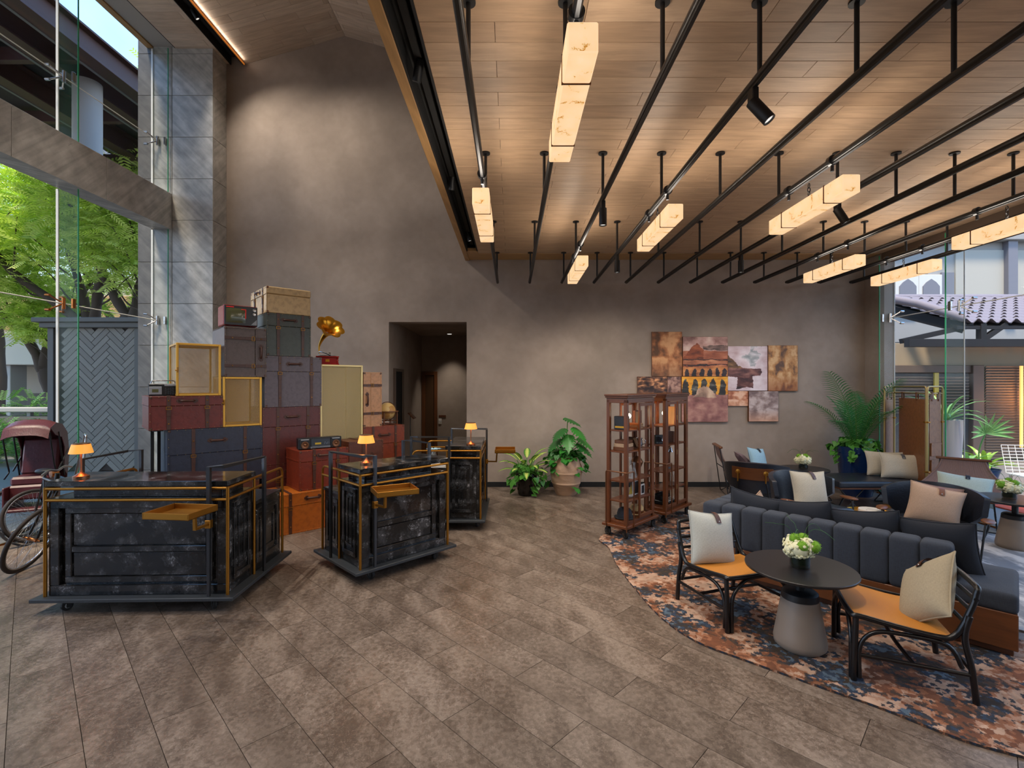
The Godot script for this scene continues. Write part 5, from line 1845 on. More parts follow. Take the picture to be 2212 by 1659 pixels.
	part(b, "button_bar", s, M.steel)
	s = st()
	for i in 4:
		tube(s, [Vector3(0.045 + i * 0.016, 0.05, 0.054), Vector3(0.053 + i * 0.016, 0.08 - (i % 2) * 0.01, 0.054)], 0.002, 5)
	part(b, "equaliser", s, M.steel)
	# gramophone
	var g := thing("gramophone", "gramophone with golden petal horn and red box on the tall mesh cabinet", "gramophone", tn(2.52, n - 0.22, 1.957), TURN - 20)
	s = st()
	box(s, Vector3(0, 0.008, 0), Vector3(0.29, 0.016, 0.29), Basis(), 0.005)
	box(s, Vector3(0, 0.055, 0), Vector3(0.25, 0.085, 0.25), Basis(), 0.004)
	box(s, Vector3(0, 0.105, 0), Vector3(0.29, 0.016, 0.29), Basis(), 0.005)
	part(g, "box_body", s, M.chrome_red)
	for x in [-0.125, 0.125]:
		s = st()
		lathe(s, [Vector2(0.008, 0.016), Vector2(0.016, 0.03), Vector2(0.008, 0.04), Vector2(0.016, 0.055), Vector2(0.008, 0.07), Vector2(0.016, 0.085), Vector2(0.008, 0.097)], 12, Transform3D(Basis(), Vector3(x, 0, 0.125)))
		part(g, "turned_post", s, M.chrome_red)
	s = st()
	box(s, Vector3(0, 0.055, 0.126), Vector3(0.05, 0.035, 0.004), Basis(), 0.001)
	part(g, "plate", s, M.gold)
	s = st()
	lathe(s, [Vector2(0, 0.113), Vector2(0.12, 0.113), Vector2(0.12, 0.122), Vector2(0, 0.122)], 28)
	part(g, "turntable", s, M.black_plastic)
	s = st()
	tube(s, curve([Vector3(-0.1, 0.113, -0.1), Vector3(-0.1, 0.18, -0.1), Vector3(-0.04, 0.17, -0.03), Vector3(0.03, 0.135, 0.03)], 4), 0.01, 8)
	lathe(s, [Vector2(0, -0.012), Vector2(0.028, -0.012), Vector2(0.028, 0.012), Vector2(0, 0.012)], 16, Transform3D(Basis(Vector3(0, 0, 1), PI / 2), Vector3(0.03, 0.14, 0.03)))
	part(g, "tone_arm", s, M.steel)
	# horn: neck curve then flared petals
	s = st()
	tube(s, curve([Vector3(-0.1, 0.16, -0.1), Vector3(-0.1, 0.26, -0.1), Vector3(-0.06, 0.36, -0.09), Vector3(-0.01, 0.43, -0.06)], 5), [0.008, 0.009, 0.009, 0.010, 0.011, 0.012, 0.014, 0.016, 0.018, 0.021, 0.024, 0.028, 0.032, 0.036, 0.04, 0.044], 14)
	part(g, "horn_neck", s, M.gold)
	var ax := Vector3(0.30, 0.52, 0.62).normalized()
	var hbz := Basis(ax.cross(Vector3.UP).normalized(), ax, ax.cross(Vector3.UP).normalized().cross(ax))
	s = st()
	var prof := [Vector2(0.043, 0.0), Vector2(0.055, 0.04), Vector2(0.078, 0.085), Vector2(0.115, 0.125), Vector2(0.165, 0.15), Vector2(0.195, 0.152), Vector2(0.192, 0.147), Vector2(0.163, 0.144), Vector2(0.112, 0.119), Vector2(0.075, 0.08), Vector2(0.051, 0.04), Vector2(0.04, 0.0)]
	lathe(s, prof, 56, Transform3D(hbz, Vector3(-0.01, 0.425, -0.06)), func(a, i): return 1.0 - 0.16 * (1.0 - absf(cos(a * 3.5))) * clampf((prof[i].x - 0.05) * 9.0, 0, 1))
	part(g, "horn_bell", s, M.gold)
	# globe
	var q := thing("desk_globe", "antique globe in a turned wooden cradle on the brick red trunk", "globe", tn(3.42, n - 0.25, 1.109), TURN)
	s = st()
	ell(s, Vector3(0, 0.19, 0), Vector3(0.125, 0.125, 0.125), 28, 18)
	var gl := part(q, "globe_ball", s, M.globe_paper)
	for k in [[0.3, 0.5, 0.5, 0.35], [1.4, 0.2, 0.45, 0.5], [2.0, -0.4, 0.3, 0.35], [3.6, 0.4, 0.6, 0.4], [4.8, 0.0, 0.35, 0.4], [0.8, -0.3, 0.25, 0.3]]:
		s = st()
		grid(s, 8, 8, func(u, v):
			var an = (u - 0.5) * 2.0; var bn = (v - 0.5) * 2.0
			var sq := sqrt(maxf(1 - bn * bn * 0.95, 0.02)) * (1 + 0.25 * sin(v * 9.0))
			var lo: float = k[0] + an * k[2] * sq; var la: float = k[1] + bn * k[3]
			return Vector3(0, 0.19, 0) + Vector3(cos(la) * cos(lo), sin(la), cos(la) * sin(lo)) * 0.1258)
		part(gl, "continent", s, M.globe_land)
	s = st()
	var ring := []
	for i in 32: ring.append(Vector3(0, 0.19, 0) + Basis(Vector3(0, 1, 0), 0.7) * Vector3(0, sin(TAU * i / 32) * 0.135, cos(TAU * i / 32) * 0.135))
	tube(s, ring, 0.005, 6, true)
	part(q, "meridian", s, M.bronze)
	s = st()
	lathe(s, [Vector2(0.132, 0.18), Vector2(0.165, 0.18), Vector2(0.165, 0.192), Vector2(0.132, 0.192), Vector2(0.132, 0.18)], 32)
	part(q, "horizon_ring", s, M.walnut)
	for i in 4:
		s = st()
		var an := PI / 4 + PI / 2 * i
		lathe(s, [Vector2(0, 0), Vector2(0.012, 0), Vector2(0.009, 0.03), Vector2(0.013, 0.05), Vector2(0.007, 0.08), Vector2(0.012, 0.13), Vector2(0.008, 0.18), Vector2(0, 0.18)], 12, Transform3D(Basis(), Vector3(cos(an) * 0.148, 0, sin(an) * 0.148)))
		part(q, "leg", s, M.walnut)
	s = st()
	bar(s, Vector3(-0.1, 0.05, -0.1), Vector3(0.1, 0.05, 0.1), 0.012, 0.012)
	bar(s, Vector3(-0.1, 0.05, 0.1), Vector3(0.1, 0.05, -0.1), 0.012, 0.012)
	tube(s, [Vector3(0, 0.05, 0), Vector3(0, 0.07, 0)], 0.01, 8)
	part(q, "stretcher", s, M.walnut)

# ---------------------------------------------------------------- trishaw
func wheel(parent: Node, c: Vector3, axis: Vector3, r: float) -> void:
	var y := axis.normalized()
	var x := y.cross(Vector3.UP).normalized()
	var b := Basis(x, y, x.cross(y))
	var s := st()
	var ring := []
	for i in 48: ring.append(c + b * Vector3(cos(TAU * i / 48) * (r - 0.017), 0, sin(TAU * i / 48) * (r - 0.017)))
	tube(s, ring, 0.018, 8, true)
	var w := part(parent, "wheel", s, M.tyre)
	s = st()
	ring = []
	for i in 48: ring.append(c + b * Vector3(cos(TAU * i / 48) * (r - 0.038), 0, sin(TAU * i / 48) * (r - 0.038)))
	tube(s, ring, 0.010, 6, true)
	part(w, "rim", s, M.steel)
	s = st()
	for i in 36:
		var a := TAU * i / 36
		var a2 := a + (0.35 if i % 2 == 0 else -0.35)
		tube(s, [c + b * Vector3(cos(a2) * 0.02, 0.03 * (1 if i % 4 < 2 else -1), sin(a2) * 0.02), c + b * Vector3(cos(a) * (r - 0.045), 0, sin(a) * (r - 0.045))], 0.0014, 4)
	part(w, "spokes", s, M.steel)
	s = st()
	lathe(s, [Vector2(0, -0.06), Vector2(0.006, -0.06), Vector2(0.006, -0.04), Vector2(0.02, -0.035), Vector2(0.014, -0.02), Vector2(0.014, 0.02), Vector2(0.02, 0.035), Vector2(0.006, 0.04), Vector2(0.006, 0.06), Vector2(0, 0.06)], 14, Transform3D(b, c))
	part(w, "hub", s, M.copper)

func fender(parent: Node, c: Vector3, axis: Vector3, r: float, a0: float, a1: float, m: Material, wd := 0.03) -> void:
	var y := axis.normalized()
	var x := y.cross(Vector3.UP).normalized()
	var b := Basis(x, y, x.cross(y))
	var s := st()
	var f := func(u, v):
		var a: float = lerpf(a0, a1, u)
		var w: float = (v - 0.5) * 2.0
		var rr: float = r + 0.012 * (1 - w * w)
		return c + b * Vector3(cos(a) * rr, w * wd, sin(a) * rr)
	shell(s, 24, 4, f, func(u, v):
		var a: float = lerpf(a0, a1, u)
		return b * Vector3(cos(a), 0, sin(a)), 0.004)
	part(parent, "mudguard", s, m)

func rickshaw() -> void:
	var t := thing("trishaw", "old trishaw with maroon hooded sidecar and spoked wheels, left of the long desk", "trishaw")
	# bicycle: leaning front wheel, rear wheel, frame between
	var c1 := Vector3(-4.362, 0.288, -4.40)
	wheel(t, c1, Vector3(-0.926, 0.342, 0.163), 0.305)
	var c2 := Vector3(-5.13, 0.285, -5.20)
	var ax2 := Vector3(0.926, 0.174, 0.337)
	wheel(t, c2, ax2, 0.285)
	fender(t, c2, ax2, 0.305, -3.0, -0.3, M.dark_steel)
	var ax3 := Vector3(0.87, 0.0, 0.5)
	fender(t, Vector3(-5.27, 0.36, -5.30), ax3, 0.31, -3.1, -0.1, M.black_paint, 0.05)
	wheel(t, Vector3(-5.56, 0.28, -5.42), ax3, 0.27)
	var s := st()
	var hd := Vector3(-4.20, 0.80, -4.44)
	var bb0 := Vector3(-4.72, 0.33, -4.88)
	for e in [-0.045, 0.045]:
		tube(s, [c1 + Vector3(e, 0.01, 0.0), hd + Vector3(e * 0.6, -0.08, 0)], 0.011, 8)
	tube(s, [hd + Vector3(0, -0.1, 0), hd + Vector3(0.03, 0.08, 0)], 0.018, 8)
	tube(s, [hd, Vector3(-4.86, 0.72, -5.02)], 0.015, 8)
	tube(s, [hd + Vector3(0, -0.08, 0), bb0], 0.015, 8)
	tube(s, [bb0, Vector3(-4.84, 0.78, -5.01)], 0.014, 8)
	tube(s, [bb0, c2], 0.01, 8)
	tube(s, [Vector3(-4.88, 0.7, -5.04), c2], 0.009, 8)
	part(t, "bicycle_frame", s, M.black_metal)
	s = st()
	tube(s, rnd([hd + Vector3(0.10, 0.10, 0.22), hd + Vector3(0.05, 0.13, 0.1), hd + Vector3(0.03, 0.1, 0), hd + Vector3(-0.02, 0.13, -0.12), hd + Vector3(-0.06, 0.1, -0.24)], 0.05), 0.010, 8)
	part(t, "handlebar", s, M.steel)
	s = st()
	lathe(s, [Vector2(0, -0.05), Vector2(0.025, -0.045), Vector2(0.038, 0.0), Vector2(0.04, 0.01), Vector2(0, 0.015)], 20, Transform3D(Basis(Vector3(1, 0, 0), PI / 2) * Basis(Vector3(0, 0, 1), 0.5), Vector3(-4.25, 0.875, -4.47)))
	part(t, "headlamp", s, M.copper)
	s = st()
	ell(s, Vector3(-4.83, 0.80, -5.0), Vector3(0.09, 0.03, 0.06), 16, 8)
	part(t, "saddle", s, M.black_paint)
	# push handle behind the sidecar
	s = st()
	tube(s, rnd([Vector3(-5.02, 0.4, -5.62), Vector3(-5.0, 1.10, -5.68), Vector3(-5.17, 1.10, -5.86), Vector3(-5.30, 0.5, -5.85)], 0.05), 0.014, 8)
	part(t, "push_handle", s, M.steel)
	# sidecar seat and hood
	var o := Vector3(-5.43, 0.0, -5.52)
	var bb := Basis(Vector3.UP, deg_to_rad(24))
	var P := func(x: float, y: float, z: float): return o + bb * Vector3(x * 0.66, y, z * 0.75)
	s = st()
	box(s, P.call(0, 0.62, 0.0), Vector3(0.33, 0.1, 0.32), bb, 0.03)
	box(s, P.call(0, 0.5, 0.02), Vector3(0.34, 0.16, 0.34), bb, 0.02)
	part(t, "seat", s, M.maroon_leather)
	s = st()
	box(s, P.call(0.0, 0.86, -0.18), Vector3(0.32, 0.4, 0.08), bb * Basis(Vector3(1, 0, 0), -0.2), 0.03)
	part(t, "backrest", s, M.maroon_leather)
	s = st()
	box(s, P.call(0, 0.32, 0.1), Vector3(0.33, 0.03, 0.42), bb, 0.01)
	box(s, P.call(-0.25, 0.45, 0.1), Vector3(0.02, 0.25, 0.42), bb, 0.008)
	box(s, P.call(0.25, 0.43, 0.1), Vector3(0.02, 0.2, 0.38), bb, 0.008)
	part(t, "floor_pan", s, M.maroon_leather)
	# hood: half barrel over the seat, sloping to the back
	s = st()
	var hood2 := func(u, v):
		# side profile from behind the seat over the top to the front brim
		var k: Array = [[-0.30, 0.62], [-0.38, 0.9], [-0.32, 1.14], [-0.14, 1.27], [0.08, 1.30], [0.27, 1.25], [0.34, 1.14]]
		var i := mini(int(u * 6), 5)
		var f: float = u * 6 - i
		var z: float = lerpf(k[i][0], k[i + 1][0], f)
		var y: float = lerpf(k[i][1], k[i + 1][1], f)
		var e: float = 2 * v - 1
		return P.call(e * 0.30, y - 0.05 * pow(absf(e), 3.0) - 0.015 * absf(sin(u * 9.0)) * (1 - e * e), z)
	shell(s, 24, 8, hood2, func(u, v):
		var d: Vector3 = hood2.call(minf(u + 0.02, 1), v) - hood2.call(maxf(u - 0.02, 0), v)
		return d.cross(bb * Vector3(1, 0, 0)).normalized(), 0.012)
	part(t, "hood", s, M.maroon_leather)
	for x in [-1.0, 1.0]:
		s = st()
		var poly := PackedVector2Array([Vector2(-0.30, 0.62), Vector2(-0.38, 0.9), Vector2(-0.32, 1.12), Vector2(-0.14, 1.23), Vector2(0.08, 1.26), Vector2(0.27, 1.21), Vector2(0.1, 1.12), Vector2(-0.12, 1.08), Vector2(-0.22, 0.95), Vector2(-0.2, 0.7)])
		prism(s, poly, -0.006, 0.006, Transform3D(bb * Basis.from_scale(Vector3(0.66, 1, 0.75)) * Basis(Vector3(0, 0, 1), Vector3(0, 1, 0), Vector3(-1, 0, 0)), P.call(x * 0.295, 0, 0)))
		part(t, "hood_side", s, M.maroon_leather)
	s = st()
	for x in [-1.0, 1.0]:
		var e: float = x * 0.30
		tube(s, rnd([P.call(e, 1.16, 0.3), P.call(e, 0.82, 0.16), P.call(e, 0.72, 0.1), P.call(e, 0.66, 0.24)], 0.03), 0.008, 6)
		tube(s, [P.call(e, 0.62, -0.2), P.call(e, 1.15, 0.0)], 0.008, 6)
		tube(s, [P.call(e, 0.72, 0.0), P.call(e, 0.92, -0.34)], 0.008, 6)
	part(t, "hood_stays", s, M.black_metal)
# ---------------------------------------------------------------- glass cabinets on castors
func cabinet(label: String, at: Vector3, yaw: float, W: float, D: float, doors: Array) -> Node3D:
	var t := thing("display_cabinet", label, "cabinet", at, yaw, "glass display cabinets on castors")
	var H := 1.585
	var s := st()
	bx(s, -W / 2 - 0.05, W / 2 + 0.05, 0.125, 0.155, -D / 2 - 0.03, D / 2 + 0.03, 0.004)
	part(t, "base_board", s, M.cabinet_wood)
	s = st()
	bx(s, -W / 2 + 0.02, W / 2 - 0.02, 0.155, 0.185, -D / 2 + 0.02, D / 2 - 0.02, 0.002)
	part(t, "bottom_shelf", s, M.cabinet_wood)
	for x in [-1.0, 1.0]:
		for z in [-1.0, 1.0]:
			s = st()
			box(s, Vector3(x * (W / 2 - 0.02), 0.84, z * (D / 2 - 0.02)), Vector3(0.04, 1.37, 0.04), Basis(), 0.003)
			part(t, "corner_post", s, M.cabinet_wood)
	s = st()
	bx(s, -W / 2, W / 2, 1.49, 1.545, -D / 2, D / 2, 0.003)
	bx(s, -W / 2 - 0.012, W / 2 + 0.012, 1.545, 1.565, -D / 2 - 0.012, D / 2 + 0.012, 0.004)
	bx(s, -W / 2 - 0.02, W / 2 + 0.02, 1.565, H, -D / 2 - 0.02, D / 2 + 0.02, 0.004)
	part(t, "cornice", s, M.cabinet_wood)
	for y in [0.41, 0.63, 0.955, 1.19]:
		s = st()
		bx(s, -W / 2 + 0.015, W / 2 - 0.015, y - 0.016, y, -D / 2 + 0.015, D / 2 - 0.015, 0.002)
		part(t, "shelf", s, M.cabinet_wood)
	# front and back: doors with frames
	for z in [-1.0, 1.0]:
		for k in doors:
			s = st()
			var x0: float = k[0] * W; var x1: float = k[1] * W
			var zz: float = z * (D / 2 - 0.008)
			bx(s, x0, x0 + 0.028, 0.19, 1.485, zz - 0.01, zz + 0.01, 0.002)
			bx(s, x1 - 0.028, x1, 0.19, 1.485, zz - 0.01, zz + 0.01, 0.002)
			bx(s, x0 + 0.028, x1 - 0.028, 0.19, 0.225, zz - 0.01, zz + 0.01, 0.002)
			bx(s, x0 + 0.028, x1 - 0.028, 1.45, 1.485, zz - 0.01, zz + 0.01, 0.002)
			var dr := part(t, "door", s, M.cabinet_wood)
			s = st()
			bx(s, x0 + 0.028, x1 - 0.028, 0.225, 1.45, zz - 0.002, zz + 0.002, 0)
			part(dr, "pane", s, M.cabinet_glass)
			s = st()
			for y in [0.42, 0.85, 1.28]:
				bx(s, x1 - 0.004, x1 + 0.004, y - 0.03, y + 0.03, zz + z * 0.01, zz + z * 0.014, 0.001)
			part(dr, "hinge", s, M.old_brass)
		if doors.size() == 1:
			s = st()
			bx(s, -W / 2 + 0.04, doors[0][0] * W - 0.002, 0.19, 1.49, z * (D / 2 - 0.02) - 0.0015, z * (D / 2 - 0.02) + 0.0015, 0)
			part(t, "pane", s, M.cabinet_glass)
	for x in [-1.0, 1.0]:
		s = st()
		bx(s, x * (W / 2 - 0.03) - 0.0015, x * (W / 2 - 0.03) + 0.0015, 0.19, 1.49, -D / 2 + 0.04, D / 2 - 0.04, 0)
		part(t, "pane", s, M.cabinet_glass)
		# bronze bumper rail round each end
		if x > 0:
			continue
		s = st()
		tube(s, rnd([Vector3(x * (W / 2 - 0.09), 0.13, D / 2 + 0.035), Vector3(x * (W / 2 - 0.09), 0.74, D / 2 + 0.035), Vector3(x * (W / 2 + 0.055), 0.74, D / 2 + 0.035), Vector3(x * (W / 2 + 0.055), 0.74, -D / 2 + 0.03), Vector3(x * (W / 2 + 0.055), 0.13, -D / 2 + 0.03)], 0.02, 3), 0.008, 8)
		tube(s, [Vector3(x * (W / 2 + 0.055), 0.74, D / 2 + 0.03), Vector3(x * (W / 2 + 0.055), 0.1, D / 2 + 0.03)], 0.008, 8)
		part(t, "bumper_rail", s, M.bronze)
	for x in [-1.0, 1.0]:
		for z in [-1.0, 1.0]:
			castor(t, Vector3(x * (W / 2), 0.014, z * (D / 2 - 0.02)), 0.045, 0.112, 0.7 + x)
	# hanging bulb
	return t

func bulb_in(label: String, at: Vector3) -> void:
	var t := thing("pendant_bulb", label, "lamp", at, 0, "glowing globe bulbs inside the glass cabinets")
	var s := st()
	ell(s, Vector3.ZERO, Vector3(0.032, 0.032, 0.032), 16, 10)
	part(t, "bulb", s, M.bulb)
	s = st()
	tube(s, [Vector3(0, 0.03, 0), Vector3(0, 0.05, 0)], 0.01, 8)
	tube(s, [Vector3(0, 0.05, 0), Vector3(0, 0.155, 0)], 0.002, 5)
	part(t, "cord", s, M.black_paint)
	lamp(OmniLight3D.new(), t, Vector3.ZERO, 0.10, "ffcf94", 0.03)

func book(label: String, c: Vector3, z: Vector3, b: Basis, m: String, group: String) -> void:
	var t := thing("book", label, "book", c, 0, group)
	t.basis = b
	var s := st()
	box(s, Vector3(0, z.y / 2 - 0.0015, 0), Vector3(z.x, 0.003, z.z), Basis(), 0.001)
	box(s, Vector3(0, -z.y / 2 + 0.0015, 0), Vector3(z.x, 0.003, z.z), Basis(), 0.001)
	box(s, Vector3(-z.x / 2 + 0.002, 0, 0), Vector3(0.004, z.y, z.z), Basis(), 0.001)
	part(t, "cover", s, M[m])
	s = st()
	box(s, Vector3(0.001, 0, 0), Vector3(z.x - 0.012, z.y - 0.006, z.z - 0.01), Basis(), 0.001)
	part(t, "pages", s, M.paper)

func cabinets() -> void:
	var yaw := 46.0
	var bz := Basis(Vector3.UP, deg_to_rad(yaw))
	var c1 := Vector3(1.37, 0, -5.57)
	var c2 := Vector3(1.97, 0, -6.16)
	cabinet("nearer glass cabinet of brown wood, its narrow end towards the plants", c1, yaw, 0.62, 0.26, [[-0.06, 0.44]])
	cabinet("further glass cabinet of brown wood, standing before the paintings", c2, yaw, 0.62, 0.28, [[-0.44, -0.02], [0.02, 0.44]])
	var L := func(c: Vector3, x: float, y: float, z: float): return c + bz * Vector3(x, y, z)
	bulb_in("glowing globe bulb in the nearer cabinet", L.call(c1, -0.06, 1.335, 0.0))
	bulb_in("glowing bulb in the further cabinet, mostly hidden by its post", L.call(c2, -0.1, 1.335, 0.02))
	# nearer cabinet: top shelf
	var s := st()
	box(s, Vector3(0, 0.075, 0), Vector3(0.15, 0.15, 0.09), Basis(), 0.006)
	var r := thing("old_radio", "dark old radio on the nearer cabinet's top shelf, at its narrow end", "radio", L.call(c1, -0.2, 1.19, 0.0), yaw - 80)
	part(r, "casing", s, M.black_plastic)
	s = st()
	bx(s, -0.06, 0.06, 0.02, 0.04, 0.045, 0.05, 0.001)
	part(r, "tuning_scale", s, M.gold)
	for i in 3:
		book("thin brown book, %s of the pile beneath the bulb" % ["lowest", "middle", "topmost"][i], L.call(c1, 0.03 + i * 0.006, 1.2 + i * 0.02, 0.02), Vector3(0.13, 0.018, 0.17), Basis(Vector3.UP, deg_to_rad(yaw + 6 * i - 5)), ["walnut", "paper_dark", "brown_leather"][i], "books on the cabinet shelves")
	var f := thing("picture_frame", "wooden picture frame with yellow print on the nearer cabinet's top shelf", "frame", L.call(c1, 0.18, 1.19, -0.02), yaw)
	s = st()
	for k in [[-0.07, 0, 0.014, 0.2], [0.07, 0, 0.014, 0.2], [0, 0.093, 0.15, 0.014], [0, -0.093, 0.15, 0.014]]:
		box(s, Vector3(k[0], 0.1 + k[1], 0), Vector3(k[2], k[3], 0.03), Basis(), 0.002)
	part(f, "moulding", s, M.walnut_dark)
	s = st()
	bx(s, -0.064, 0.064, 0.014, 0.186, -0.004, 0.004, 0)
	part(f, "print", s, M.paper)
	# second shelf: boxes, leaning books, jug
	for i in 3:
		s = st()
		box(s, Vector3.ZERO, Vector3(0.19 - i * 0.02, 0.038, 0.15), Basis(), 0.003)
		solo("wooden_case", "flat wooden case, %s of three on the nearer cabinet's second shelf" % ["lowest", "middle", "topmost"][i], "case", s, [M.walnut, M.board, M.walnut][i], L.call(c1, -0.16, 0.975 + i * 0.039, 0), Basis(Vector3.UP, deg_to_rad(yaw - 4 + 5 * i)), "flat wooden cases")
	for i in 3:
		book("leaning book, %s of three beside the wooden cases" % ["first", "second", "last"][i], L.call(c1, 0.0 + i * 0.024, 1.03, 0.0), Vector3(0.14, 0.018, 0.12), bz * Basis(Vector3(0, 0, 1), -0.95), ["paper_dark", "brown_leather", "walnut_dark"][i], "books on the cabinet shelves")
	var j := thing("metal_jug", "dull metal jug on the nearer cabinet's second shelf", "jug", L.call(c1, 0.17, 0.956, 0))
	s = st()
	lathe(s, [Vector2(0, 0), Vector2(0.04, 0), Vector2(0.05, 0.04), Vector2(0.042, 0.09), Vector2(0.048, 0.11), Vector2(0.044, 0.11), Vector2(0.038, 0.09), Vector2(0, 0.02)], 20)
	part(j, "body", s, M.steel)
	s = st()
	tube(s, curve([Vector3(0.045, 0.09, 0), Vector3(0.08, 0.085, 0), Vector3(0.075, 0.045, 0), Vector3(0.048, 0.035, 0)], 4), 0.005, 6)
	part(j, "handle", s, M.steel)
	# third shelf: decanters, copper kettle
	for k in [[-0.08, "clear tall decanter on the nearer cabinet's third shelf", 0.24], [-0.0, "shorter clear decanter beside the tall one", 0.17]]:
		s = st()
		var h: float = k[2]
		lathe(s, [Vector2(0, 0), Vector2(0.036, 0), Vector2(0.038, h * 0.1), Vector2(0.014, h * 0.6), Vector2(0.012, h * 0.85), Vector2(0.02, h), Vector2(0.016, h), Vector2(0.009, h * 0.85), Vector2(0.011, h * 0.6), Vector2(0.034, h * 0.1), Vector2(0.03, 0.006), Vector2(0, 0.006)], 20)
		solo("decanter", k[1], "decanter", s, M.clear_glass, L.call(c1, k[0], 0.631, 0.04), Basis(), "clear decanters")
	var kt := thing("kettle", "dark rounded kettle with thin spout on the nearer cabinet's third shelf", "kettle", L.call(c1, 0.13, 0.631, 0), yaw)
	s = st()
	lathe(s, [Vector2(0, 0), Vector2(0.03, 0), Vector2(0.03, 0.06), Vector2(0.05, 0.1), Vector2(0.075, 0.16), Vector2(0.05, 0.2), Vector2(0.015, 0.225), Vector2(0, 0.23)], 24)
	part(kt, "body", s, M.bronze)
	s = st()
	tube(s, curve([Vector3(-0.06, 0.16, 0), Vector3(-0.11, 0.165, 0), Vector3(-0.14, 0.14, 0)], 4), 0.007, 6)
	tube(s, [Vector3(0.06, 0.16, 0), Vector3(0.12, 0.16, 0)], 0.008, 6)
	part(kt, "spout", s, M.bronze)
	# fourth shelf: toy yacht, photographs
	var y := thing("toy_yacht", "little toy yacht with a yellow sail on the nearer cabinet's fourth shelf", "toy boat", L.call(c1, -0.05, 0.411, 0.03), yaw)
	s = st()
	lathe(s, [Vector2(0, 0), Vector2(0.016, 0.008), Vector2(0.022, 0.024), Vector2(0, 0.024)], 16, Transform3D(Basis.from_scale(Vector3(3.0, 1, 1)), Vector3.ZERO))
	part(y, "hull", s, M.white)
	s = st()
	prism(s, PackedVector2Array([Vector2(-0.045, 0.035), Vector2(0.03, 0.035), Vector2(0.0, 0.15)]), -0.001, 0.001)
	part(y, "sail", s, M.yellow_glow)
	s = st()
	tube(s, [Vector3(0, 0.02, 0), Vector3(0, 0.16, 0)], 0.002, 5)
	part(y, "mast", s, M.walnut)
	for k in [[0.1, 0.13, 0.17, "large"], [0.17, 0.09, 0.12, "small"]]:
		var p := thing("photo_frame", "%s black and white photograph in a pale frame, nearer cabinet" % k[3], "photograph", L.call(c1, k[0], 0.411, 0.0 if k[3] == "large" else 0.05), yaw, "framed photographs")
		s = st()
		box(s, Vector3(0, k[2] / 2, 0), Vector3(k[1], k[2], 0.012), Basis(), 0.003)
		part(p, "frame", s, M.white)
		s = st()
		box(s, Vector3(0, k[2] / 2, 0.0065), Vector3(k[1] - 0.03, k[2] - 0.03, 0.002), Basis(), 0)
		part(p, "print", s, M.dark_steel)
	# bottom: hats
	var hb := thing("bowler_hat", "round black hat on the nearer cabinet's bottom shelf", "hat", L.call(c1, -0.14, 0.186, 0.0))
	s = st()
	lathe(s, [Vector2(0, 0.004), Vector2(0.11, 0.004), Vector2(0.118, 0.014), Vector2(0.11, 0.012), Vector2(0.085, 0.01), Vector2(0.084, 0.06), Vector2(0.07, 0.1), Vector2(0.04, 0.12), Vector2(0, 0.125)], 28)
	part(hb, "felt", s, M.sofa_dark)
	var sh := thing("straw_hat", "straw hat with brown band on the nearer cabinet's bottom shelf", "hat", L.call(c1, 0.13, 0.186, 0.0))
	s = st()
	lathe(s, [Vector2(0, 0.004), Vector2(0.115, 0.004), Vector2(0.115, 0.01), Vector2(0.08, 0.012), Vector2(0.075, 0.08), Vector2(0.06, 0.1), Vector2(0, 0.1)], 28)
	part(sh, "crown", s, M.straw)
	s = st()
	lathe(s, [Vector2(0.0805, 0.013), Vector2(0.0815, 0.013), Vector2(0.0795, 0.045), Vector2(0.0785, 0.045)], 28)
	part(sh, "band", s, M.brown_leather)
	# further cabinet
	var mt := thing("metronome", "wooden wedge-shaped metronome on the further cabinet's top shelf", "metronome", L.call(c2, 0.12, 1.19, 0.02), yaw)
	s = st()
	prism(s, PackedVector2Array([Vector2(-0.065, 0), Vector2(0.065, 0), Vector2(0.03, 0.22), Vector2(-0.03, 0.22)]), -0.05, 0.05)
	part(mt, "body", s, M.fascia)
	s = st()
	prism(s, PackedVector2Array([Vector2(-0.004, 0.03), Vector2(0.004, 0.03), Vector2(0.025, 0.2), Vector2(0.0, 0.2)]), 0.05, 0.055)
	part(mt, "pendulum", s, M.matt_black)
	var cm := thing("folding_camera", "black folding camera on the further cabinet's second shelf", "camera", L.call(c2, -0.18, 0.956, 0.0), yaw - 30)
	s = st()
	bx(s, -0.07, 0.07, 0, 0.11, -0.03, 0.01, 0.004)
	part(cm, "body", s, M.black_plastic)
	s = st()
	for i in 4:
		box(s, Vector3(0, 0.06, 0.02 + i * 0.012), Vector3(0.07 - i * 0.008, 0.07 - i * 0.008, 0.008), Basis(), 0.002)
	part(cm, "bellows", s, M.sofa_dark)
	s = st()
	lathe(s, [Vector2(0, 0), Vector2(0.022, 0), Vector2(0.022, 0.012), Vector2(0, 0.01)], 16, Transform3D(Basis(Vector3(1, 0, 0), PI / 2), Vector3(0, 0.06, 0.06)))
	part(cm, "lens", s, M.steel)
	for i in 3:
		s = st()
		box(s, Vector3.ZERO, Vector3(0.028, 0.14 - i * 0.012, 0.12), Basis(), 0.002)
		solo("ledger", "upright brown ledger, %s on the further cabinet's second shelf" % ["first", "middle", "last"][i], "book", s, [M.walnut_dark, M.brown_leather, M.paper_dark][i], L.call(c2, 0.08 + i * 0.032, 1.027 - i * 0.006, 0), bz, "books on the cabinet shelves")
	var dl := thing("desk_lamp", "chrome jointed desk lamp on the further cabinet's third shelf", "lamp", L.call(c2, 0.0, 0.631, 0.0), yaw)
	s = st()
	lathe(s, [Vector2(0, 0), Vector2(0.05, 0), Vector2(0.045, 0.015), Vector2(0, 0.02)], 20)
	part(dl, "base", s, M.dark_steel)
	s = st()
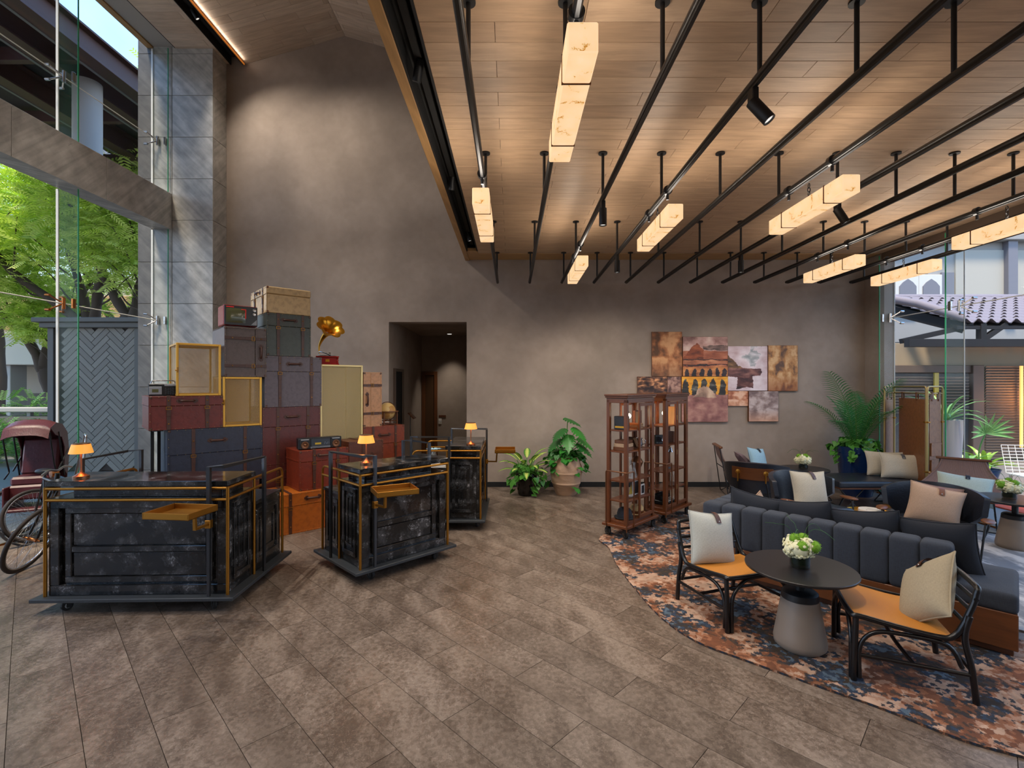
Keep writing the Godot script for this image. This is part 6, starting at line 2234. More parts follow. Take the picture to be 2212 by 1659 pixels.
	tube(s, [Vector3(0, 0.015, 0), Vector3(-0.04, 0.15, 0), Vector3(0.09, 0.24, 0)], 0.005, 6)
	part(dl, "arm", s, M.steel)
	s = st()
	lathe(s, [Vector2(0.012, 0.03), Vector2(0.035, -0.03), Vector2(0.033, -0.03), Vector2(0.01, 0.03)], 18, Transform3D(Basis(), Vector3(0.1, 0.225, 0)))
	part(dl, "shade", s, M.steel)
	var bd := thing("bird_cage", "small round wire bird cage on the further cabinet's fourth shelf", "cage", L.call(c2, 0.02, 0.411, 0.02))
	s = st()
	for i in 12:
		var an := TAU * i / 12
		tube(s, curve([Vector3(cos(an) * 0.07, 0.01, sin(an) * 0.07), Vector3(cos(an) * 0.07, 0.13, sin(an) * 0.07), Vector3(cos(an) * 0.04, 0.18, sin(an) * 0.04), Vector3(0, 0.195, 0)], 3), 0.002, 4)
	part(bd, "wires", s, M.steel)
	s = st()
	lathe(s, [Vector2(0, 0), Vector2(0.075, 0), Vector2(0.075, 0.012), Vector2(0, 0.012)], 24)
	part(bd, "tray", s, M.walnut)
	var ty := thing("typewriter", "old black typewriter on the further cabinet's bottom shelf", "typewriter", L.call(c2, -0.02, 0.186, 0.0), yaw)
	s = st()
	bx(s, -0.13, 0.13, 0, 0.05, -0.1, 0.1, 0.008); bx(s, -0.12, 0.12, 0.05, 0.11, -0.1, 0.0, 0.012)
	part(ty, "body", s, M.black_plastic)
	s = st()
	tube(s, [Vector3(-0.15, 0.125, -0.06), Vector3(0.15, 0.125, -0.06)], 0.018, 12)
	part(ty, "roller", s, M.dark_steel)
	s = st()
	for i in 9:
		for k in 3:
			lathe(s, [Vector2(0, 0), Vector2(0.008, 0), Vector2(0.008, 0.006), Vector2(0, 0.006)], 8, Transform3D(Basis(), Vector3(-0.1 + i * 0.025, 0.055 + k * 0.008, 0.08 - k * 0.026)))
	stuff(ty, "keys", s, M.white)

# ---------------------------------------------------------------- paintings
func canvas(label: String, x0: float, x1: float, y0: float, y1: float, th: float, t: Texture2D) -> void:
	var o := thing("painting", label, "painting", Vector3((x0 + x1) / 2, (y0 + y1) / 2, -8.0 + th / 2), 0, "painted canvases grouped on the plaster wall")
	var w := x1 - x0; var h := y1 - y0
	var s := st()
	box(s, Vector3.ZERO, Vector3(w, h, th - 0.002), Basis(), 0.003)
	part(o, "stretched_edge", s, M.brown_leather)
	s = st()
	s.set_smooth_group(-1)
	grid(s, 1, 1, func(u, v): return Vector3((u - 0.5) * (w - 0.004), (0.5 - v) * (h - 0.004), th / 2), true)
	var m := StandardMaterial3D.new()
	m.resource_name = "canvas"
	m.albedo_texture = t
	m.roughness = 0.6
	part(o, "canvas", s, m)

func paintings() -> void:
	var P := FastNoiseLite.TYPE_SIMPLEX_SMOOTH
	var W := 192
	var sets := []
	for i in 4:
		sets.append(nz(W, W, 0.007 + 0.002 * i, P, 5, 200 + i, 24.0, false, 1, 1))
	var fine := nz(W, W, 0.035, P, 4, 210, 14.0, false, 3, 1)
	var mix3 := func(t: float, a: String, b: String, c: String) -> Color:
		return hx(a).lerp(hx(b), clampf(t * 2, 0, 1)) if t < 0.5 else hx(b).lerp(hx(c), clampf(t * 2 - 1, 0, 1))
	var wash := func(k: int, a: String, b: String, c: String, lo: String, dir: float) -> ImageTexture:
		var n: PackedByteArray = sets[k % 4]
		return bake(W, W, func(x, y, i):
			var t: float = clampf((n[i] / 255.0 - 0.5) * 1.7 + 0.5 + (fine[i] / 255.0 - 0.5) * 0.5, 0, 1)
			var c0: Color = mix3.call(t, a, b, c)
			return c0.lerp(hx(lo), clampf((y / float(W) - 0.62) * dir, 0, 0.75)))
	var k := 8.0 / 1045.0
	var R4 := func(label: String, a: float, b: float, c: float, d: float, th: float, t: Texture2D):
		canvas(label, (a - 1106) * k, (b - 1106) * k, 1.7 - (d - 829.5) * k, 1.7 - (c - 829.5) * k, th, t)
	R4.call("tall rust brown canvas at the upper left of the painting group", 1407, 1472.3, 717, 813, 0.03, wash.call(0, "5b3a22", "a8683c", "d39a68", "4a3a33", 1.0))
	# street front with arches, upper half and lower half
	var a0: PackedByteArray = sets[1]
	var upper := bake(W, W, func(x, y, i):
		var u: float = x / float(W) + (sets[3][i] / 255.0 - 0.5) * 0.07 + (fine[(i * 3) % (W * W)] / 255.0 - 0.5) * 0.03
		var v: float = y / float(W) + (sets[1][i] / 255.0 - 0.5) * 0.04 + (fine[i] / 255.0 - 0.5) * 0.05
		var n: float = a0[i] / 255.0
		var f: float = fine[i] / 255.0
		var c: Color = mix3.call(n, "6e4a44", "b28a80", "d8bfb4")
		if v > 0.36: c = mix3.call(clampf(n * 0.6 + f * 0.5, 0, 1), "3a1f18", "8a4a30", "c07a5a")
		if v > 0.16 and v < 0.56 and absf(u - 0.30) < (v - 0.14) * 0.75 and u < 0.46: c = mix3.call(f, "3a160c", "7e3a1c", "a85a30")
		if v > 0.22 and v < 0.34 and u > 0.45: c = c.lerp(hx("2a211c"), 0.75 * f + 0.2)
		if absf(v - 0.58) < 0.012 or absf(v - 0.72) < 0.014: c = hx("22141a")
		if v > 0.60 and v < 0.68: c = c.lerp(hx("d09a70"), f * 0.6)
		if v > 0.76:
			c = mix3.call(f, "6e3c22", "b5713e", "d89a5e")
			var q: float = fmod(u * 6.0, 1.0)
			if absf(q - 0.5) < 0.3 and v > 0.80 + 0.10 * pow(absf(q - 0.5) / 0.3, 2.0): c = mix3.call(f, "120e14", "241a22", "4a3a38")
		return c)
	R4.call("canvas of a red roofed street front with arches, top half", 1473, 1569.5, 728, 813, 0.045, upper)
	var lower := bake(W, W, func(x, y, i):
		var u: float = x / float(W) + (sets[3][i] / 255.0 - 0.5) * 0.07 + (fine[(i * 3) % (W * W)] / 255.0 - 0.5) * 0.03
		var v: float = y / float(W) + (sets[1][i] / 255.0 - 0.5) * 0.04 + (fine[i] / 255.0 - 0.5) * 0.05
		var n: float = sets[2][i] / 255.0
		var f: float = fine[i] / 255.0
		var c: Color = mix3.call(clampf(n * 0.7 + f * 0.35, 0, 1), "54302c", "90605a", "c79a86")
		if v < 0.36 + 0.05 * sin(u * 9.0):
			c = mix3.call(f, "c0731a", "d99420", "e8b54a")
			var q: float = fmod(u * 5.0 + 0.1, 1.0)
			if absf(q - 0.5) < 0.33 and v > 0.04 + 0.13 * pow(absf(q - 0.5) / 0.33, 2.0): c = mix3.call(f, "15181c", "2c2a28", "7d7a70")
		if v > 0.2 and v < 0.46 and (v - 0.2) > 1.9 * pow(u - 0.5, 2.0) * 2.0: c = mix3.call(n, "6a5248", "b8977f", "dcc4aa")
		return c)
	R4.call("canvas of yellow arches above a reddish ground, bottom half", 1470.5, 1570, 813.5, 911, 0.045, lower)
	R4.call("dark copper canvas low on the left, partly behind the cabinets", 1376, 1440, 813.5, 850, 0.03, wash.call(3, "22161a", "6a4634", "e0a070", "c08060", 0.3))
	R4.call("narrow dusky canvas between the copper one and the yellow arches", 1440.5, 1470, 813.5, 850, 0.028, wash.call(1, "4a3230", "8a665c", "b08a7a", "5a3c34", 0.8))
	var sky := bake(W, W, func(x, y, i):
		var u: float = x / float(W) + (sets[3][i] / 255.0 - 0.5) * 0.07 + (fine[(i * 3) % (W * W)] / 255.0 - 0.5) * 0.03
		var v: float = y / float(W) + (sets[1][i] / 255.0 - 0.5) * 0.04 + (fine[i] / 255.0 - 0.5) * 0.05
		var n: float = sets[0][i] / 255.0
		var f: float = fine[i] / 255.0
		var c: Color = mix3.call(clampf(n * 0.8 + f * 0.4, 0, 1), "a98a8a", "cbb6bb", "e4dade")
		if v > 0.2 + u * 0.9 and u < 0.38 and v < 0.5: c = mix3.call(f, "2a2226", "6a4a30", "c09a60")
		if v > 0.5 and v < 0.68 and u < 0.85 - 0.3 * absf(v - 0.58): c = mix3.call(f, "2c1a20", "6c4440", "a87868")
		if v > 0.66 and v < 0.93 and u > 0.22 and u < 0.62: c = mix3.call(f, "241418", "5c3430", "a07468")
		if n > 0.74 and v < 0.45 and u > 0.3: c = hx("3c5a5c").lerp(c, 0.4 + 0.6 * f)
		return c)
	R4.call("pale lilac canvas with a dark street front in the middle of the group", 1570.5, 1656, 748, 844, 0.03, sky)
	R4.call("golden brown canvas at the far right of the painting group", 1656.5, 1720, 746.5, 844.5, 0.045, wash.call(2, "5a4030", "b07a44", "d2a878", "7a3c1c", 1.6))
	R4.call("small peach canvas below the lilac one", 1571, 1614, 844.5, 877, 0.03, wash.call(0, "9a5a40", "c88a68", "e0b498", "e6c0a6", 0.9))
	R4.call("square mauve canvas hanging lowest on the right", 1614.5, 1678, 844.8, 910, 0.05, wash.call(1, "6e5a58", "98827c", "c2b0ac", "e0a888", 2.0))
# ---------------------------------------------------------------- soft shapes
func rbox(s: SurfaceTool, c: Vector3, z: Vector3, r: float, b := Basis(), puff := 0.0, n := 3) -> void:
	var h := z / 2
	r = minf(r, minf(h.x, minf(h.y, h.z)))
	for ax in 3:
		var u := (ax + 1) % 3
		var w := (ax + 2) % 3
		var lu := []
		var lw := []
		for i in n + 1:
			lu.append(-h[u] + r * (1 - cos(PI / 2 * i / n))); lw.append(-h[w] + r * (1 - cos(PI / 2 * i / n)))
		for i in range(1, 4):
			lu.append(lerpf(-h[u] + r, h[u] - r, i / 4.0)); lw.append(lerpf(-h[w] + r, h[w] - r, i / 4.0))
		for i in n + 1:
			lu.append(h[u] - r + r * sin(PI / 2 * i / n)); lw.append(h[w] - r + r * sin(PI / 2 * i / n))
		s.set_smooth_group(7)
		for sg in [-1.0, 1.0]:
			for i in lu.size() - 1:
				for j in lw.size() - 1:
					var p := []
					var t := []
					for k in [[i, j], [i + 1, j], [i + 1, j + 1], [i, j + 1]]:
						var e := Vector3()
						e[ax] = sg * h[ax]; e[u] = lu[k[0]]; e[w] = lw[k[1]]
						var q := e.clamp(-(h - Vector3.ONE * r), h - Vector3.ONE * r)
						var o := q + (e - q).normalized() * r if (e - q).length() > 0.00001 else e
						if puff != 0.0 and ax == 1:
							o.y += sg * puff * (1 - pow(e[u] / h[u], 2.0)) * (1 - pow(e[w] / h[w], 2.0))
						p.append(c + b * o)
						t.append(Vector2(e[u], e[w]))
					if sg > 0:
						p.reverse(); t.reverse()
					quad(s, p, t)

func cushion(label: String, m: String, at: Vector3, yaw: float, tilt: float, w: float, h: float, th: float, strap := "", roll := 0.0, group := "scatter cushions") -> Node3D:
	var t := thing("cushion", label, "cushion", at, yaw, group)
	t.basis = Basis(Vector3.UP, deg_to_rad(yaw)) * Basis(Vector3.RIGHT, deg_to_rad(tilt)) * Basis(Vector3(0, 0, 1), deg_to_rad(roll))
	var s := st()
	pillow(s, w, h, th)
	part(t, "cover", s, M[m])
	s = st()
	var rim := []
	for i in 40:
		var u: float = i / 10.0
		var k := int(u); var f := (u - k) * 2 - 1
		var p := [Vector2(f, 1), Vector2(1, -f), Vector2(-f, -1), Vector2(-1, f)][k] as Vector2
		rim.append(Vector3(w / 2 * p.x * (1 - 0.085 * (1 - p.y * p.y)), h / 2 * p.y * (1 - 0.085 * (1 - p.x * p.x)), 0))
	tube(s, rim, 0.005, 6, true)
	part(t, "piping", s, M[m])
	if strap != "":
		s = st()
		var path := func(u): 
			var y: float = h / 2 * (1.0 - 0.42 * u)
			var bb: float = clampf(2 * y / h, -1, 1)
			var k := pow(maxf(1 - pow(absf(bb), 3.0), 0.0), 0.55)
			return Vector3(0.02, y, th / 2 * k + 0.006)
		grid(s, 1, 8, func(u, v): return (path.call(v) as Vector3) + Vector3((u - 0.5) * 0.04, 0, 0), true)
		grid(s, 1, 8, func(u, v): return (path.call(v) as Vector3) + Vector3((u - 0.5) * 0.04, 0, -0.003))
		var sp := part(t, "strap", s, M[strap])
		s = st()
		ell(s, path.call(0.88), Vector3(0.006, 0.006, 0.004), 8, 5)
		part(sp, "stud", s, M.steel)
	return t

# ---------------------------------------------------------------- sofa
func sofa() -> void:
	var yaw := -46.2
	var o := Vector3(2.355, 0, -3.70)
	var b := Basis(Vector3.UP, deg_to_rad(yaw))
	var t := thing("sofa", "long navy channel-backed sofa on a walnut base", "sofa", o, yaw)
	var s := st()
	bx(s, -0.9, 1.03, 0.014, 0.07, -0.58, -0.05, 0.004)
	part(t, "plinth", s, M.walnut_dark)
	s = st()
	bx(s, -0.925, 1.05, 0.06, 0.285, -0.64, -0.012, 0.004)
	part(t, "wood_base", s, M.walnut)
	for i in 10:
		s = st()
		var x := -0.925 + 0.1677 * (i + 0.5)
		rbox(s, Vector3(x, 0.46, -0.085), Vector3(0.172, 0.36, 0.17), 0.035)
		part(t, "back_channel", s, M.sofa_cloth)
	for i in 3:
		s = st()
		rbox(s, Vector3(-0.845, 0.455, -0.255 - i * 0.17), Vector3(0.165, 0.35, 0.175), 0.035)
		part(t, "arm_channel", s, M.sofa_cloth)
	s = st()
	rbox(s, Vector3(0.03, 0.342, -0.40), Vector3(1.46, 0.125, 0.48), 0.03)
	part(t, "seat_cushion", s, M.sofa_cloth)
	s = st()
	rbox(s, Vector3(0.905, 0.342, -0.325), Vector3(0.295, 0.125, 0.63), 0.03)
	part(t, "seat_cushion", s, M.sofa_cloth)
	var P := func(x: float, y: float, z: float): return o + b * Vector3(x, y, z)
	var xs := [-0.575, -0.165, 0.25, 0.665]
	var which := ["dark navy back cushion nearest the sofa's closed arm", "dark navy back cushion, second from the sofa's closed arm", "dark navy back cushion, second from the sofa's open end", "dark navy back cushion beside the sofa's open end"]
	for i in 4:
		cushion(which[i], "sofa_dark", P.call(xs[i], 0.53, -0.285 - 0.01 * i), yaw + [5, -4, 4, -6][i], 14, 0.44, 0.43, 0.16, "", [-9, 8, 8, 6][i], "dark back cushions on the sofa")
	cushion("small sand coloured cushion with ruffled corner inside the sofa arm", "sand_cloth", P.call(-0.62, 0.53, -0.44), yaw + 60, 10, 0.28, 0.28, 0.1, "", 40)
	cushion("second small sand cushion behind the sofa's dark cushions", "sand_cloth", P.call(-0.38, 0.50, -0.47), yaw + 20, 12, 0.26, 0.26, 0.1, "", 42)

# ---------------------------------------------------------------- rattan chairs
func rattan_chair(label: String, at: Vector3, yaw: float) -> void:
	var t := thing("rattan_chair", label, "chair", at, yaw, "black rattan lounge chairs with cane seats")
	var w := 0.54
	var hw := w / 2
	var zf := 0.25
	var zb := -0.25
	var r := 0.0155
	var s := st()
	# side loop: seat rail running back and sweeping up into the backrest
	var loop := [Vector3(-hw + 0.05, 0.368, zf + 0.01), Vector3(hw - 0.05, 0.368, zf + 0.01), Vector3(hw, 0.366, zf - 0.05), Vector3(hw, 0.325, -0.1), Vector3(hw, 0.345, -0.20), Vector3(hw - 0.01, 0.48, -0.265), Vector3(hw - 0.02, 0.575, -0.295), Vector3(hw - 0.07, 0.61, -0.305), Vector3(-hw + 0.07, 0.61, -0.305), Vector3(-hw + 0.02, 0.575, -0.295), Vector3(-hw + 0.01, 0.48, -0.265), Vector3(-hw, 0.345, -0.20), Vector3(-hw, 0.325, -0.1), Vector3(-hw, 0.366, zf - 0.05)]
	var cl := []
	for i in loop.size():
		for j in 4:
			cl.append((loop[i] as Vector3).cubic_interpolate(loop[(i + 1) % loop.size()], loop[(i - 1 + loop.size()) % loop.size()], loop[(i + 2) % loop.size()], j / 4.0))
	tube(s, cl, r, 10, true)
	part(t, "frame_loop", s, M.rattan)
	s = st()
	grid(s, 8, 8, func(u, v): return Vector3((u - 0.5) * (w - 0.02), lerpf(0.366, 0.325, smoothstep(0.05, 0.8, v)) + 0.004 - 0.008 * sin(v * PI) * sin(u * PI), lerpf(zf, -0.20, v)))
	grid(s, 8, 8, func(u, v): return Vector3((u - 0.5) * (w - 0.02), lerpf(0.366, 0.325, smoothstep(0.05, 0.8, v)) - 0.004 - 0.008 * sin(v * PI) * sin(u * PI), lerpf(zf, -0.20, v)), true)
	part(t, "seat", s, M.cane)
	for k in [[0.42, -0.245], [0.49, -0.27], [0.55, -0.288]]:
		s = st()
		tube(s, [Vector3(-hw, k[0], k[1]), Vector3(hw, k[0], k[1])], 0.011, 8)
		part(t, "back_slat", s, M.rattan)
	for x in [-1.0, 1.0]:
		s = st()
		tube(s, [Vector3(x * hw, 0.0, zf), Vector3(x * hw, 0.36, zf - 0.01)], r, 10)
		tube(s, [Vector3(x * (hw - 0.03), 0.0, zf + 0.005), Vector3(x * (hw - 0.03), 0.2, zf + 0.005)], r * 0.9, 10)
		part(t, "leg", s, M.rattan)
		s = st()
		tube(s, curve([Vector3(x * (hw - 0.005), 0.0, zb - 0.04), Vector3(x * hw, 0.18, zb - 0.02), Vector3(x * hw, 0.34, zb + 0.01), Vector3(x * (hw + 0.002), 0.46, zb - 0.01)], 4), r, 10)
		part(t, "leg", s, M.rattan)
		s = st()
		# arched side brace and rung
		tube(s, curve([Vector3(x * hw, 0.02, zf - 0.028), Vector3(x * hw, 0.2, zf - 0.03), Vector3(x * hw, 0.29, zf - 0.10), Vector3(x * hw, 0.305, 0.0), Vector3(x * hw, 0.285, zb + 0.08), Vector3(x * hw, 0.18, zb + 0.02)], 5), 0.012, 8)
		tube(s, [Vector3(x * hw, 0.15, zf - 0.02), Vector3(x * hw, 0.15, zb - 0.02)], 0.011, 8)
		part(t, "side_brace", s, M.rattan)
	s = st()
	tube(s, curve([Vector3(-hw + 0.03, 0.18, zf + 0.006), Vector3(-hw + 0.05, 0.26, zf + 0.006), Vector3(-hw + 0.14, 0.335, zf + 0.004), Vector3(0, 0.35, zf + 0.002), Vector3(hw - 0.14, 0.335, zf + 0.004), Vector3(hw - 0.05, 0.26, zf + 0.006), Vector3(hw - 0.03, 0.18, zf + 0.006)], 5), 0.012, 8)
	part(t, "front_brace", s, M.rattan)
	s = st()
	tube(s, curve([Vector3(-hw, 0.15, -0.03), Vector3(-0.1, 0.17, 0.0), Vector3(0.1, 0.17, 0.0), Vector3(hw, 0.15, -0.03)], 5), 0.011, 8)
	tube(s, [Vector3(-hw, 0.16, zb - 0.03), Vector3(hw, 0.16, zb - 0.03)], 0.011, 8)
	part(t, "rung", s, M.rattan)

func front_seats() -> void:
	rattan_chair("black rattan chair with orange cane seat, beyond the front table", Vector3(1.639, 0.014, -3.597), 18)
	cushion("pale linen cushion with brown strap on the rattan chair beyond the front table", "grey_linen", Vector3(1.545, 0.505, -3.74), 18, -15, 0.40, 0.40, 0.15, "strap", -8)
	rattan_chair("black rattan chair with orange cane seat, nearest the camera", Vector3(2.285, 0.014, -2.905), -113.6)
	cushion("knitted beige cushion with brown strap on the nearest rattan chair", "knit", Vector3(2.435, 0.485, -2.84), -108, -26, 0.40, 0.40, 0.15, "strap", 40)

# ---------------------------------------------------------------- round tables and flowers
func tables() -> void:
	var t := thing("round_table", "round black table on a grey cone base between the rattan chairs", "table", Vector3(1.853, 0.014, -3.114), 0, "round black lounge tables")
	var s := st()
	lathe(s, [Vector2(0, 0.487), Vector2(0.30, 0.487), Vector2(0.32, 0.497), Vector2(0.322, 0.508), Vector2(0.318, 0.512), Vector2(0, 0.512)], 64)
	part(t, "table_top", s, M.table_top)
	s = st()
	lathe(s, [Vector2(0, 0), Vector2(0.13, 0), Vector2(0.150, 0.02), Vector2(0.153, 0.05), Vector2(0.146, 0.09), Vector2(0.108, 0.31), Vector2(0, 0.312)], 48)
	part(t, "base", s, M.concrete)
	s = st()
	lathe(s, [Vector2(0, 0.31), Vector2(0.108, 0.312), Vector2(0.104, 0.35), Vector2(0.09, 0.362), Vector2(0, 0.362)], 36)
	part(t, "collar", s, M.black_paint)
	s = st()
	tube(s, [Vector3(0, 0.36, 0), Vector3(0, 0.49, 0)], 0.026, 14)
	bx(s, -0.07, 0.07, 0.475, 0.488, -0.07, 0.07, 0.004)
	part(t, "post", s, M.black_paint)
	dup(t, "round black table before the palm, beside the leather daybed", Vector3(4.1, 0, -6.81))
	dup(t, "round black table at the right edge, beside the woven chair", Vector3(5.2, 0, -5.0))
	var f := thing("flower_vase", "white and green posy in a dark glass vase on the front table", "flowers", Vector3(1.853, 0.5265, -3.114), 20, "posies on the round tables")
	s = st()
	lathe(s, [Vector2(0, 0), Vector2(0.055, 0), Vector2(0.058, 0.01), Vector2(0.058, 0.085), Vector2(0.053, 0.085), Vector2(0.053, 0.015), Vector2(0, 0.012)], 32)
	part(f, "vase", s, M.vase_glass)
	s = st()
	lathe(s, [Vector2(0, 0.02), Vector2(0.045, 0.02), Vector2(0.045, 0.075), Vector2(0, 0.075)], 20)
	part(f, "stems", s, M.leaf_dark)
	var rg := RandomNumberGenerator.new()
	rg.seed = 5
	for h in [[-0.035, 0.125, 0.03, 0.062], [0.045, 0.12, 0.02, 0.06], [0.0, 0.13, -0.045, 0.062], [0.0, 0.145, 0.045, 0.05], [-0.05, 0.11, -0.02, 0.05], [0.06, 0.11, -0.03, 0.05]]:
		s = st()
		for i in 46:
			var v := Vector3(rg.randfn(), rg.randfn(), rg.randfn()).normalized()
			ell(s, Vector3(h[0], h[1], h[2]) + v * h[3] * rg.randf_range(0.88, 1.05), Vector3(0.0115, 0.006, 0.0115), 6, 4, Basis(Quaternion(Vector3.UP, v)))
		ell(s, Vector3(h[0], h[1], h[2]), Vector3.ONE * h[3] * 0.88, 10, 6)
		part(f, "blossom", s, M.flower_white)
	for h in [[-0.045, 0.15, 0.055, 0.036], [0.03, 0.145, 0.075, 0.04], [0.05, 0.17, -0.02, 0.035], [-0.03, 0.18, -0.01, 0.033]]:
		s = st()
		ell(s, Vector3(h[0], h[1], h[2]), Vector3.ONE * h[3] * 0.92, 14, 10)
		for i in 110:
			var v := Vector3(rg.randfn(), rg.randfn(), rg.randfn()).normalized()
			var c = Vector3(h[0], h[1], h[2]) + v * h[3] * 0.88
			tube(s, [c, c + v * h[3] * 0.2], 0.0016, 3)
		part(f, "green_pompom", s, M.flower_green)
	s = st()
	for i in 5:
		var a := i * 1.3
		tube(s, curve([Vector3(0, 0.1, 0), Vector3(cos(a) * 0.06, 0.24, sin(a) * 0.06), Vector3(cos(a) * 0.13, 0.26, sin(a) * 0.13), Vector3(cos(a) * 0.2, 0.2 + 0.02 * i, sin(a) * 0.2)], 5), 0.0014, 4)
	part(f, "grass_stems", s, M.leaf_dark)
	dup(f, "white and green posy on the table before the palm", Vector3(4.1, 0.5125, -6.81), 140)
	dup(f, "white and green posy on the table at the right edge", Vector3(5.16, 0.5125, -5.02), 250)
	# coffee table with marble box
	var c := thing("coffee_table", "low round brass tray table between the sofa and armchair", "table", Vector3(3.6, 0.012, -4.85))
	s = st()
	lathe(s, [Vector2(0, 0.375), Vector2(0.22, 0.375), Vector2(0.232, 0.40), Vector2(0.226, 0.40), Vector2(0.215, 0.383), Vector2(0, 0.383)], 48)
	part(c, "tray_top", s, M.gold)
	for i in 3:
		s = st()
		var a := TAU * i / 3
		tube(s, [Vector3(cos(a) * 0.19, 0, sin(a) * 0.19), Vector3(cos(a) * 0.08, 0.376, sin(a) * 0.08)], 0.009, 8)
		part(c, "leg", s, M.bronze)
	var mb := thing("marble_box", "round white veined marble box on the brass tray table", "box", Vector3(3.6, 0.396, -4.85))
	s = st()
	lathe(s, [Vector2(0, 0), Vector2(0.105, 0), Vector2(0.107, 0.004), Vector2(0.107, 0.045), Vector2(0.105, 0.049), Vector2(0, 0.049)], 40)
	part(mb, "lid", s, M.white_marble)
	s = st()
	tube(s, curve([Vector3(-0.07, 0.05, 0.03), Vector3(-0.02, 0.05, -0.01), Vector3(0.03, 0.05, 0.03), Vector3(0.08, 0.05, -0.02)], 4), 0.0015, 4)
	part(mb, "vein", s, M.grey_plastic)

# ---------------------------------------------------------------- armchairs
func armchair(label: String, at: Vector3, yaw: float) -> void:
	var t := thing("armchair", label, "armchair", at, yaw, "navy leather armchairs")
	var am := 1.25
	var f := func(u, v):
		var a: float = lerpf(-am, am, u)
		var k: float = pow(absf(a / am), 2.2)
		var top: float = 0.71 - 0.06 * k
		var bot: float = 0.32 + 0.17 * k
		var rx: float = 0.375 + 0.02 * v
		return Vector3(sin(a) * rx, lerpf(bot, top, v), 0.10 - cos(a) * (0.36 + 0.07 * v) )
	var nn := func(u, v):
		var a: float = lerpf(-am, am, u)
		return Vector3(-sin(a), 0.15, cos(a)).normalized()
	var s := st()
	shell(s, 24, 8, f, nn, 0.045)
	part(t, "back_shell", s, M.navy_leather)
	s = st()
	rbox(s, Vector3(0, 0.335, 0.06), Vector3(0.58, 0.13, 0.56), 0.05, Basis(Vector3.RIGHT, -0.06), 0.015)
	part(t, "seat", s, M.navy_leather)
	# wooden plate with brass discs on the back of the shell
	var f2 := func(u, v):
		var a: float = lerpf(-0.62, 0.62, u)
		var q: float = lerpf(0.42, 0.84, v)
		return Vector3(sin(a) * 0.405, lerpf(0.34, 0.70, q), 0.10 - cos(a) * (0.36 + 0.07 * q) - 0.03)
	s = st()
	shell(s, 12, 3, f2, nn, 0.012)
	part(t, "back_plate", s, M.walnut)
	for x in [-0.16, 0.16]:
		s = st()
		var p := Vector3(x, 0.585, 0.10 - sqrt(1 - pow(x / 0.405, 2.0)) * 0.405 - 0.045)
		lathe(s, [Vector2(0, 0), Vector2(0.03, 0), Vector2(0.028, 0.006), Vector2(0.01, 0.01), Vector2(0, 0.01)], 20, Transform3D(Basis(Vector3.RIGHT, -PI / 2), p))
		var d := part(t, "brass_disc", s, M.brass)
		s = st()
		tube(s, [p + Vector3(0, 0.0, -0.014), p + Vector3(0, -0.12, -0.012)], 0.009, 8)
		part(d, "brass_sleeve", s, M.brass)
		s = st()
		tube(s, rnd([p + Vector3(0, -0.1, -0.012), Vector3(x * 1.3, 0.2, -0.30), Vector3(x * 1.7, 0.0, -0.33)], 0.05), 0.0085, 8)
		part(t, "leg", s, M.black_metal)
	for x in [-1.0, 1.0]:
		s = st()
		ell(s, Vector3(x * 0.37, 0.485, 0.16), Vector3(0.05, 0.016, 0.105), 20, 8)
		part(t, "armrest", s, M.walnut)
		s = st()
		tube(s, rnd([Vector3(x * 0.30, 0.0, 0.33), Vector3(x * 0.35, 0.46, 0.22), Vector3(x * 0.37, 0.475, 0.2)], 0.03), 0.0085, 8)
		tube(s, rnd([Vector3(x * 0.34, 0.27, 0.02), Vector3(x * 0.38, 0.42, 0.06), Vector3(x * 0.37, 0.475, 0.1)], 0.03), 0.0085, 8)
		part(t, "leg", s, M.black_metal)
	s = st()
	tube(s, rnd([Vector3(-0.3, 0.27, 0.33), Vector3(-0.3, 0.262, -0.22), Vector3(0.3, 0.262, -0.22), Vector3(0.3, 0.27, 0.33)], 0.08), 0.0085, 8)
	part(t, "under_frame", s, M.black_metal)

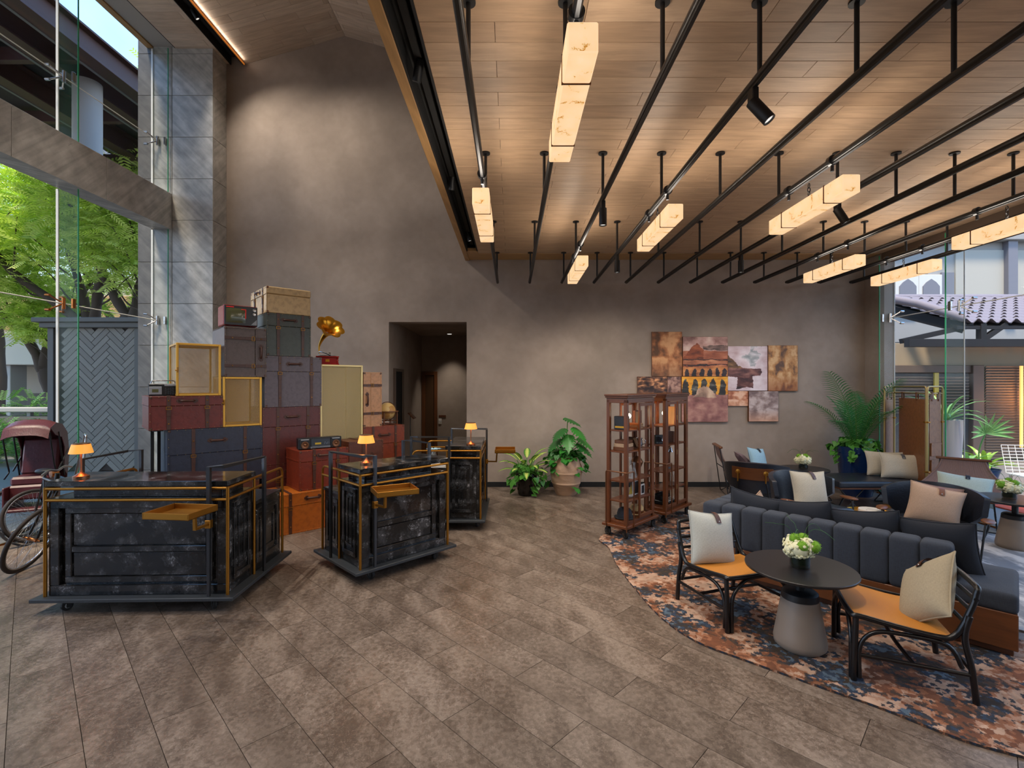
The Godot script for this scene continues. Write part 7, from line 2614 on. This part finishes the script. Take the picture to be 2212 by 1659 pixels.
func sling_chair(label: String, at: Vector3, yaw: float, cloth: String, wide: float, woven: bool) -> void:
	var t := thing("sling_chair", label, "chair", at, yaw, "sling lounge chairs with wooden top bars")
	var prof := curve([Vector3(0, 0.745, -0.40), Vector3(0, 0.56, -0.36), Vector3(0, 0.40, -0.26), Vector3(0, 0.315, -0.10), Vector3(0, 0.325, 0.12), Vector3(0, 0.375, 0.30)], 6)
	var wd := func(v: float) -> float:
		return lerpf(0.20, wide, smoothstep(0.0, 0.6, v)) - 0.12 * smoothstep(0.65, 1.0, v)
	var f := func(u, v):
		var p: Vector3 = prof[mini(int(round(v * 30)), prof.size() - 1)]
		var e: float = 2 * u - 1
		return Vector3(e * wd.call(v), p.y + 0.05 * e * e * sin(v * PI), p.z)
	var nn := func(u, v):
		var d: Vector3 = f.call(u, minf(v + 0.04, 1)) - f.call(u, maxf(v - 0.04, 0))
		return Vector3(1, 0, 0).cross(d).normalized()
	var s := st()
	shell(s, 16, 30, f, nn, 0.012 if not woven else 0.006)
	part(t, "sling", s, M[cloth])
	if woven:
		s = st()
		for i in 23:
			var u := (i + 0.5) / 23.0
			var pts := []
			for j in 31:
				var v := j / 30.0
				pts.append((f.call(u, v) as Vector3) + (nn.call(u, v) as Vector3) * 0.004)
			tube(s, pts, 0.0085, 6)
		part(t, "cords", s, M[cloth])
		s = st()
		for sd in [0.0, 1.0]:
			var pts := []
			for j in 31: pts.append(f.call(sd, j / 30.0))
			tube(s, pts, 0.012, 8)
		part(t, "edge_rope", s, M[cloth])
	s = st()
	box(s, Vector3(0, 0.752, -0.405), Vector3(0.52, 0.03, 0.055), Basis(Vector3.RIGHT, -0.2), 0.006)
	part(t, "top_bar", s, M.walnut)
	s = st()
	box(s, Vector3(0, 0.372, 0.315), Vector3(wide * 1.1, 0.028, 0.05), Basis(), 0.006)
	part(t, "front_bar", s, M.walnut)
	for x in [-1.0, 1.0]:
		s = st()
		tube(s, rnd([Vector3(x * 0.22, 0.74, -0.41), Vector3(x * 0.29, 0.01, -0.30), Vector3(x * 0.26, 0.2, -0.02), Vector3(x * 0.27, 0.01, 0.26), Vector3(x * 0.24, 0.36, 0.31)], 0.025, 3), 0.007, 8)
		tube(s, [Vector3(x * 0.245, 0.45, -0.37), Vector3(x * 0.27, 0.16, 0.05)], 0.006, 8)
		part(t, "wire_leg", s, M.black_metal)
	s = st()
	tube(s, [Vector3(-0.29, 0.012, -0.29), Vector3(0.29, 0.012, -0.29)], 0.006, 8)
	tube(s, [Vector3(-0.27, 0.02, 0.25), Vector3(0.27, 0.02, 0.25)], 0.006, 8)
	part(t, "stretcher", s, M.black_metal)

func back_seats() -> void:
	armchair("navy leather armchair turned away, showing its wooden back plate", Vector3(3.2, 0.0, -6.35), 145)
	armchair("navy leather armchair with a linen cushion, facing the camera before the daybed", Vector3(3.17, 0.012, -5.2), 12)
	armchair("navy leather armchair with a tan cushion, at the sofa's far side", Vector3(4.0, 0.012, -4.6), -42)
	cushion("big linen cushion with brown strap on the armchair facing the camera", "linen", Vector3(3.20, 0.55, -5.20), 12, -14, 0.43, 0.42, 0.15, "strap", -3)
	cushion("tan cushion with two leather tabs on the armchair at the sofa's far side", "sand_cloth", Vector3(3.99, 0.545, -4.57), -28, -14, 0.41, 0.38, 0.16, "brown_leather", -12)
	cushion("brown cushion tucked behind the tan one", "cocoa_cloth", Vector3(4.09, 0.545, -4.68), -28, -14, 0.40, 0.36, 0.10, "", -8)
	sling_chair("mauve sling chair seen from the side against the plaster wall", Vector3(3.55, 0, -7.35), 78, "cocoa_cloth", 0.26, false)
	cushion("mauve cushion on the sling chair by the wall", "mauve_cloth", Vector3(3.53, 0.52, -7.33), 78, -42, 0.36, 0.34, 0.12, "", 0)
	cushion("light blue cushion with dark strap above the turned-away armchair", "blue_cloth", Vector3(3.62, 0.58, -7.12), 30, -20, 0.36, 0.36, 0.12, "sofa_dark", -8)
	sling_chair("woven brown cord sling chair beside the glazing", Vector3(5.42, 0.0, -5.80), -42, "cocoa_cloth", 0.45, true)
	cushion("pale aqua cushion with dark tab on the woven chair", "aqua_cloth", Vector3(5.29, 0.47, -5.66), -38, -34, 0.50, 0.36, 0.14, "sofa_dark", -6)
	# daybed
	var t := thing("daybed", "low navy leather daybed on crossed wire legs before the blue pot", "daybed", Vector3(4.93, 0, -6.72), 0)
	var s := st()
	rbox(s, Vector3(0, 0.365, 0), Vector3(1.2, 0.085, 0.66), 0.025, Basis(), 0.008)
	part(t, "mattress", s, M.navy_leather)
	s = st()
	for i in 4:
		for j in 2:
			ell(s, Vector3(-0.42 + i * 0.28, 0.412, -0.12 + j * 0.24), Vector3(0.012, 0.004, 0.012), 10, 4)
	part(t, "buttons", s, M.navy_leather)
	s = st()
	bx(s, -0.58, 0.58, 0.3, 0.325, -0.31, 0.31, 0.004)
	part(t, "wood_frame", s, M.walnut)
	for x in [-0.40, 0.40]:
		for z in [-0.27, 0.27]:
			s = st()
			tube(s, rnd([Vector3(x - 0.16, 0.3, z), Vector3(x + 0.10, 0.01, z), Vector3(x - 0.10, 0.01, z), Vector3(x + 0.16, 0.3, z)], 0.03, 3), 0.008, 8)
			part(t, "wire_leg", s, M.black_metal)
		s = st()
		tube(s, [Vector3(x, 0.012, -0.27), Vector3(x, 0.012, 0.27)], 0.007, 8)
		part(t, "runner", s, M.black_metal)
	cushion("front linen cushion with grey tab on the daybed", "linen", Vector3(5.32, 0.575, -6.62), -12, -16, 0.50, 0.34, 0.13, "slate_strap", -3)
	cushion("rear linen cushion leaning behind the other on the daybed", "linen", Vector3(5.24, 0.58, -6.80), -10, -16, 0.48, 0.34, 0.11, "", -2)

# ---------------------------------------------------------------- folding leather screen
func screen() -> void:
	var t := thing("folding_screen", "folding screen of hung tan leather in brass tube frames", "screen")
	var pts := [Vector2(5.37, -6.98), Vector2(5.70, -7.22), Vector2(5.41, -6.31), Vector2(5.72, -6.42)]
	var H := 1.665
	for i in 3:
		var a: Vector2 = pts[i]; var c: Vector2 = pts[i + 1]
		var d := (c - a).normalized()
		a += d * 0.012; c -= d * 0.012
		var A := func(f: float, y: float): return Vector3(lerpf(a.x, c.x, f), y, lerpf(a.y, c.y, f))
		var s := st()
		tube(s, rnd([A.call(0, 0.0), A.call(0, H), A.call(1, H), A.call(1, 0.0)], 0.05, 5), 0.012, 10)
		tube(s, [A.call(0, H - 0.09), A.call(1, H - 0.09)], 0.009, 8)
		tube(s, [A.call(0, 0.1), A.call(1, 0.1)], 0.009, 8)
		part(t, "tube_frame", s, M.old_brass)
		var l := a.distance_to(c)
		var b := Basis(Vector3(d.x, 0, d.y), Vector3.UP, Vector3(d.x, 0, d.y).cross(Vector3.UP))
		var mid: Vector3 = A.call(0.5, 0.0)
		var m0 := 0.035 if i != 1 else 0.16
		s = st()
		box(s, mid + Vector3(0, 0.8, 0) + b * Vector3((m0 - 0.035) / 2, 0, 0), Vector3(l - m0 - 0.035, 1.40, 0.008), b, 0.003)
		var lp := part(t, "leather_panel", s, M.tan_leather)
		s = st()
		for f in [0.3, 0.74]:
			var p: Vector3 = A.call(f, H - 0.12)
			box(s, p + b * Vector3(0, -0.015, 0.012), Vector3(0.034, 0.11, 0.004), b, 0.001)
			box(s, p + b * Vector3(0, -0.015, -0.012), Vector3(0.034, 0.11, 0.004), b, 0.001)
			box(s, p + b * Vector3(0, 0.042, 0), Vector3(0.034, 0.004, 0.028), b, 0.001)
		part(t, "hanging_loop", s, M.brown_leather)
		s = st()
		for y in [1.2, 0.55]:
			for f in [0.0, 1.0]:
				box(s, A.call(f, y) + b * Vector3(0.012 if f == 0 else -0.012, 0, 0.004), Vector3(0.05, 0.022, 0.03), b, 0.003)
		part(t, "side_tie", s, M.brass)
		if i == 2:
			for y in [0.62, 0.84]:
				s = st()
				box(s, mid + b * Vector3(0, y, 0.012), Vector3(l - 0.1, 0.17, 0.012), b, 0.004)
				box(s, mid + b * Vector3(0, y + 0.075, 0.019), Vector3(l - 0.1, 0.02, 0.004), b, 0.001)
				part(t, "pocket", s, M.tan_leather)

# ---------------------------------------------------------------- plants
func plants() -> void:
	var up := Vector3.UP
	# black pot, variegated dumb cane with trailing ivy
	var t := thing("potted_plant", "variegated leafy plant in a glossy black pot", "plant", Vector3(0.22, 0, -7.42))
	var s := st()
	lathe(s, [Vector2(0, 0), Vector2(0.115, 0), Vector2(0.13, 0.03), Vector2(0.16, 0.22), Vector2(0.165, 0.30), Vector2(0.158, 0.34), Vector2(0.165, 0.35), Vector2(0.15, 0.35), Vector2(0.15, 0.31), Vector2(0, 0.30)], 36)
	part(t, "pot", s, M.black_glaze)
	for i in 20:
		var a := i * 2.399
		var el := 1.25 - 0.052 * i
		var d := Vector3(cos(a) * cos(el), sin(el), sin(a) * cos(el)).normalized()
		var base := Vector3(cos(a) * 0.03, 0.33, sin(a) * 0.03)
		var stalk := 0.12 + 0.14 * (1.0 - i / 20.0)
		s = st()
		tube(s, [base, base + d * stalk], 0.006, 6)
		var lf := part(t, "leaf", s, M.stem)
		s = st()
		blade(s, base + d * stalk, (d + Vector3(cos(a), 0.1, sin(a)) * 0.5).normalized(), up, 0.27 + 0.04 * sin(i * 3.0), 0.125, 0.9, 7, 0.12)
		part(lf, "leaf_blade", s, M.dumb_cane)
	trailing(t, Vector3(0, 0.34, 0), 0.16, 0.32, 170, "leaf_ivy", 31)
	# terracotta pot, split-leaf plant with ivy
	t = thing("potted_plant", "tall split-leaf plant above ivy in a ringed terracotta pot", "plant", Vector3(0.835, 0, -7.48))
	s = st()
	lathe(s, [Vector2(0, 0), Vector2(0.15, 0), Vector2(0.165, 0.02), Vector2(0.215, 0.17), Vector2(0.222, 0.175), Vector2(0.222, 0.19), Vector2(0.217, 0.195), Vector2(0.243, 0.33), Vector2(0.25, 0.335), Vector2(0.25, 0.35), Vector2(0.244, 0.355), Vector2(0.24, 0.44), Vector2(0.20, 0.53), Vector2(0.175, 0.565), Vector2(0.19, 0.58), Vector2(0.165, 0.58), Vector2(0.15, 0.55), Vector2(0, 0.54)], 44)
	part(t, "pot", s, M.terracotta)
	var k := 0
	for q in [[0.0, 0.5, 1.17, 0.0], [0.9, 0.35, 1.02, 0.15], [2.6, 0.4, 1.0, 0.1], [-0.6, 0.45, 0.86, 0.2], [3.6, 0.3, 0.84, 0.15], [1.6, 0.3, 0.9, 0.1], [-1.4, 0.5, 0.78, 0.2]]:
		var a: float = q[0]
		var out := Vector3(cos(a), 0, 0.4 + 0.3 * sin(a)).normalized()
		var top := Vector3(out.x * q[3] + 0.02, q[2], out.z * q[3] + 0.05)
		s = st()
		tube(s, curve([Vector3(0, 0.55, 0), Vector3(top.x * 0.5, lerpf(0.55, top.y, 0.55), top.z * 0.4), top], 5), 0.006, 6)
		var lf := part(t, "leaf", s, M.stem)
		s = st()
		split_leaf(s, top, Vector3(out.x * 0.8, -0.5 if k > 0 else -0.25, 0.55).normalized(), 0.25)
		part(lf, "leaf_blade", s, M.leaf_dark if k % 2 == 0 else M.leaf)
		k += 1
	trailing(t, Vector3(0, 0.58, 0), 0.2, 0.5, 230, "leaf", 33)
	# palm in blue pot
	t = thing("potted_palm", "tall feathery palm in a deep blue glazed pot", "palm", Vector3(5.29, 0, -7.42))
	s = st()
	lathe(s, [Vector2(0, 0), Vector2(0.19, 0), Vector2(0.20, 0.02), Vector2(0.225, 0.2), Vector2(0.265, 0.66), Vector2(0.275, 0.75), Vector2(0.255, 0.75), Vector2(0.245, 0.70), Vector2(0, 0.69)], 44)
	var pot := part(t, "pot", s, M.blue_glaze)
	s = st()
	for i in 12:
		var a := TAU * i / 12
		var y := 0.66 if i % 2 == 0 else 0.60
		ell(s, Vector3(cos(a) * (0.262 - (0.006 if i % 2 else 0.0)), y, sin(a) * (0.262 - (0.006 if i % 2 else 0.0))), Vector3(0.022, 0.022, 0.022), 12, 8)
	part(pot, "knobs", s, M.blue_glaze)
	for i in 15:
		var a := i * 2.399 + 0.4
		var el := 1.40 - 0.038 * i
		var ln := 1.36 - 0.035 * i
		if sin(a) < -0.2 or cos(a) > 0.75:
			el = maxf(el, 1.40); ln *= 0.72
		frond(t, Vector3(cos(a) * 0.04, 0.72, sin(a) * 0.04), a, el, ln)
	trailing(t, Vector3(0, 0.75, 0), 0.25, 0.35, 260, "leaf_ivy", 35)

func split_leaf(s: SurfaceTool, at: Vector3, dir: Vector3, l: float) -> void:
	# heart-shaped blade cut into lobes on both sides of the midrib
	var side := dir.cross(Vector3.UP).normalized()
	s.set_smooth_group(-1)
	var mid := func(t: float) -> Vector3: return at + dir * (l * (t - 0.2)) + Vector3.DOWN * (0.18 * l * t * t)
	for i in 6:
		var t0 := i / 6.0
		var t1 := (i + 1) / 6.0
		var c0: Vector3 = mid.call(t0)
		var c1: Vector3 = mid.call(t1)
		for sd in [-1.0, 1.0]:
			var w := l * 0.50 * pow(sin(PI * (0.24 + 0.70 * (t0 + t1) / 2)), 0.8)
			var drop := Vector3.DOWN * w * 0.22
			var p0: Vector3 = c0 + side * sd * w * 0.62 + dir * (l * 0.02) + drop * 0.4
			var p1: Vector3 = c1 + side * sd * w * 0.62 + dir * (l * 0.02) + drop * 0.4
			var q0: Vector3 = c0 + side * sd * w * 0.98 + dir * (l * 0.10) + drop
			var q1: Vector3 = c0 + side * sd * w * 0.90 + dir * (l * 0.19) + drop
			quad(s, [c0, p0, p1, c1], [Vector2(0, t0), Vector2(0.6, t0), Vector2(0.6, t1), Vector2(0, t1)])
			quad(s, [p0, q0, q1, p0.lerp(p1, 0.82)], [Vector2(0.6, t0), Vector2(1, t0), Vector2(1, t1), Vector2(0.6, t1)])
	var tip: Vector3 = mid.call(1.22)
	tri(s, mid.call(1.0) - side * l * 0.10, tip, mid.call(1.0) + side * l * 0.10)

func trailing(t: Node3D, at: Vector3, r: float, fall: float, n: int, m: String, sd: int) -> void:
	var rg := RandomNumberGenerator.new()
	rg.seed = sd
	var s := st()
	# heart-shaped leaf
	for q in [-1.0, 1.0]:
		var pts := [Vector3(0, 0, 0), Vector3(q * 0.028, 0.003, -0.012), Vector3(q * 0.036, 0.0, 0.012), Vector3(q * 0.02, -0.004, 0.04), Vector3(0, -0.01, 0.068)]
		for i in range(1, 4):
			tri(s, pts[0], pts[i], pts[i + 1], Vector2(0, 0), Vector2(1, 0), Vector2(1, 1))
	var mesh := done(s)
	var xf := []
	for i in n:
		var a := rg.randf() * TAU
		var k := rg.randf()
		var p := at + Vector3(cos(a) * r * rg.randf_range(0.3, 1.25), rg.randf_range(0.0, 0.12), sin(a) * r * rg.randf_range(0.3, 1.25))
		if k > 0.55:
			var strand := floorf(rg.randf() * 9.0)
			var aa := strand * 0.698 + 0.3
			p = at + Vector3(cos(aa) * (r * 1.12 + 0.05), -fall * rg.randf() * (0.5 + 0.5 * sin(strand * 2.1)), sin(aa) * (r * 1.12 + 0.05)) + Vector3(rg.randfn(), 0, rg.randfn()) * 0.025
			a = aa
		var b := Basis(Vector3.UP, -a + PI / 2 + rg.randfn() * 0.5) * Basis(Vector3.RIGHT, rg.randf_range(0.1, 1.2)) * Basis(Vector3(0, 0, 1), rg.randfn() * 0.3)
		xf.append(Transform3D(b.scaled(Vector3.ONE * rg.randf_range(0.9, 1.5)), p))
	copies(t, "trailing_leaves", mesh, M[m], xf)

func frond(t: Node3D, root: Vector3, az: float, el: float, l: float) -> void:
	var out := Vector3(cos(az), 0, sin(az))
	var pts := []
	var p := root
	var e := el
	for i in 15:
		pts.append(p)
		p += (out * cos(e) + Vector3.UP * sin(e)) * l / 14
		e -= 0.012 + 0.0075 * i * (1.8 - el * 0.7)
	var s := st()
	var rr := []
	for i in 15: rr.append(lerpf(0.008, 0.002, i / 14.0))
	tube(s, pts, rr, 6)
	var fr := part(t, "frond", s, M.stem)
	s = st()
	var side := out.cross(Vector3.UP).normalized()
	for i in range(8, 60, 2):
		var f := i / 60.0 * 14.0
		var k := mini(int(f), 13)
		var q: Vector3 = (pts[k] as Vector3).lerp(pts[k + 1], f - k)
		var d: Vector3 = ((pts[k + 1] as Vector3) - pts[k]).normalized()
		var ll := 0.23 * pow(sin(PI * clampf((i - 4) / 58.0, 0.02, 0.98)), 0.6) * l
		for sd in [-1.0, 1.0]:
			var dir = (side * sd * 0.95 + d * 0.75 + Vector3.UP * 0.15).normalized()
			blade(s, q, dir, side.cross(d), ll, 0.017, 1.0, 3, 0.2)
	part(fr, "leaflets", s, M.leaf_palm)
